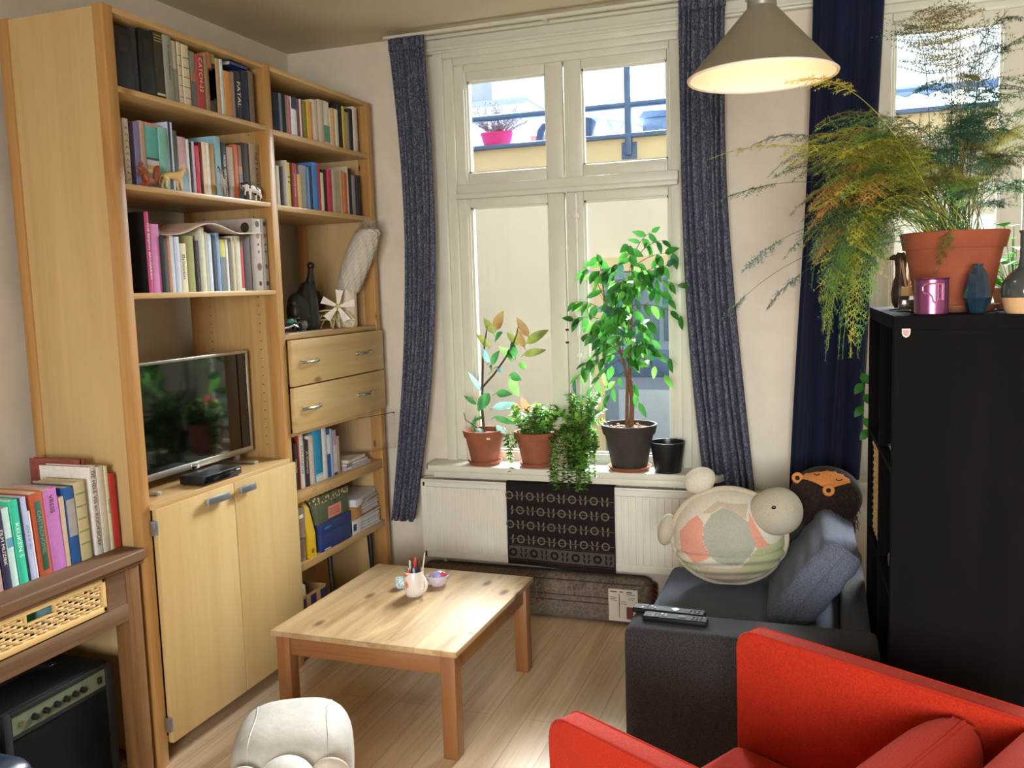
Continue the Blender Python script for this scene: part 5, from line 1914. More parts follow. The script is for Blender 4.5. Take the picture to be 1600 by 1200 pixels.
def make_book(row, i, x, zs, y0, y1, h, colr, desc, title, depth, lean=0.0, xoff=0.0):
    tcode = title if title in DECO else ''
    ttl = '' if tcode else title
    wd = y1 - y0
    base = V(x - depth / 2 + xoff, (y0 + y1) / 2, zs)
    lab = '%s, %s from left on %s' % (desc, ORD[i], ROWP[row][0])
    box_file = 'box file' in desc
    t = thing('box_file' if box_file else 'book', lab, 'box file' if box_file else 'book', base, group=ROWP[row][1])
    if lean:
        t.rotation_euler = (lean, 0, 0)
    hw, hd = wd / 2, depth / 2
    tb = min(0.0022, wd * 0.16)
    cov = flat(colr, 0.5 if random.random() < 0.5 else 0.65, 0, 0.07, 60)
    if box_file:
        MB().box((-hd, -hw, 0), (hd, hw, h), 0.003).build('cover', cov, t, local=True)
        MB().box((hd - 0.0005, -hw * 0.5, h * 0.62), (hd + 0.0006, hw * 0.5, h * 0.86)).build('spine_label', flat('1f1f22', 0.6), t, local=True)
        return t
    # cover: two boards joined by a slightly rounded spine
    rs = min(hw * 0.7, 0.004)
    outer = [(-hd, -hw), (hd - rs, -hw)]
    for k in range(1, 4):
        a = -math.pi / 2 + math.pi / 2 * k / 4
        outer.append((hd - rs + rs * math.cos(a), -hw + rs + rs * math.sin(a)))
    for k in range(1, 4):
        a = math.pi / 2 * k / 4
        outer.append((hd - rs + rs * math.cos(a), hw - rs + rs * math.sin(a)))
    outer += [(hd - rs, hw), (-hd, hw), (-hd, hw - tb), (hd - tb * 1.5, hw - tb), (hd - tb * 1.5, -hw + tb), (-hd, -hw + tb)]
    MB().prism(outer, 'z', 0, h).build('cover', cov, t, local=True, smooth=40)
    if hw - tb > 0.001:
        MB().box((-hd + 0.004, -hw + tb, 0.003), (hd - tb * 1.5, hw - tb, h - 0.003)).build('page_block', M['paper'], t, local=True)
    xs_ = hd + 0.0002
    for (a, c, cc) in DECO.get(tcode, []):
        if tcode == '@':
            MB().disc((xs_ + 0.0004, hw * 0.15, h * (a + c) / 2), (1, 0, 0), min(hw * 0.55, h * (c - a) / 2), 14).build('spine_picture', flat(cc, 0.5), t, local=True, recalc=False)
            continue
        MB().box((xs_ - 0.001, -hw + rs * 0.55, h * a), (xs_ + 0.0004, hw - rs * 0.55, h * c)).build('spine_band', flat(cc, 0.5), t, local=True)
    if tcode == '@':
        # the album's pale side cover carries printed pictures and a title line
        g = MB()
        g.disc((hd - 0.035, -hw - 0.0006, h - 0.034), (0, -1, 0), 0.020, 18)
        g.build('cover_picture', flat('3a3420', 0.5), t, local=True, recalc=False)
    if tcode == '|':
        MB().box((xs_ - 0.001, hw * 0.1, 0.0), (xs_ + 0.0004, hw - rs * 0.3, h)).build('spine_band', flat('d5dcec', 0.5), t, local=True)
        MB().box((xs_ - 0.001, -hw + rs * 0.4, 0.0), (xs_ + 0.0004, hw * 0.1, h)).build('spine_band', flat('22304f', 0.5), t, local=True)
    if 'gilt' in desc or desc.startswith('grey book with a pale'):
        pass
    if desc.startswith('grey book with a pale'):
        MB().box((xs_ - 0.001, -hw + rs * 0.6, h * 0.02), (xs_ + 0.0004, hw - rs * 0.6, h * 0.55)).build('spine_band', flat('84857a', 0.5), t, local=True)
    if 'magenta spine' in desc:
        MB().box((-hd, -hw - 0.0006, 0.0), (hd - rs * 0.6, -hw + 0.0004, h)).build('front_cover', flat('17161a', 0.5), t, local=True)
    if desc == SCRIBBLE:
        for k in range(9):
            z = h * (0.08 + 0.095 * k)
            MB().tube([(xs_, -hw * 0.5, z), (xs_, hw * 0.1 * (-1) ** k, z + 0.008), (xs_, hw * 0.5, z + 0.001)], 0.0009, 4).build('scribble', M['black'], t, local=True)
    if ttl:
        r_, g_, b_ = [int(colr[q:q + 2], 16) for q in (0, 2, 4)]
        light = 0.3 * r_ + 0.59 * g_ + 0.11 * b_ > 135
        tc = flat('26221f', 0.6) if light else flat('e9e2d6', 0.6)
        big = ttl in ('CATCH-22', 'DE HELE VIS en KOOKBOEK', 'THE BEIJING BAGGARAH')
        zc_, L = (h * 0.52, h * (0.86 if big else 0.52))
        if ttl == 'CATCH-22':
            zc_, L = h * 0.64, h * 0.62
        if ttl == 'HET KAPITAAL':
            zc_, L = h * 0.45, h * 0.8
        if ttl == 'VRESS':
            zc_, L = h * 0.82, h * 0.22
        if ttl == 'KEUKEN 5':
            tc = flat('dff2ea', 0.6)
        if ttl == 'GASTRONOMIE':
            MB().box((xs_ - 0.001, -hw * 0.5, h * 0.06), (xs_ + 0.0003, hw * 0.5, h * 0.90), 0.0004).build('spine_band', flat('2f5a4c', 0.5), t, local=True)
            tc = flat('7f9a7c', 0.6)
        if ttl == 'De Goudvis Antepod':
            zc_ = h * 0.6
        text_part('spine_title', ttl, L, wd * ((0.60 if big else 0.42) if ttl != 'HET KAPITAAL' else 0.28), (xs_ + 0.0003, 0 if ttl != 'HET KAPITAAL' else hw * 0.3, zc_), (0, 0, -1), (0, 1, 0), tc, t, 0.0008)
    return t


NB = {}
for row, (x, zs, L) in BOOKS.items():
    for i, (y0, y1, h, colr, desc, title) in enumerate(L):
        depth = 0.135 + 0.25 * (h - 0.16) + random.uniform(-0.008, 0.012)
        if row == 'C' and h > 0.25:
            depth = 0.24
        if title == 'T' or desc.startswith('tall'):
            depth += 0.03
        depth = max(0.11, min(0.27, depth))
        xo = random.uniform(-0.006, 0.004) if row != 'B' else random.uniform(-0.002, 0.002)
        lean = 0.0
        if row == 'G':
            lean = math.radians(3.6) if i < 9 else math.radians(2.2 if i < 12 else 1.2)
            # books lean towards the near end; keep their feet on the top
            if i in (0, 1):
                y0, y1 = y0 - (0.05 if i == 0 else 0.012), y1
                if i == 0:
                    y1 -= 0.010
            depth = max(depth, 0.165)
            xo = 0.0
            zs_ = zs + 0.002
        else:
            zs_ = zs
        t = make_book(row, i, x, zs_, y0, y1, h, colr, desc, title, depth, lean, xo)
        NB[(row, i)] = t
# photo on the cover of the tall white cookery book beside the red one
t = NB[('G', 13)]
MB().box((0.06, -0.0166, 0.04), (0.085, -0.0152, 0.20)).build('cover_photo', flat('5f4a40', 0.4, 0, 0.5, 60), t, local=True)
# one blue book lying flat on top of the row, a limp magazine across the third shelf, one tall cook book lying behind
t = thing('book', 'blue book lying flat on top of the books, top left shelf', 'book', (-2.20, 2.995, 2.247 + 0.198), group=ROWP['A'][1])
MB().box((-0.065, -0.055, 0), (0.070, 0.050, 0.0025)).box((-0.065, -0.055, 0.0135), (0.070, 0.050, 0.016)).box((0.067, -0.055, 0), (0.070, 0.050, 0.016)).build('cover', flat('34508a', 0.5), t, local=True)
MB().box((-0.062, -0.052, 0.0025), (0.067, 0.047, 0.0135)).build('page_block', M['paper'], t, local=True)
t = thing('magazine', 'limp pinkish beige magazine lying across the books on the third left shelf', 'magazine', (-2.20, 2.74, 1.80))


def mag(u, v):
    y = 2.52 + 0.50 * u
    k = math.sin(math.pi * min(1, max(0, (u - 0.05) / 0.75)))
    z = 1.598 + 0.206 + 0.044 * k ** 2 - 0.008 * (1 - u) + 0.018 * u * (1 - k)
    return (-2.285 + 0.175 * v + 0.02 * u, y, z + (0.008 * (1 - v)))


g = MB()
g.sheet(mag, 36, 8)
mo = g.build('pages', flat('c2aa9a', 0.6, 0, 0.06), t, smooth=80, recalc=False)
s_ = mo.modifiers.new('thick', 'SOLIDIFY')
s_.thickness = 0.005
s_.offset = 1
t = thing('book', 'reddish brown picture book standing behind the tall white cookery book', 'book', (-2.37, 2.21, 0.772), group=ROWP['G'][1])
MB().box((-0.10, -0.010, 0), (0.115, -0.008, 0.300)).box((-0.10, 0.008, 0), (0.115, 0.010, 0.300)).box((0.112, -0.010, 0), (0.115, 0.010, 0.300)).build('cover', flat('8a4640', 0.5, 0, 0.3, 50), t, local=True)
MB().box((-0.097, -0.008, 0.002), (0.112, 0.008, 0.297)).build('page_block', M['paper'], t, local=True)
t = NB[('G', 12)]
g = MB()
for k in range(5):
    g.box((-0.075, -0.0149, 0.245 - k * 0.006), (0.055, -0.0143, 0.248 - k * 0.006))
g.build('cover_text', flat('9b9894', 0.6), t, local=True)

# ---- notebooks lying beside the upright books, clear plastic sheet
for k, (cc, lab) in enumerate((('c9c4cc', 'grey white notebook at the bottom of the small stack below the drawers'), ('8f8b94', 'grey notebook in the middle of the small stack below the drawers'), ('cbbfb4', 'beige notebook topping the small stack below the drawers'))):
    z = 0.742 + k * 0.0165
    t = thing('notebook', lab, 'notebook', (-2.22, 3.765, z), 0.05 * (k - 1), group='notebooks beside the textbooks')
    MB().box((-0.08, -0.11, 0), (0.085, 0.115 - 0.02 * k, 0.0022)).box((-0.08, -0.11, 0.0135), (0.085, 0.115 - 0.02 * k, 0.016)).box((0.082, -0.11, 0), (0.085, -0.06, 0.016)).build('cover', flat(cc, 0.6), t, local=True)
    MB().box((-0.078, -0.108, 0.0022), (0.083, 0.113 - 0.02 * k, 0.0135)).build('page_block', M['paper'] if k else flat('a6a3b4', 0.7), t, local=True)
mcl = clear('clear_plastic', (0.975, 0.97, 0.97, 1), 0.9, 0.06)
t = thing('plastic_sleeve', 'clear plastic sheet sticking out of the shelf below the drawers', 'plastic sheet', (-2.15, 3.84, 0.742))


def slv(u, v):
    a = u * 1.0
    return (-2.34 + 0.34 * u, 3.70 + 0.20 * u, 0.795 + 0.178 * v - 0.006 * math.sin(u * 3.1) + 0.02 * u * u)


g = MB()
g.sheet(slv, 16, 10)
o = g.build('sheet', mcl, t, smooth=60, recalc=False)
s_ = o.modifiers.new('thick', 'SOLIDIFY')
s_.thickness = 0.0012
MB().tube([slv(1, 0), slv(1, 0.5), slv(1, 1), slv(0.6, 1), slv(0.2, 1)], 0.0009, 6).build('welded_edge', flat('b9b4b0', 0.3), t)

# ---- boxes and binders on the lower shelf
Z4 = 0.433
t = thing('document_case', 'clear brownish plastic document case at the left of the lower shelf', 'document case', (-2.22, 3.235, Z4))
mcb = flat('8d7a66', 0.25, 0, 0.15, 20)
MB().box((-2.33, 3.205, Z4), (-2.125, 3.262, Z4 + 0.235), 0.004).build('case', mcb, t)
MB().box((-2.1255, 3.215, Z4 + 0.19), (-2.1235, 3.245, Z4 + 0.205)).build('paper_label', M['white'], t)
MB().box((-2.126, 3.208, Z4 + 0.10), (-2.122, 3.259, Z4 + 0.112), 0.001).build('clasp', M['steel'], t)
t = thing('magazine_file', 'yellow magazine file beside the green and blue boxes', 'magazine file', (-2.22, 3.295, Z4), rot=(math.radians(3), 0, 0))
mye = flat('d9b41e', 0.4, 0, 0.06)
MB().prism([(-0.11, 0.0), (0.105, 0.0), (0.105, 0.10), (0.085, 0.215), (0.06, 0.245), (-0.11, 0.245)], 'y', -0.030, 0.030, 0.006, 3).build('body', mye, t, local=True)
MB().lathe([(0.005, 0), (0.010, 0), (0.010, 0.002), (0.005, 0.002)], (0.105, 0.0, 0.03), 16, Matrix.Rotation(math.pi / 2, 4, 'Y')).build('finger_hole', flat('8a5a14', 0.5), t, local=True)
t = thing('storage_box', 'dark blue cardboard box under the green box on the lower shelf', 'box', (-2.22, 3.50, Z4))
mbx = flat('22387a', 0.5, 0, 0.06)
MB().box((-2.33, 3.362, Z4), (-2.112, 3.62, Z4 + 0.085), 0.002).build('body', mbx, t)
MB().box((-2.332, 3.360, Z4 + 0.078), (-2.110, 3.622, Z4 + 0.128), 0.002).build('lid', mbx, t)
text_part('lettering', 'steko', 0.06, 0.014, (0.1105, -0.085, 0.105), (0, 1, 0), (0, 0, 1), flat('4fa6cf', 0.5), t, 0.0006)
MB().box((-2.1125, 3.385, Z4 + 0.004), (-2.1105, 3.435, Z4 + 0.009)).build('white_strip', M['white'], t)
t = thing('storage_box', 'olive green box with patterned lid on top of the blue box', 'box', (-2.22, 3.475, Z4 + 0.128))
mgb = flat('58604a', 0.6, 0, 0.08)
MB().box((-2.325, 3.345, Z4 + 0.128), (-2.115, 3.610, Z4 + 0.222), 0.002).build('body', mgb, t)
mlid, nt, b = new_mat('lid_pattern')
vo = nt.nodes.new('ShaderNodeTexVoronoi')
vo.inputs['Scale'].default_value = 70
nt.links.new(coords(nt), vo.inputs['Vector'])
nt.links.new(ramp(nt, [(0.30, 'd2c68e'), (0.42, '4c5038')], vo.outputs['Distance']), b.inputs['Base Color'])
MB().box((-2.328, 3.342, Z4 + 0.218), (-2.112, 3.613, Z4 + 0.250), 0.002).build('lid', mlid, t)
lb = MB().box((-2.1155, 3.435, Z4 + 0.138), (-2.1135, 3.545, Z4 + 0.190)).build('paper_label', flat('d98a7c', 0.7), t)
g = MB()
for r in range(3):
    for k in range(7):
        g.box((-2.1136, 3.443 + k * 0.013, Z4 + 0.148 + r * 0.012), (-2.1131, 3.451 + k * 0.013, Z4 + 0.154 + r * 0.012))
g.build('label_print', flat('a85a50', 0.7), lb)
MB().lathe([(0, 0), (0.006, 0), (0.006, 0.002), (0, 0.002)], (-2.115, 3.49, Z4 + 0.207), 12, Matrix.Rotation(math.pi / 2, 4, 'Y')).build('eyelet', M['black'], t)
for k, (cc, lab, z0, hh_, rz) in enumerate((('dcdbe0', 'white ring binder with a blue spine square lying lowest on the lower shelf', 0.0, 0.070, 0.0), ('b98a54', 'tan binder stuffed with papers between two white binders', 0.072, 0.060, 0.06), ('d8d6da', 'white binder lying on top of the tan binder', 0.134, 0.034, 0.16))):
    t = thing('ring_binder', lab, 'binder', (-2.24, 3.775, Z4 + z0), rz, group='ring binders on the lower shelf')
    mc_ = flat(cc, 0.5, 0, 0.04)
    MB().box((-0.13, -0.135, 0), (0.125, 0.155, 0.003)).box((-0.13, -0.135, hh_ - 0.003), (0.125, 0.155, hh_)).box((-0.13, -0.138, 0), (0.125, -0.134, hh_)).build('cover', mc_, t, local=True)
    g = MB()
    random.seed(k)
    n_ = int(hh_ / 0.006)
    for q in range(n_):
        g.box((-0.12, -0.13, 0.004 + q * (hh_ - 0.008) / n_), (0.112 + random.uniform(0, 0.012), 0.15 - random.uniform(0, 0.012), 0.004 + (q + 0.8) * (hh_ - 0.008) / n_))
    g.build('papers', flat('d5d2d6', 0.8, 0, 0.08, 40), t, local=True)
    MB().box((0.118, -0.138, 0.002), (0.1265, -0.055, hh_ - 0.002), 0.001).build('spine', mc_, t, local=True)
    if k == 0:
        MB().box((0.1262, -0.128, 0.018), (0.1272, -0.10, 0.050)).build('spine_square', flat('22315f', 0.5), t, local=True)

# ---- bottom compartment
mcard = flat('b9925f', 0.85, 0, 0.07, 20)
t = thing('cardboard_sheet', 'large tan board leaning in the bottom of the right bay', 'board', (-2.40, 3.6, 0))
MB().box((-2.44, 3.28, 0.0), (-2.43, 3.94, 0.37)).build('board', mcard, t)
for k, y in enumerate((3.478, 3.856)):
    t = thing('folding_stand', 'black folded metal stand leaning %s the bottom compartment' % ('in the middle of' if k == 0 else 'at the right end of'), 'stand', (-2.15, y, 0), group='folded stands in the bottom compartment')
    MB().tube([(-2.130, y - 0.006, 0.008), (-2.140, y - 0.010, 0.385)], 0.011, 8).build('leg', M['black'], t)
    MB().tube([(-2.145, y + 0.024, 0.008), (-2.165, y + 0.020, 0.385)], 0.008, 8).build('leg', M['black'], t)
    MB().tube([(-2.135, y - 0.012, 0.18), (-2.155, y + 0.026, 0.18)], 0.006, 8).build('crossbar', M['black'], t)
t = thing('carton', 'small open carton with dark blue sides at the bottom left of right bay', 'carton', (-2.22, 3.27, 0))
g = MB()
bx0, bx1, by0, by1, bh = -2.36, -2.125, 3.180, 3.400, 0.280
g.box((bx0, by0, 0), (bx1, by1, 0.004)).box((bx0, by0, 0.15), (bx1, by1, 0.154)).box((bx0, by0, 0), (bx0 + 0.004, by1, bh)).box((bx0, by0, 0), (bx1, by0 + 0.004, bh)).box((bx0, by1 - 0.004, 0), (bx1, by1, bh)).box((bx1 - 0.004, by0, 0), (bx1, by1, bh))
g.build('carton_body', mcard, t)
g = MB()
for k in range(3):
    g.box((bx1 - 0.0005, by0 + 0.01 + k * 0.08, 0.03), (bx1 + 0.0008, by0 + 0.055 + k * 0.08, bh - 0.012))
g.build('blue_print', flat('23305c', 0.5), t)
tag(MB().prism([(3.20, 0.155), (3.29, 0.155), (3.27, 0.315), (3.235, 0.335), (3.20, 0.29)], 'x', -2.165, -2.150, 0.002).build('envelope', flat('ddd3c0', 0.7), None, (-2.157, 3.25, 0.155)), 'crumpled white envelope sticking out of the open carton', 'envelope')
tag(MB().lathe([(0, 0), (0.055, 0), (0.062, 0.02), (0.062, 0.06), (0.055, 0.085), (0, 0.09)], (-2.27, 3.325, 0.154), 28, Matrix.Diagonal((1.0, 1.0, 2.3, 1.0))).build('tin', flat('1d2a55', 0.3, 0.3), None, (-2.27, 3.325, 0.154)), 'dark blue round tin standing inside the open carton', 'tin')

# ================================================================== ornaments above the drawers
ZO = 1.413
t = thing('vase', 'white cylindrical vase holding the feather duster', 'vase', (-2.175, 3.800, ZO))
mva = flat('d8cdbd', 0.3, 0, 0.05, coat=0.2)
MB().lathe([(0, 0), (0.040, 0), (0.046, 0.012), (0.047, 0.155), (0.052, 0.172), (0.050, 0.178), (0.043, 0.174), (0.041, 0.02), (0, 0.015)], (-2.175, 3.800, ZO), 40).build('vase', mva, t)
fd = thing('feather_duster', 'fluffy off-white feather duster standing in the white vase', 'feather duster', (-2.175, 3.800, ZO + 0.018))
MB().tube([(-2.175, 3.800, ZO + 0.018), (-2.168, 3.810, ZO + 0.18), (-2.145, 3.826, ZO + 0.26)], 0.007, 8).build('handle', M['pine'], fd)
g = MB()
random.seed(9)
axis = [V(-2.170, 3.806, ZO + 0.165), V(-2.145, 3.826, ZO + 0.26), V(-2.112, 3.850, ZO + 0.36), V(-2.085, 3.868, ZO + 0.44), V(-2.072, 3.876, ZO + 0.470)]


def axp(s):
    k = min(int(s * 4), 3)
    return axis[k].lerp(axis[k + 1], s * 4 - k)


mfe = see_through(flat('e6e0d4', 0.95, 0, 0.05, 40), 'e6e0d4', 0.3)
for k in range(6500):
    s = random.random()
    a = random.uniform(0, 2 * math.pi)
    env = 0.62 + 0.5 * math.sin(math.pi * min(1, s * 0.9 + 0.08)) ** 0.7
    dr_ = V(math.cos(a), math.sin(a), 0.15 + 0.9 * max(0, s - 0.75) * 4).normalized()
    p = axp(s) + dr_ * (0.050 * env)
    q = p + dr_ * random.uniform(0.022, 0.036) + V(0, 0, random.uniform(-0.022, -0.004))
    sd_ = V(-math.sin(a), math.cos(a), 0) * 0.0011
    g.add([p - sd_, p + sd_, q], [(0, 1, 2)])
g.build('feathers', mfe, fd, smooth=0, recalc=False)
core = MB()


def coref(u, v):
    a = 2 * math.pi * u
    env = 0.62 + 0.5 * math.sin(math.pi * min(1, v * 0.9 + 0.08)) ** 0.7
    r = 0.060 * env * (1 + 0.05 * math.sin(9 * a + 31 * v) + 0.04 * math.sin(17 * a - 47 * v))
    r *= max(0.05, min(1.0, (1.02 - v) * 9)) ** 0.5
    return axp(min(v, 0.999)) + V(math.cos(a), math.sin(a), 0) * r


core.sheet(coref, 60, 70)
core.build('feather_core', mfe, fd, smooth=180)

sc = thing('dark_sculpture', 'tall black carved sculpture of a seated robed figure above the drawers', 'sculpture', (-2.235, 3.535, ZO))
mdk = flat('15130f', 0.4, 0, 0.4, 30)
g = MB()
g.lathe([(0, 0), (0.060, 0), (0.068, 0.02), (0.060, 0.09), (0.052, 0.15), (0.040, 0.19), (0.022, 0.215), (0, 0.222)], (-2.235, 3.545, ZO), 24, None, 0.8, 1.0)
g.sphere((-2.235, 3.470, ZO + 0.085), (0.048, 0.062, 0.088), 22, 14)
g.sphere((-2.232, 3.448, ZO + 0.125), (0.035, 0.040, 0.045), 18, 12)
g.tube([(-2.232, 3.575, ZO + 0.10), (-2.23, 3.568, ZO + 0.19), (-2.228, 3.578, ZO + 0.255), (-2.226, 3.580, ZO + 0.285)], [0.034, 0.028, 0.014, 0.012], 14)
g.build('figure', mdk, sc)
MB().sphere((-2.226, 3.580, ZO + 0.292), (0.017, 0.019, 0.018), 16, 10).build('head', mdk, sc)
fn_ = thing('hand_fan', 'dark brown open folding fan behind the black sculpture', 'fan', (-2.30, 3.66, ZO))
g = MB()
vs, fs = [], []
for k in range(25):
    a = math.radians(8 + 150 * k / 24)
    xx = -2.30 + (0.004 if k % 2 else -0.004)
    vs += [V(xx, 3.66 - 0.03 * math.cos(a), ZO + 0.03 + 0.03 * math.sin(a)), V(xx, 3.66 - 0.165 * math.cos(a), ZO + 0.03 + 0.175 * math.sin(a))]
for k in range(24):
    fs.append((2 * k, 2 * k + 1, 2 * k + 3, 2 * k + 2))
g.add(vs, fs)
o = g.build('leaf', flat('3a211a', 0.7, 0, 0.2), fn_, smooth=0)
s_ = o.modifiers.new('thick', 'SOLIDIFY')
s_.thickness = 0.0015
g = MB()
for k in range(0, 25, 3):
    a = math.radians(8 + 150 * k / 24)
    g.tube([(-2.30, 3.66, ZO + 0.006), (-2.30, 3.66 - 0.05 * math.cos(a), ZO + 0.03 + 0.05 * math.sin(a))], 0.0018, 5)
g.build('rib', flat('24140e', 0.5), fn_)
hn = thing('horn', 'small dark brown horn hanging behind the black sculpture on the wall', 'horn', (-2.575, 3.62, 1.625))
MB().tube([(-2.59, 3.60, 1.625), (-2.57, 3.64, 1.628), (-2.55, 3.685, 1.64), (-2.54, 3.715, 1.662)], [0.022, 0.018, 0.010, 0.002], 12).build('horn', flat('3a2416', 0.4, 0, 0.2), hn)
MB().tube([(-2.602, 3.615, 1.66), (-2.585, 3.615, 1.645)], 0.002, 6).build('hanging_loop', M['black'], hn)

mst = flat('e2d59c', 0.5, 0, 0.08)
wm = thing('walking_windmill', 'straw coloured walking kinetic model with a white five-bladed windmill', 'model', (-2.205, 3.690, ZO), math.radians(-52))
g = MB()
random.seed(3)
for side in (-0.030, 0.030):
    for k in range(5):
        y = -0.085 + 0.0425 * k
        top = V(side * 0.6, y * 0.8, 0.062)
        kn = V(side * 1.25, y + 0.012 * (-1) ** k, 0.036)
        ft = V(side, y * 0.95 + 0.006 * (-1) ** k, 0.002)
        g.tube([top, kn], 0.0024, 5)
        g.tube([kn, ft], 0.0024, 5)
        g.tube([V(side * 0.3, y * 0.6, 0.040), kn], 0.0018, 5)
        g.tube([V(side * 0.3, y * 0.6, 0.040), ft], 0.0018, 5)
        g.tube([top, V(side * 0.3, (y + 0.03) * 0.7, 0.040)], 0.0018, 5)
    rim = [V(side, -0.092, 0.040), V(side, -0.07, 0.072), V(side, -0.02, 0.082), V(side, 0.03, 0.080), V(side, 0.07, 0.070), V(side, 0.094, 0.040)]
    g.tube(rim, 0.0024, 6)
g.tube([(0, -0.09, 0.04), (0, 0.09, 0.04)], 0.003, 6)
for y in (-0.07, -0.02, 0.03, 0.07):
    g.tube([(-0.03, y, 0.070), (0.03, y, 0.070)], 0.0022, 5)
wm.scale = (1.05, 1.1, 1.05)
g.build('leg_frame', mst, wm, local=True)
g = MB()
hub = V(0.052, 0.028, 0.098)
for k in range(5):
    a = math.radians(100 + 72 * k)
    rad = V(0, -math.cos(a), math.sin(a))
    tan = V(0, -math.sin(a), -math.cos(a))
    tw = V(0.014, 0, 0)
    p0 = hub + rad * 0.010
    p1 = hub + rad * 0.072
    q = [p0 - tan * 0.006, p0 + tan * 0.006, p1 + tan * 0.020 + tw * 0.6, p1 - tan * 0.014 - tw * 0.3]
    q2 = [v + V(0.0014, 0, 0) for v in q]
    g.add(q + q2, [(0, 1, 2, 3), (7, 6, 5, 4), (0, 4, 5, 1), (1, 5, 6, 2), (2, 6, 7, 3), (3, 7, 4, 0)])
wmo = g.build('windmill_blade', flat('e6e0d6', 0.4), wm, local=True)
MB().lathe([(0, -0.006), (0.008, -0.006), (0.009, 0.004), (0.004, 0.009), (0, 0.010)], hub, 16, Matrix.Rotation(math.pi / 2, 4, 'Y')).build('windmill_hub', flat('d8c77c', 0.4), wm, local=True)
MB().tube([hub, V(0.0, 0.020, 0.078)], 0.003, 6).tube([V(0, 0.02, 0.078), V(0, 0.02, 0.04)], 0.003, 6).build('axle', mst, wm, local=True)
tc_ = thing('toy_motorcycle', 'small silver and teal metal toy motorcycle at the left above the drawers', 'toy', (-2.145, 3.265, ZO), math.radians(80))
g = MB()
for xx in (-0.045, 0.045):
    pts = [(xx + 0.022 * math.cos(2 * math.pi * k / 20), 0, 0.024 + 0.020 * math.sin(2 * math.pi * k / 20)) for k in range(21)]
    g.tube(pts, 0.004, 8, cap=False)
g.build('wheel', M['black'], tc_, local=True)
g = MB()
g.tube([(-0.045, 0, 0.024), (-0.01, 0, 0.028), (0.02, 0, 0.036), (0.045, 0, 0.024)], 0.006, 8)
g.tube([(0.045, 0, 0.024), (0.028, 0, 0.060)], 0.004, 8)
g.tube([(0.028, -0.025, 0.064), (0.028, 0.025, 0.064)], 0.003, 8)
g.build('chassis', M['chrome'], tc_, local=True)
g = MB().sphere((0.004, 0, 0.052), (0.024, 0.010, 0.011), 16, 10)
g.build('tank', flat('3f8f8a', 0.25, 0.3), tc_, local=True)
g = MB().sphere((-0.030, 0, 0.048), (0.018, 0.009, 0.006), 14, 8)
g.build('seat', M['black'], tc_, local=True)
sl = thing('silver_ball', 'grey metal ball trinket beside the toy motorcycle above the drawers', 'trinket', (-2.16, 3.38, ZO))
MB().sphere((-2.16, 3.38, ZO + 0.030), 0.024, 20, 14).lathe([(0, 0), (0.02, 0), (0.016, 0.01), (0, 0.012)], (-2.16, 3.38, ZO), 16).build('ball', flat('83807c', 0.35, 0.7), sl)
tag(MB().box((-2.165, 3.20, ZO), (-2.112, 3.55, ZO + 0.004)).build('paper_strip', flat('cfc4b4', 0.7), None, (-2.14, 3.37, ZO)), 'pale paper strip lying along the edge above the drawers', 'paper')

# ---- toy animals in front of the books on the second left shelf
ZA = 1.946


def animal(name, label, y, facing, mat, spine, legs, extras, sc=1.0, z=ZA, x=-2.124):
    t = thing(name, label, 'toy animal', (x, y, z), facing, group='toy animals on the second left shelf')
    t.scale = (sc, sc, sc)
    verts = [V(*p[:3]) for p in spine]
    rad = [p[3] for p in spine]
    edges = [(i, i + 1) for i in range(len(spine) - 1)]
    for (at, pts) in legs:
        prev = at
        for p in pts:
            verts.append(V(*p[:3]))
            rad.append(p[3])
            edges.append((prev, len(verts) - 1))
            prev = len(verts) - 1
    skin_part('body', verts, edges, rad, mat, t)
    for (nm, mbd, m_) in extras:
        mbd.build(nm, m_, t, local=True)
    return t


# local +x is forward
mtan = flat('d8b97c', 0.5, 0, 0.12, 40)
sp_ = [(-0.028, 0, 0.040, 0.0095), (-0.010, 0, 0.042, 0.0105), (0.014, 0, 0.042, 0.011), (0.028, 0, 0.052, 0.0075), (0.036, 0, 0.062, 0.0085), (0.047, 0, 0.058, 0.0045)]
lg = [(0, [(-0.031, 0.007, 0.026, 0.006), (-0.036, 0.007, 0.013, 0.0035), (-0.032, 0.007, 0.002, 0.0035)]), (0, [(-0.026, -0.007, 0.026, 0.006), (-0.031, -0.007, 0.013, 0.0035), (-0.027, -0.007, 0.002, 0.0035)]),
      (2, [(0.018, 0.007, 0.024, 0.005), (0.018, 0.007, 0.012, 0.0033), (0.021, 0.007, 0.002, 0.0035)]), (2, [(0.022, -0.007, 0.024, 0.005), (0.022, -0.007, 0.012, 0.0033), (0.025, -0.007, 0.002, 0.0035)]),
      (0, [(-0.042, 0, 0.040, 0.003), (-0.050, 0, 0.026, 0.0022), (-0.050, 0, 0.014, 0.002)])]
ears = MB()
ears.sphere((0.031, 0.008, 0.067), (0.003, 0.0035, 0.005), 10, 8)
ears.sphere((0.031, -0.008, 0.067), (0.003, 0.0035, 0.005), 10, 8)
animal('toy_lioness', 'tan plastic lioness figure in front of the teal book', 2.575, math.radians(80), mtan, sp_, lg, [('ear', ears, mtan)], 1.2)
mbr = flat('8a4420', 0.5, 0, 0.2, 40)
sp_ = [(-0.006, 0, 0.016, 0.011), (0.002, 0, 0.028, 0.0095), (0.010, 0, 0.038, 0.007), (0.018, 0, 0.046, 0.0075), (0.027, 0, 0.043, 0.0035)]
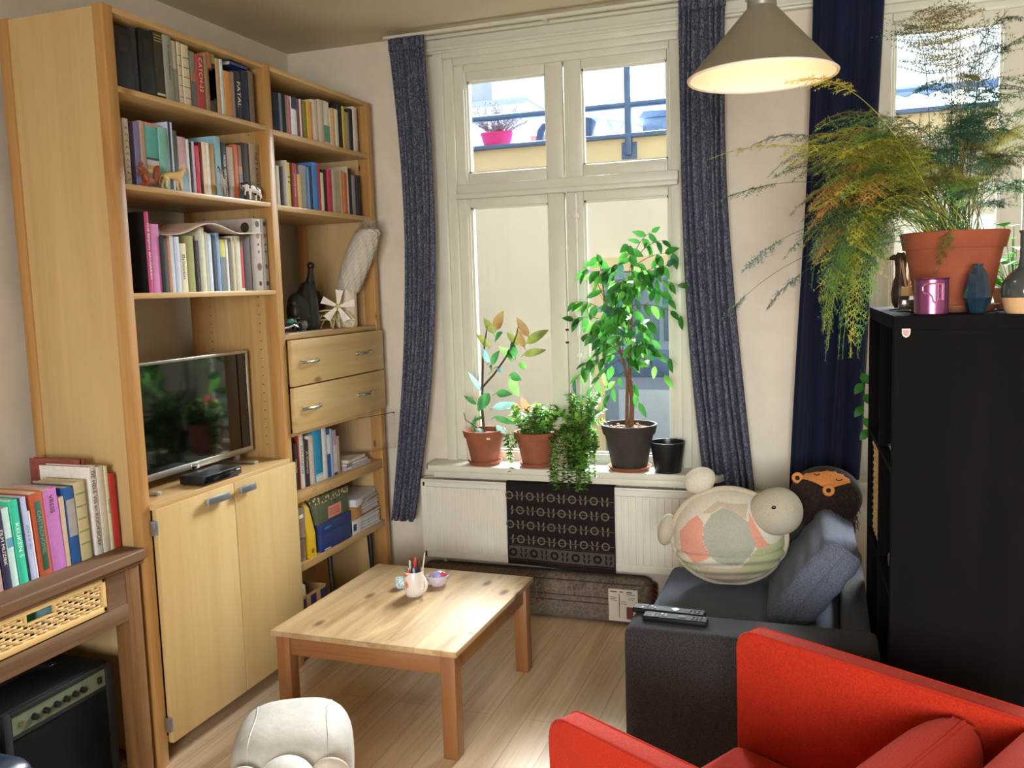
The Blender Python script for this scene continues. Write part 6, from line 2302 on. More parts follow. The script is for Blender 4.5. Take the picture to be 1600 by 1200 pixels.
lg = [(0, [(0.004, 0.009, 0.008, 0.006), (0.014, 0.009, 0.003, 0.0035)]), (0, [(0.004, -0.009, 0.008, 0.006), (0.014, -0.009, 0.003, 0.0035)]),
      (2, [(0.016, 0.007, 0.030, 0.0035), (0.024, 0.005, 0.028, 0.0025)]), (2, [(0.016, -0.007, 0.030, 0.0035), (0.024, -0.005, 0.028, 0.0025)]),
      (0, [(-0.020, 0, 0.012, 0.006), (-0.030, 0, 0.026, 0.009), (-0.030, 0, 0.044, 0.010), (-0.038, 0, 0.056, 0.006)])]
ears = MB()
for s_ in (-1, 1):
    ears.sphere((0.014, s_ * 0.005, 0.054), (0.002, 0.0025, 0.005), 8, 6)
animal('toy_squirrel', 'brown plastic squirrel figure with a curled tail in front of dark purple book', 2.445, math.radians(-100), mbr, sp_, lg, [('ear', ears, mbr)], 1.35)
mgy = flat('a49c94', 0.5, 0, 0.15, 40)
sp_ = [(-0.022, 0, 0.046, 0.0085), (0.0, 0, 0.046, 0.0095), (0.014, 0, 0.048, 0.009), (0.024, 0, 0.064, 0.0055), (0.030, 0, 0.080, 0.0055), (0.044, 0, 0.072, 0.0032)]
lg = [(0, [(-0.024, 0.006, 0.032, 0.0045), (-0.028, 0.006, 0.016, 0.0025), (-0.025, 0.006, 0.002, 0.0025)]), (0, [(-0.018, -0.006, 0.032, 0.0045), (-0.022, -0.006, 0.016, 0.0025), (-0.019, -0.006, 0.002, 0.0025)]),
      (2, [(0.014, 0.006, 0.030, 0.004), (0.013, 0.006, 0.016, 0.0024), (0.015, 0.006, 0.002, 0.0025)]), (2, [(0.019, -0.006, 0.030, 0.004), (0.018, -0.006, 0.016, 0.0024), (0.020, -0.006, 0.002, 0.0025)])]
hr_ = MB()
for s_ in (-1, 1):
    hr_.tube([(0.028, s_ * 0.003, 0.085), (0.022, s_ * 0.008, 0.098), (0.010, s_ * 0.012, 0.100), (0.004, s_ * 0.015, 0.092)], [0.0024, 0.002, 0.0016, 0.0008], 6)
er_ = MB()
for s_ in (-1, 1):
    er_.sphere((0.025, s_ * 0.009, 0.083), (0.0025, 0.006, 0.0025), 8, 6)
animal('toy_goat', 'grey plastic horned goat figure in front of the mustard book', 2.845, math.radians(-62), mgy, sp_, lg, [('horn', hr_, flat('4c4640', 0.5)), ('ear', er_, mgy)], 1.1)
mcow, nt, b = new_mat('cow_hide')
vo = noise(nt, coords(nt), 45, 1, 0.4)
nt.links.new(ramp(nt, [(0.50, 'e2dcd8'), (0.52, '1c1a1c')], vo), b.inputs['Base Color'])
sp_ = [(-0.030, 0, 0.040, 0.0105), (-0.010, 0, 0.040, 0.0125), (0.014, 0, 0.042, 0.012), (0.028, 0, 0.050, 0.008), (0.038, 0, 0.052, 0.007), (0.048, 0, 0.045, 0.005)]
lg = [(0, [(-0.032, 0.008, 0.026, 0.006), (-0.036, 0.008, 0.013, 0.0034), (-0.033, 0.008, 0.002, 0.004)]), (0, [(-0.027, -0.008, 0.026, 0.006), (-0.031, -0.008, 0.013, 0.0034), (-0.028, -0.008, 0.002, 0.004)]),
      (2, [(0.018, 0.008, 0.025, 0.005), (0.017, 0.008, 0.012, 0.0034), (0.019, 0.008, 0.002, 0.004)]), (2, [(0.023, -0.008, 0.025, 0.005), (0.022, -0.008, 0.012, 0.0034), (0.024, -0.008, 0.002, 0.004)]),
      (0, [(-0.044, 0, 0.040, 0.0025), (-0.046, 0, 0.022, 0.002)])]
er_ = MB()
for s_ in (-1, 1):
    er_.sphere((0.036, s_ * 0.011, 0.056), (0.003, 0.007, 0.003), 8, 6)
animal('toy_cow', 'black and white plastic cow figure in front of the taupe book', 3.02, math.radians(-95), mcow, sp_, lg, [('ear', er_, flat('2a2626', 0.5))], 1.15)

# ================================================================== plants on the window sill
ZS = 0.732


def clay_pot(t, c, rt, rb, h, mat, rim=0.035, saucer=True, soil_drop=0.02):
    z0 = c[2]
    if saucer:
        MB().lathe([(0, z0), (rb * 1.08, z0), (rb * 1.26, z0 + 0.017), (rb * 1.28, z0 + 0.020), (rb * 1.22, z0 + 0.020), (rb * 1.05, z0 + 0.007), (0, z0 + 0.006)], (c[0], c[1], 0), 44).build('saucer', M['terracotta'], t)
        z0 += 0.006
    ri = rb + (rt - 0.008 - rb) * (h - rim) / h
    MB().lathe([(0, z0 + 0.001), (rb * 0.96, z0), (rb, z0 + 0.004), (ri, z0 + h - rim), (ri + 0.006, z0 + h - rim), (ri + 0.008, z0 + h - rim + 0.003), (rt, z0 + h - 0.004), (rt - 0.002, z0 + h), (rt - 0.009, z0 + h),
                (ri - 0.006, z0 + h - rim), (rb - 0.006, z0 + 0.012), (0, z0 + 0.012)], (c[0], c[1], 0), 48).build('pot', mat, t)
    zs = z0 + h - soil_drop
    g = MB()
    g.lathe([(0, zs + 0.004), (rt * 0.5, zs + 0.002), (rt - 0.010, zs - 0.004)], (c[0], c[1], 0), 30)
    g.build('soil', M['soil'], t)
    return zs


# ---- rubber plant: (base x, base z, tip x, tip z, width, colour index, depth)
rp = thing('rubber_plant', 'young rubber plant with reddish top leaves in the leftmost terracotta pot', 'potted plant', (-1.565, 3.985, ZS))
zs = clay_pot(rp, (-1.565, 3.985, ZS), 0.105, 0.066, 0.162, M['terracotta'])
MB().box((-1.515, 3.884, 0.868), (-1.498, 3.8855, 0.876)).build('price_label', M['white'], rp)
mbark = flat('4a3524', 0.8, 0, 0.2, 60)
g = MB()
g.tube([(-1.565, 3.985, zs - 0.01), (-1.572, 3.985, 1.00), (-1.566, 3.985, 1.12), (-1.558, 3.985, 1.25), (-1.536, 3.98, 1.36), (-1.528, 3.98, 1.40)], [0.008, 0.0065, 0.006, 0.005, 0.004, 0.0025], 8)
g.tube([(-1.566, 3.985, 1.105), (-1.50, 3.975, 1.17), (-1.44, 3.97, 1.245), (-1.395, 3.965, 1.315), (-1.375, 3.96, 1.36), (-1.36, 3.96, 1.42)], [0.0055, 0.005, 0.0045, 0.004, 0.003, 0.0012], 8)
g.tube([(-1.57, 3.985, zs), (-1.60, 3.96, 0.92), (-1.648, 3.955, 0.95), (-1.655, 3.955, 0.985)], [0.003, 0.003, 0.0025, 0.002], 6)
g.build('stem', mbark, rp)
RL = [leafmat('rubber_leaf_green', '1f4a22', '2f6430', '3f7a3a', 0.30, 0.22), leafmat('rubber_leaf_olive', '4d5622', '626b2c', '737a38', 0.25, 0.25), leafmat('rubber_leaf_russet', '5c4224', '725a30', '806938', 0.18, 0.25),
      leafmat('rubber_leaf_sheen', '5f8a86', '7aa39c', '93b8b0', 0.25, 0.2), leafmat('rubber_leaf_bright', '3f8a2a', '5aa83a', '78c24c', 0.55, 0.25)]  # pale bluish leaf tone has reflected light put into its colour
LV = [(295, 195, 345, 85, 62, 2), (285, 215, 225, 125, 45, 1), (290, 250, 350, 200, 50, 0), (262, 290, 185, 220, 42, 1), (265, 390, 318, 308, 48, 0), (250, 380, 215, 295, 40, 3), (300, 400, 345, 430, 34, 3),
      (490, 228, 440, 122, 48, 2), (465, 288, 425, 188, 50, 2), (475, 265, 602, 185, 58, 1), (455, 330, 585, 298, 46, 1), (430, 275, 358, 205, 40, 1), (408, 345, 405, 258, 44, 0), (395, 350, 308, 285, 38, 4), (375, 440, 448, 468, 48, 0),
      (375, 460, 435, 555, 56, 4), (288, 552, 395, 545, 48, 0), (245, 555, 182, 655, 70, 0), (200, 545, 135, 435, 30, 3), (165, 622, 112, 570, 26, 0), (270, 690, 402, 722, 36, 0), (260, 640, 410, 605, 52, 3), (280, 740, 350, 770, 34, 3),
      (275, 795, 325, 755, 40, 0), (132, 775, 152, 690, 26, 0), (205, 790, 165, 755, 34, 3), (435, 375, 482, 405, 34, 4), (370, 300, 385, 375, 36, 0), (262, 430, 280, 390, 34, 0), (210, 690, 130, 720, 22, 0)]
byc = {}
random.seed(5)


def sill_xz(cx, cz):
    """sill drawing units to metres at the plane of the pots"""
    return -1.7355 + cx * 0.000842, 1.5405 - cz * 0.000842 - (cx - 400) * 0.000026


pet = MB()
for (bx, bz, tx, tz, wpx, ci) in LV:
    x0, z0 = sill_xz(bx, bz)
    x1, z1 = sill_xz(tx, tz)
    dy = random.uniform(-0.035, 0.02)
    p0, p1 = V(x0, 3.978, z0), V(x1, 3.965 + dy, z1)
    g = byc.setdefault(ci, MB())
    d = p1 - p0
    nrm = V(random.uniform(-.3, .3), -1, random.uniform(0.1, 0.7))
    g.leaf(p0, d, nrm, d.length, wpx * 0.00084, 0.10, 0.22, 6)
    sx = -1.568 if bx < 340 and bz > 250 else x0
    pet.tube([p0, V(p0.x * 0.7 + sx * 0.3 if bx < 340 else p0.x - d.x * 0.12, 3.982, z0 - 0.012)], 0.0016, 5)
pet.build('petiole', leafmat('petiole_green', '4a6a2a', '5f8036', '6f8a3e', 0.2), rp)
for ci, g in byc.items():
    g.build('leaves', RL[ci], rp, smooth=180, recalc=False)

# ---- jade bush in the second pot
jb = thing('jade_bush', 'bushy small-leaved succulent in the second terracotta pot from the left', 'potted plant', (-1.303, 3.985, ZS))
zs = clay_pot(jb, (-1.303, 3.985, ZS), 0.106, 0.066, 0.160, M['terracotta'])
SG = [leafmat('succulent_green', '3a7a2c', '55983e', '70b450', 0.4, 0.5), leafmat('succulent_lime', '76a83e', '96c454', 'b0d86e', 0.5, 0.5), leafmat('succulent_dark', '23481f', '335f2b', '44763a', 0.3, 0.35)]


def succulent(t, stems, mats, rnd, lsize=0.017, step=0.010, round_=0.85):
    """stems: list of point lists; leaves stand in pairs along them"""
    st = MB()
    gs = [MB() for _ in mats]
    for pts in stems:
        st.tube(pts, [0.0028 - 0.0018 * k / (len(pts) - 1) for k in range(len(pts))], 5)
        n = max(2, int(sum((pts[i + 1] - pts[i]).length for i in range(len(pts) - 1)) / step))
        for k in range(n):
            s = (k + 0.6) / n
            q = s * (len(pts) - 1)
            i = min(int(q), len(pts) - 2)
            p = pts[i].lerp(pts[i + 1], q - i)
            d = (pts[i + 1] - pts[i]).normalized()
            o1 = d.orthogonal().normalized()
            o2 = d.cross(o1)
            a = k * 1.57 + rnd.uniform(-.3, .3)
            for sgn in (1, -1):
                r = (o1 * math.cos(a) + o2 * math.sin(a)) * sgn
                L = lsize * rnd.uniform(0.7, 1.25)
                g = gs[min(len(gs) - 1, int(rnd.random() ** 1.2 * len(gs)))]
                g.leaf(p, r + d * 0.45, d, L, L * round_, 0.05, 0.2, 4)
    st.build('stem', leafmat('succulent_stem', '5a5a2a', '6a6a34', '7a7a40', 0.1), t)
    for g, m_ in zip(gs, mats):
        if len(g.bm.verts):
            g.build('foliage', m_, t, smooth=180, recalc=False)


rnd = random.Random(31)
stems = []
for k in range(34):
    a = rnd.uniform(0, 6.28)
    rr = rnd.uniform(0.0, 0.07)
    p0 = V(-1.303 + rr * math.cos(a), 3.985 + rr * math.sin(a) * 0.8, zs - 0.002)
    hgt = rnd.uniform(0.06, 0.15)
    out = rnd.uniform(0.0, 0.07)
    p2 = p0 + V(math.cos(a) * out * 1.25, math.sin(a) * out * 0.8, hgt)
    if p2.y > 4.06:
        p2.y = 4.06
    stems.append([p0, p0.lerp(p2, 0.5) + V(math.cos(a) * 0.008, 0, 0.01), p2])
for (dx, dz) in ((-0.12, -0.03), (-0.105, -0.16), (0.02, 0.15), (-0.085, 0.14), (0.10, 0.11), (-0.115, -0.10)):
    p0 = V(-1.303 + dx * 0.5, 3.95, zs)
    p2 = V(-1.303 + dx, 3.915 if dz < 0 else 3.97, zs + dz)
    stems.append([p0, (p0 + p2) / 2 + V(dx * 0.25, -0.02, 0.03), p2])
succulent(jb, stems, SG, rnd, 0.026, 0.012)
g = MB()
for (bx, bz, tx, tz, wpx) in ((485, 650, 445, 562, 44), (500, 700, 505, 650, 34), (440, 640, 400, 598, 22)):
    x0, z0 = sill_xz(bx, bz)
    x1, z1 = sill_xz(tx, tz)
    p0, p1 = V(x0, 3.955, z0), V(x1, 3.95, z1)
    g.leaf(p0, p1 - p0, (0, -1, 0.3), (p1 - p0).length, wpx * 0.00084, 0.1, 0.2, 5)
g.tube([(-1.303, 3.97, zs), (-1.32, 3.955, 1.0)], 0.0025, 5)
g.build('red_leaf', leafmat('rust_red_leaf', 'a5482c', 'c05c38', 'cc7048', 0.5), jb, smooth=180, recalc=False)

# ---- trailing succulent
tp = thing('trailing_succulent', 'trailing small-leaved plant spilling over the sill in front of the cloth', 'potted plant', (-1.095, 3.985, ZS))
MB().lathe([(0, ZS), (0.050, ZS), (0.068, ZS + 0.105), (0.070, ZS + 0.112), (0.064, ZS + 0.112), (0.05, ZS + 0.02), (0, ZS + 0.02)], (-1.095, 3.985, 0), 36).build('pot', M['black'], tp)
MB().lathe([(0, ZS + 0.10), (0.063, ZS + 0.098)], (-1.095, 3.985, 0), 24).build('soil', M['soil'], tp)
rnd = random.Random(8)
stems = []
for k in range(64):
    top = V(-1.095 + rnd.uniform(-0.05, 0.05), 3.98 + rnd.uniform(-0.04, 0.04), ZS + 0.10)
    kind = rnd.random()
    if kind < 0.42:      # upright bright tuft
        e = V(-1.06 + rnd.uniform(-0.10, 0.115), 3.975 + rnd.uniform(-0.07, 0.06), ZS + rnd.uniform(0.19, 0.36))
        stems.append([top, top.lerp(e, 0.6) + V(0, 0, 0.03), e])
    else:                # hanging over the edge
        ex = -1.10 + rnd.uniform(-0.10, 0.115)
        m1 = V(top.x * 0.6 + ex * 0.4, 3.915, ZS + rnd.uniform(0.13, 0.24))
        ez = ZS + rnd.uniform(-0.085, 0.12)
        if ex < -1.15:
            ez = ZS + rnd.uniform(-0.06, 0.10)
        stems.append([top, m1, V(ex, 3.885, (m1.z + ez) / 2 + 0.02), V(ex + rnd.uniform(-.015, .015), 3.878 + rnd.uniform(-0.012, 0.004), ez)])
for (ex, ez) in ((-1.185, -0.075), (-1.20, -0.06), (-1.17, -0.082), (-1.06, -0.08), (-1.04, -0.075), (-1.08, -0.085), (-1.02, -0.05)):
    top = V(-1.10, 3.95, ZS + 0.11)
    stems.append([top, V((top.x + ex) / 2, 3.91, ZS + 0.15), V(ex, 3.882, ZS + 0.03), V(ex, 3.876, ZS + ez)])
succulent(tp, stems, [SG[1], SG[0], SG[2]], rnd, 0.021, 0.011)

# ---- weeping fig
fc_ = thing('weeping_fig', 'weeping fig tree in a large dark pot before the right casement', 'potted plant', (-0.855, 3.985, ZS))
mdp = flat('3a332e', 0.75, 0, 0.12, 30, 0.4, 0.15)
zs = clay_pot(fc_, (-0.855, 3.985, ZS), 0.128, 0.079, 0.205, mdp, 0.045, True, 0.018)
g = MB()
rnd = random.Random(2)
for k in range(26):
    a, r = rnd.uniform(0, 6.28), rnd.uniform(0, 0.10)
    g.sphere((-0.855 + r * math.cos(a), 3.985 + r * math.sin(a), zs + 0.004), (rnd.uniform(.006, .012), rnd.uniform(.006, .012), 0.006), 8, 6)
g.build('bark_chip', flat('8a6a4c', 0.9, 0, 0.4, 60), fc_)
mfb = flat('6b4a33', 0.85, 0, 0.25, 60)
g = MB()
trunk = [V(-0.845, 3.985, zs - 0.01), V(-0.838, 3.985, 1.05), V(-0.848, 3.985, 1.16), V(-0.840, 3.982, 1.30), V(-0.833, 3.98, 1.45), V(-0.830, 3.98, 1.60), V(-0.822, 3.975, 1.72)]
g.tube(trunk, [0.0125, 0.0105, 0.010, 0.007, 0.0055, 0.004, 0.002], 10)
tr2 = [V(-0.866, 3.99, zs - 0.01), V(-0.862, 3.99, 1.06), V(-0.858, 3.985, 1.15), V(-0.875, 3.98, 1.24), V(-0.905, 3.975, 1.34), V(-0.94, 3.97, 1.45), V(-0.96, 3.96, 1.58)]
g.tube(tr2, [0.009, 0.008, 0.007, 0.0055, 0.0045, 0.0035, 0.002], 8)
FL = [leafmat('fig_leaf_dark', '1c4a1c', '27601f', '347528', 0.32, 0.25), leafmat('fig_leaf_mid', '275f1e', '337526', '40882f', 0.36, 0.25), leafmat('fig_leaf_light', '44832a', '589a36', '6cab46', 0.45, 0.3), leafmat('fig_leaf_sheen', '3f6a5c', '35604c', '4f8070', 0.2, 0.15)]
gs = [MB() for _ in FL]
rnd = random.Random(14)


def fig_leaf(p, d):
    u = rnd.random()
    gi = 0 if u < 0.40 else (1 if u < 0.76 else (2 if u < 0.93 else 3))
    L = rnd.uniform(0.052, 0.076)
    nrm = V(rnd.uniform(-.6, .6), -0.8, rnd.uniform(0.0, 0.8))
    gs[gi].leaf(p, d, nrm, L, L * rnd.uniform(0.40, 0.50), 0.18, 0.2, 5)


def twig(p0, p1, nl, sag=0.03, r=0.0022):
    pm = p0.lerp(p1, 0.5) + V(0, 0, sag)
    pts = [p0.lerp(pm, t).lerp(pm.lerp(p1, t), t) for t in [k / 6 for k in range(7)]]
    g.tube(pts, [r * (1 - 0.7 * k / 6) for k in range(7)], 5)
    for k in range(nl):
        t = 0.30 + 0.70 * (k + 0.5) / nl
        q = t * 6
        i = min(int(q), 5)
        p = pts[i].lerp(pts[i + 1], q - i)
        d = (pts[i + 1] - pts[i]).normalized()
        side = V(d.z, 0, -d.x) * (1 if k % 2 else -1)
        fig_leaf(p, d * 0.4 + side * 0.55 + V(rnd.uniform(-.25, .25), rnd.uniform(-.6, .1), -0.75 + rnd.uniform(-.3, .5)))


for k in range(38):
    t = rnd.random() ** 0.8
    src = trunk if rnd.random() < 0.6 else tr2
    q = 2.3 + t * 3.6
    i = min(int(q), 5)
    p0 = src[i].lerp(src[i + 1], q - i)
    for _ in range(30):
        ex, ez = rnd.uniform(-1.10, -0.60), rnd.uniform(1.22, 1.80)
        if ((ex + 0.85) / 0.26) ** 2 + ((ez - 1.50) / 0.30) ** 2 < 1 and abs(ez - p0.z) < 0.30:
            break
    ey = min(4.05, 3.97 + rnd.uniform(-0.17, 0.08))
    twig(p0, V(ex, ey, ez), rnd.randint(5, 7))
for (ex, ey, ez, st, n) in ((-1.06, 3.93, 1.20, 3.6, 7), (-1.10, 3.92, 1.14, 3.3, 7), (-1.02, 3.94, 1.10, 3.0, 6), (-0.70, 3.93, 1.26, 3.2, 5), (-0.66, 3.93, 1.15, 2.7, 3), (-0.94, 3.94, 1.06, 2.4, 4), (-0.79, 3.93, 1.02, 2.0, 3), (-0.62, 3.93, 1.22, 2.9, 2),
                            (-0.72, 3.93, 1.80, 5.8, 5), (-0.67, 3.92, 1.76, 5.6, 5), (-0.62, 3.93, 1.70, 5.4, 4), (-1.04, 3.94, 1.66, 5.4, 6), (-0.98, 3.95, 1.72, 5.6, 6), (-0.60, 3.92, 1.56, 4.8, 5), (-0.585, 3.92, 1.42, 4.2, 4), (-1.09, 3.93, 1.50, 4.9, 6), (-1.10, 3.93, 1.42, 4.5, 6)):
    src = trunk if ex > -0.9 else tr2
    i = min(int(st), 5)
    twig(src[i].lerp(src[i + 1], st - i), V(ex, ey, ez), n, 0.05)
g.build('trunk_and_twigs', mfb, fc_)
for g, m_ in zip(gs, FL):
    g.build('leaves', m_, fc_, smooth=180, recalc=False)

ep = thing('flower_pot', 'small empty black flower pot at the right end of the sill', 'flower pot', (-0.676, 3.965, ZS))
MB().lathe([(0, 0), (0.057, 0), (0.059, 0.003), (0.0775, 0.134), (0.0785, 0.138), (0.0745, 0.138), (0.0565, 0.006), (0, 0.006)], (0, 0, 0), 48).build('pot', flat('17181b', 0.35, 0, 0.1), ep, local=True)
MB().lathe([(0, 0.085), (0.066, 0.085)], (0, 0, 0), 30).build('soil', M['soil'], ep, local=True)

# ---- vine at the second window
vn = thing('climbing_vine', 'thin green vine climbing beside the black shelving unit', 'potted plant', (0.24, 3.985, ZS))
MB().lathe([(0, ZS), (0.045, ZS), (0.06, ZS + 0.10), (0.055, ZS + 0.10), (0, ZS + 0.08)], (0.24, 3.985, 0), 28).build('pot', M['terracotta'], vn)
g = MB()
pts = [V(0.23, 3.97, ZS + 0.08), V(0.17, 3.93, 0.92), V(0.135, 3.90, 1.02), V(0.14, 3.90, 1.12), V(0.125, 3.91, 1.20)]
g.tube(pts, 0.002, 5)
for k in range(7):
    q = 0.8 + k * 0.5
    i = min(int(q), 3)
    p = pts[i].lerp(pts[i + 1], q - i)
    g.leaf(p, V(0.4 * (-1) ** k, -0.3, -0.5), (0, -1, 0.3), 0.055, 0.036, 0.2)
g.build('stem_and_leaves', FL[1], vn, smooth=180, recalc=False)

# ================================================================== the big asparagus fern
FX, FY = 0.342, 2.905
af = thing('asparagus_fern', 'huge feathery asparagus fern in a terracotta pot on the black unit', 'potted plant', (FX, FY, ZT))
zs = clay_pot(af, (FX, FY, ZT), 0.145, 0.098, 0.222, flat('934d33', 0.85, 0, 0.14, 14, 0.3, 0.2), 0.048)
AFM = {'yg': leafmat('fern_yellow_green', '9c9c3a', 'b8b64c', 'cccb68', 0.35, 0.6), 'g': leafmat('fern_green', '557f3e', '6a964c', '80aa5c', 0.35, 0.6), 'd': leafmat('fern_dark_green', '2b4a35', '39604a', '4a755a', 0.3, 0.6),
       'o': leafmat('fern_orange', 'a8783a', 'c0924c', 'cfa562', 0.3, 0.6), 'ol': leafmat('fern_olive', '6f6a38', '857e46', '97905a', 0.3, 0.6)}
rnd = random.Random(42)


def frond(p0, pc, p1, mkey, W=0.085, n=26, bare=0.35, flatn=V(0, 0, 1), nl=9, stem_r=0.0013, into=None):
    """arching stem with flat sprays of thread-like leaves along its outer part"""
    g = into or MB()
    pts = [p0.lerp(pc, t).lerp(pc.lerp(p1, t), t) for t in [k / 24 for k in range(25)]]
    g.tube(pts, [stem_r * (1 - 0.6 * k / 24) for k in range(25)], 5)
    for k in range(n):
        s = min(0.995, bare + (1 - bare) * (k + rnd.uniform(0.0, 0.9)) / n)
        q = s * 24
        i = min(int(q), 23)
        p = pts[i].lerp(pts[i + 1], q - i)
        d = (pts[i + 1] - pts[i]).normalized()
        u = (s - bare) / (1 - bare)
        env = (math.sin(math.pi * min(1, 0.12 + u * 0.90)) ** 0.7) * (1 - 0.45 * u)
        side = d.cross(flatn)
        side = side.normalized() if side.length > 1e-3 else d.orthogonal().normalized()
        up = side.cross(d)
        for sg in (1, -1):
            L = W * env * rnd.uniform(0.45, 1.2)
            b = (side * sg * 1.0 + d * rnd.uniform(0.2, 0.7) + up * rnd.uniform(-.3, .3)).normalized()
            e = p + b * L - V(0, 0, 0.22 * L)
            w_ = (d * 0.0011)
            g.add([p - w_, p + w_, e], [(0, 1, 2)])
            m_ = max(3, int(nl * L / W + 1))
            for j in range(m_):
                t = (j + rnd.random()) / m_
                c = p.lerp(e, t)
                for s2 in (1, -1):
                    b2 = (b * 0.75 + d * s2 * 0.75 + up * rnd.uniform(-.35, .35)).normalized()
                    l2 = 0.0165 * (1 - 0.45 * t) * rnd.uniform(0.7, 1.3)
                    wv_ = b2.cross(up).normalized() * 0.0013
                    g.add([c - wv_, c + wv_, c + b2 * l2], [(0, 1, 2)])
    if into is None:
        g.build('frond', AFM[mkey], af, smooth=0, recalc=False)


def from_pot():
    a, r = rnd.uniform(0, 6.28), rnd.uniform(0, 0.09)
    return V(FX + r * math.cos(a), FY + r * math.sin(a), zs)


# the mass that arches to the left and hangs over the edge
left = []
for k in range(26):      # upper cascade
    left.append((V(rnd.uniform(-0.13, 0.10), rnd.uniform(2.55, 2.98), rnd.uniform(1.72, 1.99)), rnd.choice(['yg', 'yg', 'g', 'ol']), rnd.uniform(0.20, 0.34)))
for k in range(18):      # middle
    left.append((V(rnd.uniform(-0.06, 0.12), rnd.uniform(2.58, 2.95), rnd.uniform(1.50, 1.72)), rnd.choice(['g', 'yg', 'ol', 'd', 'd']), rnd.uniform(0.22, 0.34)))
for k in range(9):       # lower tail
    left.append((V(rnd.uniform(-0.02, 0.075), rnd.uniform(2.62, 2.80), rnd.uniform(1.33, 1.50)), rnd.choice(['g', 'g', 'd', 'yg']), rnd.uniform(0.24, 0.34)))
for (p1, mk_, hgt) in left:
    p0 = from_pot()
    pc = V(p0.x * 0.45 + p1.x * 0.55, (p0.y + p1.y) / 2, max(zs + hgt * 0.8, p1.z + 0.10) + 0.06)
    if p1.z < 1.6:
        pc = V(p1.x * 0.85 + 0.03, p1.y, zs + hgt * 0.95)
    frond(p0, pc, p1, mk_, W=rnd.uniform(0.10, 0.15), n=28, bare=0.30 if p1.z > 1.6 else 0.36, nl=11)
# dying orange sprays
for (x, y, z) in ((-0.055, 2.66, 1.765), (-0.065, 2.70, 1.70), (0.02, 2.66, 1.80), (0.10, 2.68, 1.76), (-0.04, 2.64, 1.62), (-0.03, 2.62, 1.74)):
    p0 = from_pot()
    frond(p0, V(0.10, 2.75, z + 0.25), V(x, y, z), 'o', 0.08, 24, 0.52)
# long single sprays reaching past the lamp and the curtain
for (pc, p1, mk_, W, bare) in ((V(0.0, 2.72, 2.05), V(-0.325, 2.66, 1.925), 'yg', 0.045, 0.55), (V(0.10, 2.55, 2.16), V(-0.105, 2.34, 2.05), 'yg', 0.055, 0.62), (V(0.02, 2.80, 1.96), V(-0.34, 2.72, 1.80), 'd', 0.06, 0.72),
                               (V(-0.02, 2.80, 1.85), V(-0.235, 2.66, 1.60), 'd', 0.05, 0.78), (V(-0.05, 2.72, 1.75), V(-0.30, 2.70, 1.46), 'd', 0.055, 0.86), (V(0.05, 2.70, 2.1), V(-0.16, 2.62, 1.86), 'g', 0.06, 0.5),
                               (V(0.0, 2.9, 2.1), V(-0.22, 2.85, 1.98), 'd', 0.06, 0.55), (V(-0.05, 2.75, 1.7), V(-0.17, 2.72, 1.49), 'd', 0.05, 0.7)):
    frond(from_pot(), pc, p1, mk_, W, 24, bare)
# upright wiry stems with flat dark layers in front of the window
for k in range(16):
    p0 = from_pot()
    x1 = rnd.uniform(0.04, 0.70)
    z1 = rnd.uniform(1.86, 2.30)
    p1 = V(x1, FY + rnd.uniform(-0.28, 0.15), z1)
    pc = V(p0.x + (x1 - p0.x) * 0.10, p0.y, z1 + 0.12)
    frond(p0, pc, p1, rnd.choice(['d', 'd', 'ol', 'd']), rnd.uniform(0.10, 0.16), 26, 0.42, nl=11)
for k in range(14):
    p0 = from_pot()
    a = rnd.uniform(-2.6, 0.6)
    rr = rnd.uniform(0.10, 0.27)
    p1 = V(FX + rr * math.cos(a), FY + rr * math.sin(a) * 0.8, zs + rnd.uniform(0.02, 0.22))
    pc = V((p0.x + p1.x) / 2, (p0.y + p1.y) / 2, zs + rnd.uniform(0.25, 0.38))
    frond(p0, pc, p1, rnd.choice(['ol', 'ol', 'g', 'd']), 0.11, 26, 0.34, nl=10)
# the many finer sprays between them
KEYS = ['yg', 'g', 'd', 'o', 'ol']
rest = MB()
for k in range(30):
    p0 = from_pot()
    mk_ = rnd.choice(['yg', 'yg', 'yg', 'g', 'ol', 'd'])
    p1 = V(rnd.uniform(-0.15, 0.10), rnd.uniform(2.52, 2.95), rnd.uniform(1.62, 2.02))
    rest.mi = KEYS.index(mk_)
    frond(p0, V(p0.x * 0.4 + p1.x * 0.6, (p0.y + p1.y) / 2, max(p1.z + 0.13, zs + rnd.uniform(0.2, 0.34))), p1, mk_, rnd.uniform(0.08, 0.13), 26, 0.34, nl=10, into=rest)
for k in range(10):
    p0 = from_pot()
    p1 = V(rnd.uniform(-0.03, 0.09), rnd.uniform(2.60, 2.80), rnd.uniform(1.30, 1.58))
    mk_ = rnd.choice(['g', 'yg', 'd'])
    rest.mi = KEYS.index(mk_)
    frond(p0, V(p1.x * 0.9 + 0.02, p1.y, zs + rnd.uniform(0.16, 0.30)), p1, mk_, rnd.uniform(0.06, 0.10), 26, 0.45, nl=10, into=rest)
for k in range(26):
    p0 = from_pot()
    a = rnd.uniform(-3.0, 0.9)
    rr = rnd.uniform(0.10, 0.34)
    p1 = V(FX + rr * math.cos(a), FY + rr * math.sin(a) * 0.6, zs + rnd.uniform(0.08, 0.42))
    mk_ = rnd.choice(['ol', 'd', 'd', 'g', 'yg'])
    rest.mi = KEYS.index(mk_)
    frond(p0, V((p0.x * 1.3 + p1.x * 0.7) / 2, (p0.y + p1.y) / 2, p1.z + rnd.uniform(0.06, 0.16)), p1, mk_, rnd.uniform(0.07, 0.12), 24, 0.40, nl=9, into=rest)
ro = rest.build('frond_tangle', [AFM[q] for q in KEYS], af, smooth=0, recalc=False)
ro['kind'] = 'stuff'
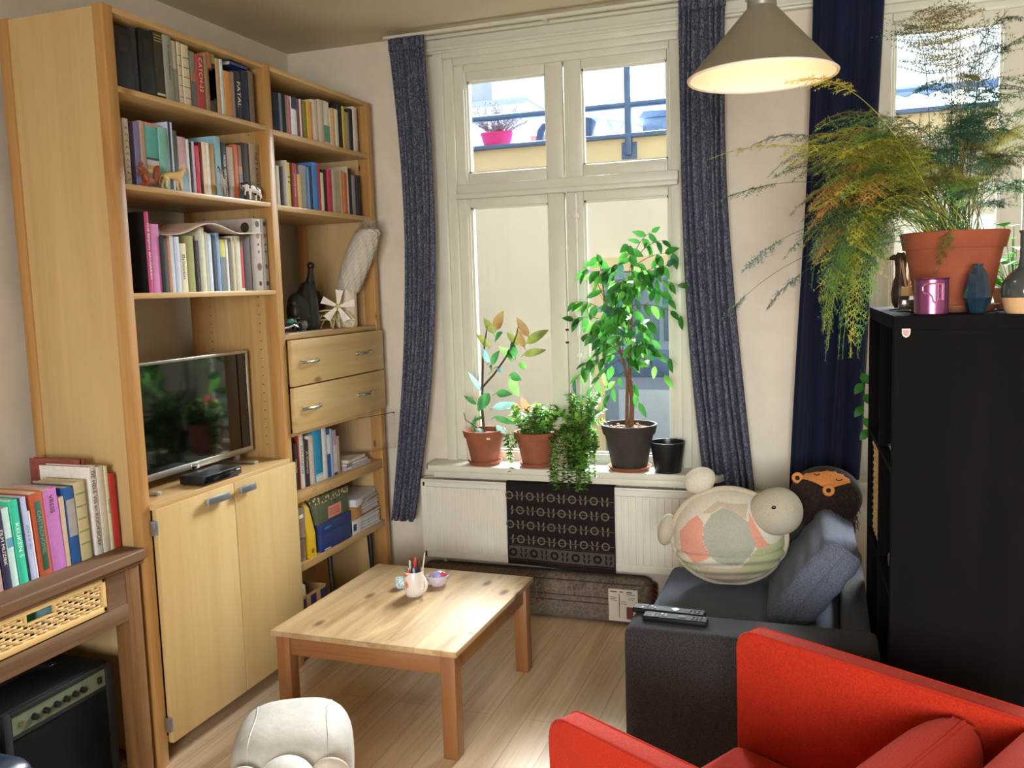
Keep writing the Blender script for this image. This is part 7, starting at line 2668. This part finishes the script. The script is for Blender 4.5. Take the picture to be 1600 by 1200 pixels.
# stalk that falls over the pot's front
frond(V(FX - 0.02, FY - 0.12, zs + 0.01), V(FX - 0.03, FY - 0.19, zs + 0.05), V(FX - 0.075, FY - 0.185, zs - 0.13), 'ol', 0.03, 12, 0.35)
g = MB()
for k in range(14):
    p0 = from_pot()
    x1 = p0.x + rnd.uniform(-0.06, 0.10)
    g.tube([p0, p0.lerp(V(x1, p0.y, 2.1), 0.5) + V(rnd.uniform(-.01, .01), 0, 0), V(x1, p0.y + rnd.uniform(-.05, .05), rnd.uniform(1.95, 2.28))], [0.0016, 0.0013, 0.0008], 5)
g.build('wiry_stem', AFM['d'], af)

# ================================================================== outside: the house across the yard
YO = 8.0
mcw = plaster('cream_render', 'd9d5bd', 1.2, 0.05, 0.9, 0.2)
moc = plaster('ochre_render', 'dacb9e', 2.0, 0.05)
mbl_ = flat('7d9bbb', 0.45, 0, 0.12, 10)
mdb = flat('4a6a8c', 0.4, 0, 0.12, 10)  # both blues paled, outdoor haze put into the colour
ho_ = thing('neighbour_house', 'cream rendered house across the yard with a roof terrace', 'house', (-1.0, YO + 1.5, -0.4))
MB().box((-7, YO, -0.4), (7, YO + 3.0, 2.655)).build('wall', mcw, ho_)
MB().box((-7, YO - 0.04, 2.655), (7, YO + 3.0, 2.850)).build('ochre_band', moc, ho_)
MB().box((-7, YO - 0.10, 2.848), (7, YO + 0.10, 2.885), 0.006).box((-7, YO + 0.1, 2.848), (7, YO + 3.0, 2.852)).build('coping', mdb, ho_)
dn = MB().box((-2.01, YO - 0.05, -0.4), (-1.925, YO, 1.69)).box((-2.01, YO - 0.05, 1.69), (-0.80, YO, 1.815)).box((-0.885, YO - 0.05, -0.4), (-0.80, YO, 1.69)).build('door_frame', moc, ho_)
dd = MB().box((-1.925, YO - 0.025, -0.4), (-0.885, YO - 0.005, 1.69)).build('door', flat('7c93a6', 0.45, 0, 0.06, 4), ho_)
mdg = flat('5b7488', 0.3, 0, 0.1, 4)
for (xa, xb, za, zb, mm) in ((-1.86, -1.42, 1.06, 1.62, mdg), (-1.38, -0.95, 1.06, 1.62, mdg), (-1.80, -1.10, -0.1, 0.62, flat('a9bcc4', 0.4, 0, 0.06, 5))):
    MB().box((xa, YO - 0.035, za), (xb, YO - 0.022, zb), 0.004).build('door_panel', mm, dd)
MB().box((-1.92, YO - 0.045, 0.74), (-0.89, YO - 0.022, 0.98), 0.006).build('door_rail', mdb, dd)
tag(MB().box((-9, 4.25, -0.45), (9, YO + 4, -0.40)).build('courtyard_paving', plaster('paving', '4d4b47', 4, 0.1), None, (0, 6, -0.42)), 'grey paved courtyard between the two houses', 'paving')
# railing on the parapet
rl = thing('terrace_railing', 'dark blue metal railing along the roof terrace outside the window', 'railing', (-2.2, YO - 0.07, 2.66))
MB().tube([(-4.6, YO - 0.07, 3.130), (0.2, YO - 0.07, 3.130)], 0.028, 10).build('handrail', mdb, rl)
for x in (-4.25, -3.24, -1.66, -0.35):
    p = MB().box((x - 0.028, YO - 0.098, 2.70), (x + 0.028, YO - 0.042, 3.62), 0.004)
    po = p.build('post', mdb, rl)
    q = MB().box((x - 0.068, YO - 0.056, 2.668), (x + 0.068, YO - 0.040, 2.812), 0.004).build('base_plate', mdb, po)
    g = MB()
    for sx in (-0.05, 0.05):
        for z in (2.69, 2.79):
            g.sphere((x + sx, YO - 0.058, z), 0.008, 8, 6)
    g.build('bolt', flat('8fa3b5', 0.4, 0.5), q)
# pink planter
pk = thing('pink_planter', 'bright pink planter with a bare shrub on the terrace outside the left fanlight', 'planter', (-2.92, YO + 0.02, 2.885))
MB().lathe([(0, 0), (0.125, 0), (0.155, 0.105), (0.162, 0.108), (0.162, 0.128), (0.148, 0.128), (0.12, 0.02), (0, 0.02)], (-2.92, YO + 0.02, 2.885), 36, None, 1.0, 0.42).build('pot', flat('d8307f', 0.4, 0, 0.06), pk)
MB().lathe([(0, 0.10), (0.145, 0.10)], (-2.92, YO + 0.02, 2.885), 24, None, 1.0, 0.42).build('soil', M['soil'], pk)
g = MB()
rnd = random.Random(6)
for k in range(46):
    a = rnd.uniform(-1.2, 1.2)
    L = rnd.uniform(0.16, 0.33)
    p0 = V(-2.92 + rnd.uniform(-0.09, 0.09), YO + 0.02, 2.985)
    p1 = p0 + V(math.sin(a) * L, rnd.uniform(-.04, .06), math.cos(a) * L)
    g.tube([p0, p0.lerp(p1, 0.5) + V(0.01, 0, 0.015), p1], [0.004, 0.003, 0.0015], 5)
    for j in range(9):
        q = p0.lerp(p1, 0.35 + 0.65 * j / 9)
        g.leaf(q, V(rnd.uniform(-1, 1), 0, rnd.uniform(0.2, 1)), (0, -1, 0), 0.026, 0.010, 0.1, 0.1, 2)
g.build('shrub', flat('7d7680', 0.9, 0, 0.3, 30), pk, smooth=180, recalc=False)
# terrace things
vp = thing('vent_pipe', 'bent dark vent pipe on the terrace right of the pink planter', 'pipe', (-2.57, YO + 0.25, 2.852))
MB().tube([(-2.60, YO + 0.25, 2.852), (-2.56, YO + 0.25, 3.03), (-2.53, YO + 0.25, 3.07), (-2.40, YO + 0.25, 3.07)], 0.035, 10).build('pipe', flat('34495f', 0.5), vp)
MB().lathe([(0, 0), (0.06, 0), (0.05, 0.02), (0.035, 0.025), (0, 0.025)], (-2.60, YO + 0.25, 2.852), 18).build('flange', flat('34495f', 0.5), vp)
tag(MB().box((-2.72, YO + 0.42, 2.852), (-2.14, YO + 0.55, 3.02)).build('low_brick_wall', flat('cf9a86', 0.9, 0, 0.12, 8), None, (-2.45, YO + 0.5, 2.852)), 'low pinkish brick wall on the terrace behind the vent pipe', 'wall')
pb = thing('roof_box', 'dark grey storage box on the terrace behind the right fanlight', 'box', (-1.45, YO + 0.6, 2.852))
MB().box((-1.62, YO + 0.35, 2.852), (-0.70, YO + 0.75, 3.08), 0.02).build('body', flat('7d90a5', 0.6, 0, 0.15), pb)
MB().prism([(-1.66, 3.075), (-0.66, 3.075), (-0.70, 3.11), (-1.60, 3.14)], 'y', YO + 0.32, YO + 0.78, 0.006).build('lid', flat('647a92', 0.6, 0, 0.15), pb)
pa = thing('garden_table', 'white folding table on the terrace beside the dark storage box', 'table', (-1.95, YO + 0.30, 2.852))
MB().box((-2.16, YO + 0.2, 2.852), (-2.06, YO + 0.4, 3.10), 0.01).build('pedestal', flat('3c5068', 0.5), pa)
MB().cbox((-1.88, YO + 0.30, 3.06), (0.56, 0.25, 0.015), 0.004, 1, (0, math.radians(13), 0)).build('table_top', flat('d8dfe6', 0.5), pa)
MB().tube([(-1.80, YO + 0.25, 2.852), (-1.92, YO + 0.25, 3.06)], 0.014, 8).build('leg', M['white'], pa)
MB().tube([(-1.92, YO + 0.35, 2.852), (-1.80, YO + 0.35, 3.04)], 0.014, 8).build('leg', M['white'], pa)
# far roofs over the terrace, haze put into their pale colours
def far_roof(name, label, x0, x1, y, z0, z1, col, hip=0.4):
    t = thing(name, label, 'roof', ((x0 + x1) / 2, y, z0))
    MB().prism([(x0, z0), (x1, z0), (x1 - hip, z1), (x0 + hip, z1)], 'y', y, y + 3).build('slope', flat(col, 0.8, 0, 0.15, 3), t)
    MB().box((x0 + hip, y - 0.05, z1 - 0.06), (x1 - hip, y + 3.05, z1 + 0.06), 0.03).build('ridge', flat('bccbdc', 0.7), t)
    MB().box((x0 + hip + 0.3, y + 0.4, z1), (x0 + hip + 0.9, y + 1.0, z1 + 0.7)).build('chimney', flat('c2cddb', 0.8), t)
    return t


far_roof('distant_roof', 'pale blue hazy roof far behind the pink planter', -9.5, -4.3, 18.0, 3.2, 5.4, 'e4edf6', 1.6)
# tiled lean-to roof seen through the second window
lr = thing('tiled_roof', 'grey blue tiled roof seen through the window behind the fern', 'roof', (1.2, YO + 0.4, 2.885))
g = MB()


def tile(u, v):
    x = 0.15 + 3.2 * u
    return (x, YO + 0.10 + 0.9 * v, 2.90 + 0.30 * v + 0.014 * math.sin(x * 2 * math.pi / 0.17) - 0.022 * ((v * 5) % 1.0))


g.sheet(tile, 120, 25)
g.build('tiles', flat('8ca3be', 0.6, 0, 0.15, 12), lr, smooth=180)
MB().tube([(0.15, YO + 1.0, 3.215), (3.35, YO + 1.0, 3.215)], 0.05, 10).build('ridge', flat('5f7896', 0.6), lr)
MB().box((0.15, YO + 0.95, 2.852), (3.35, YO + 1.05, 3.2)).build('back_wall', flat('8ca3be', 0.6), lr)
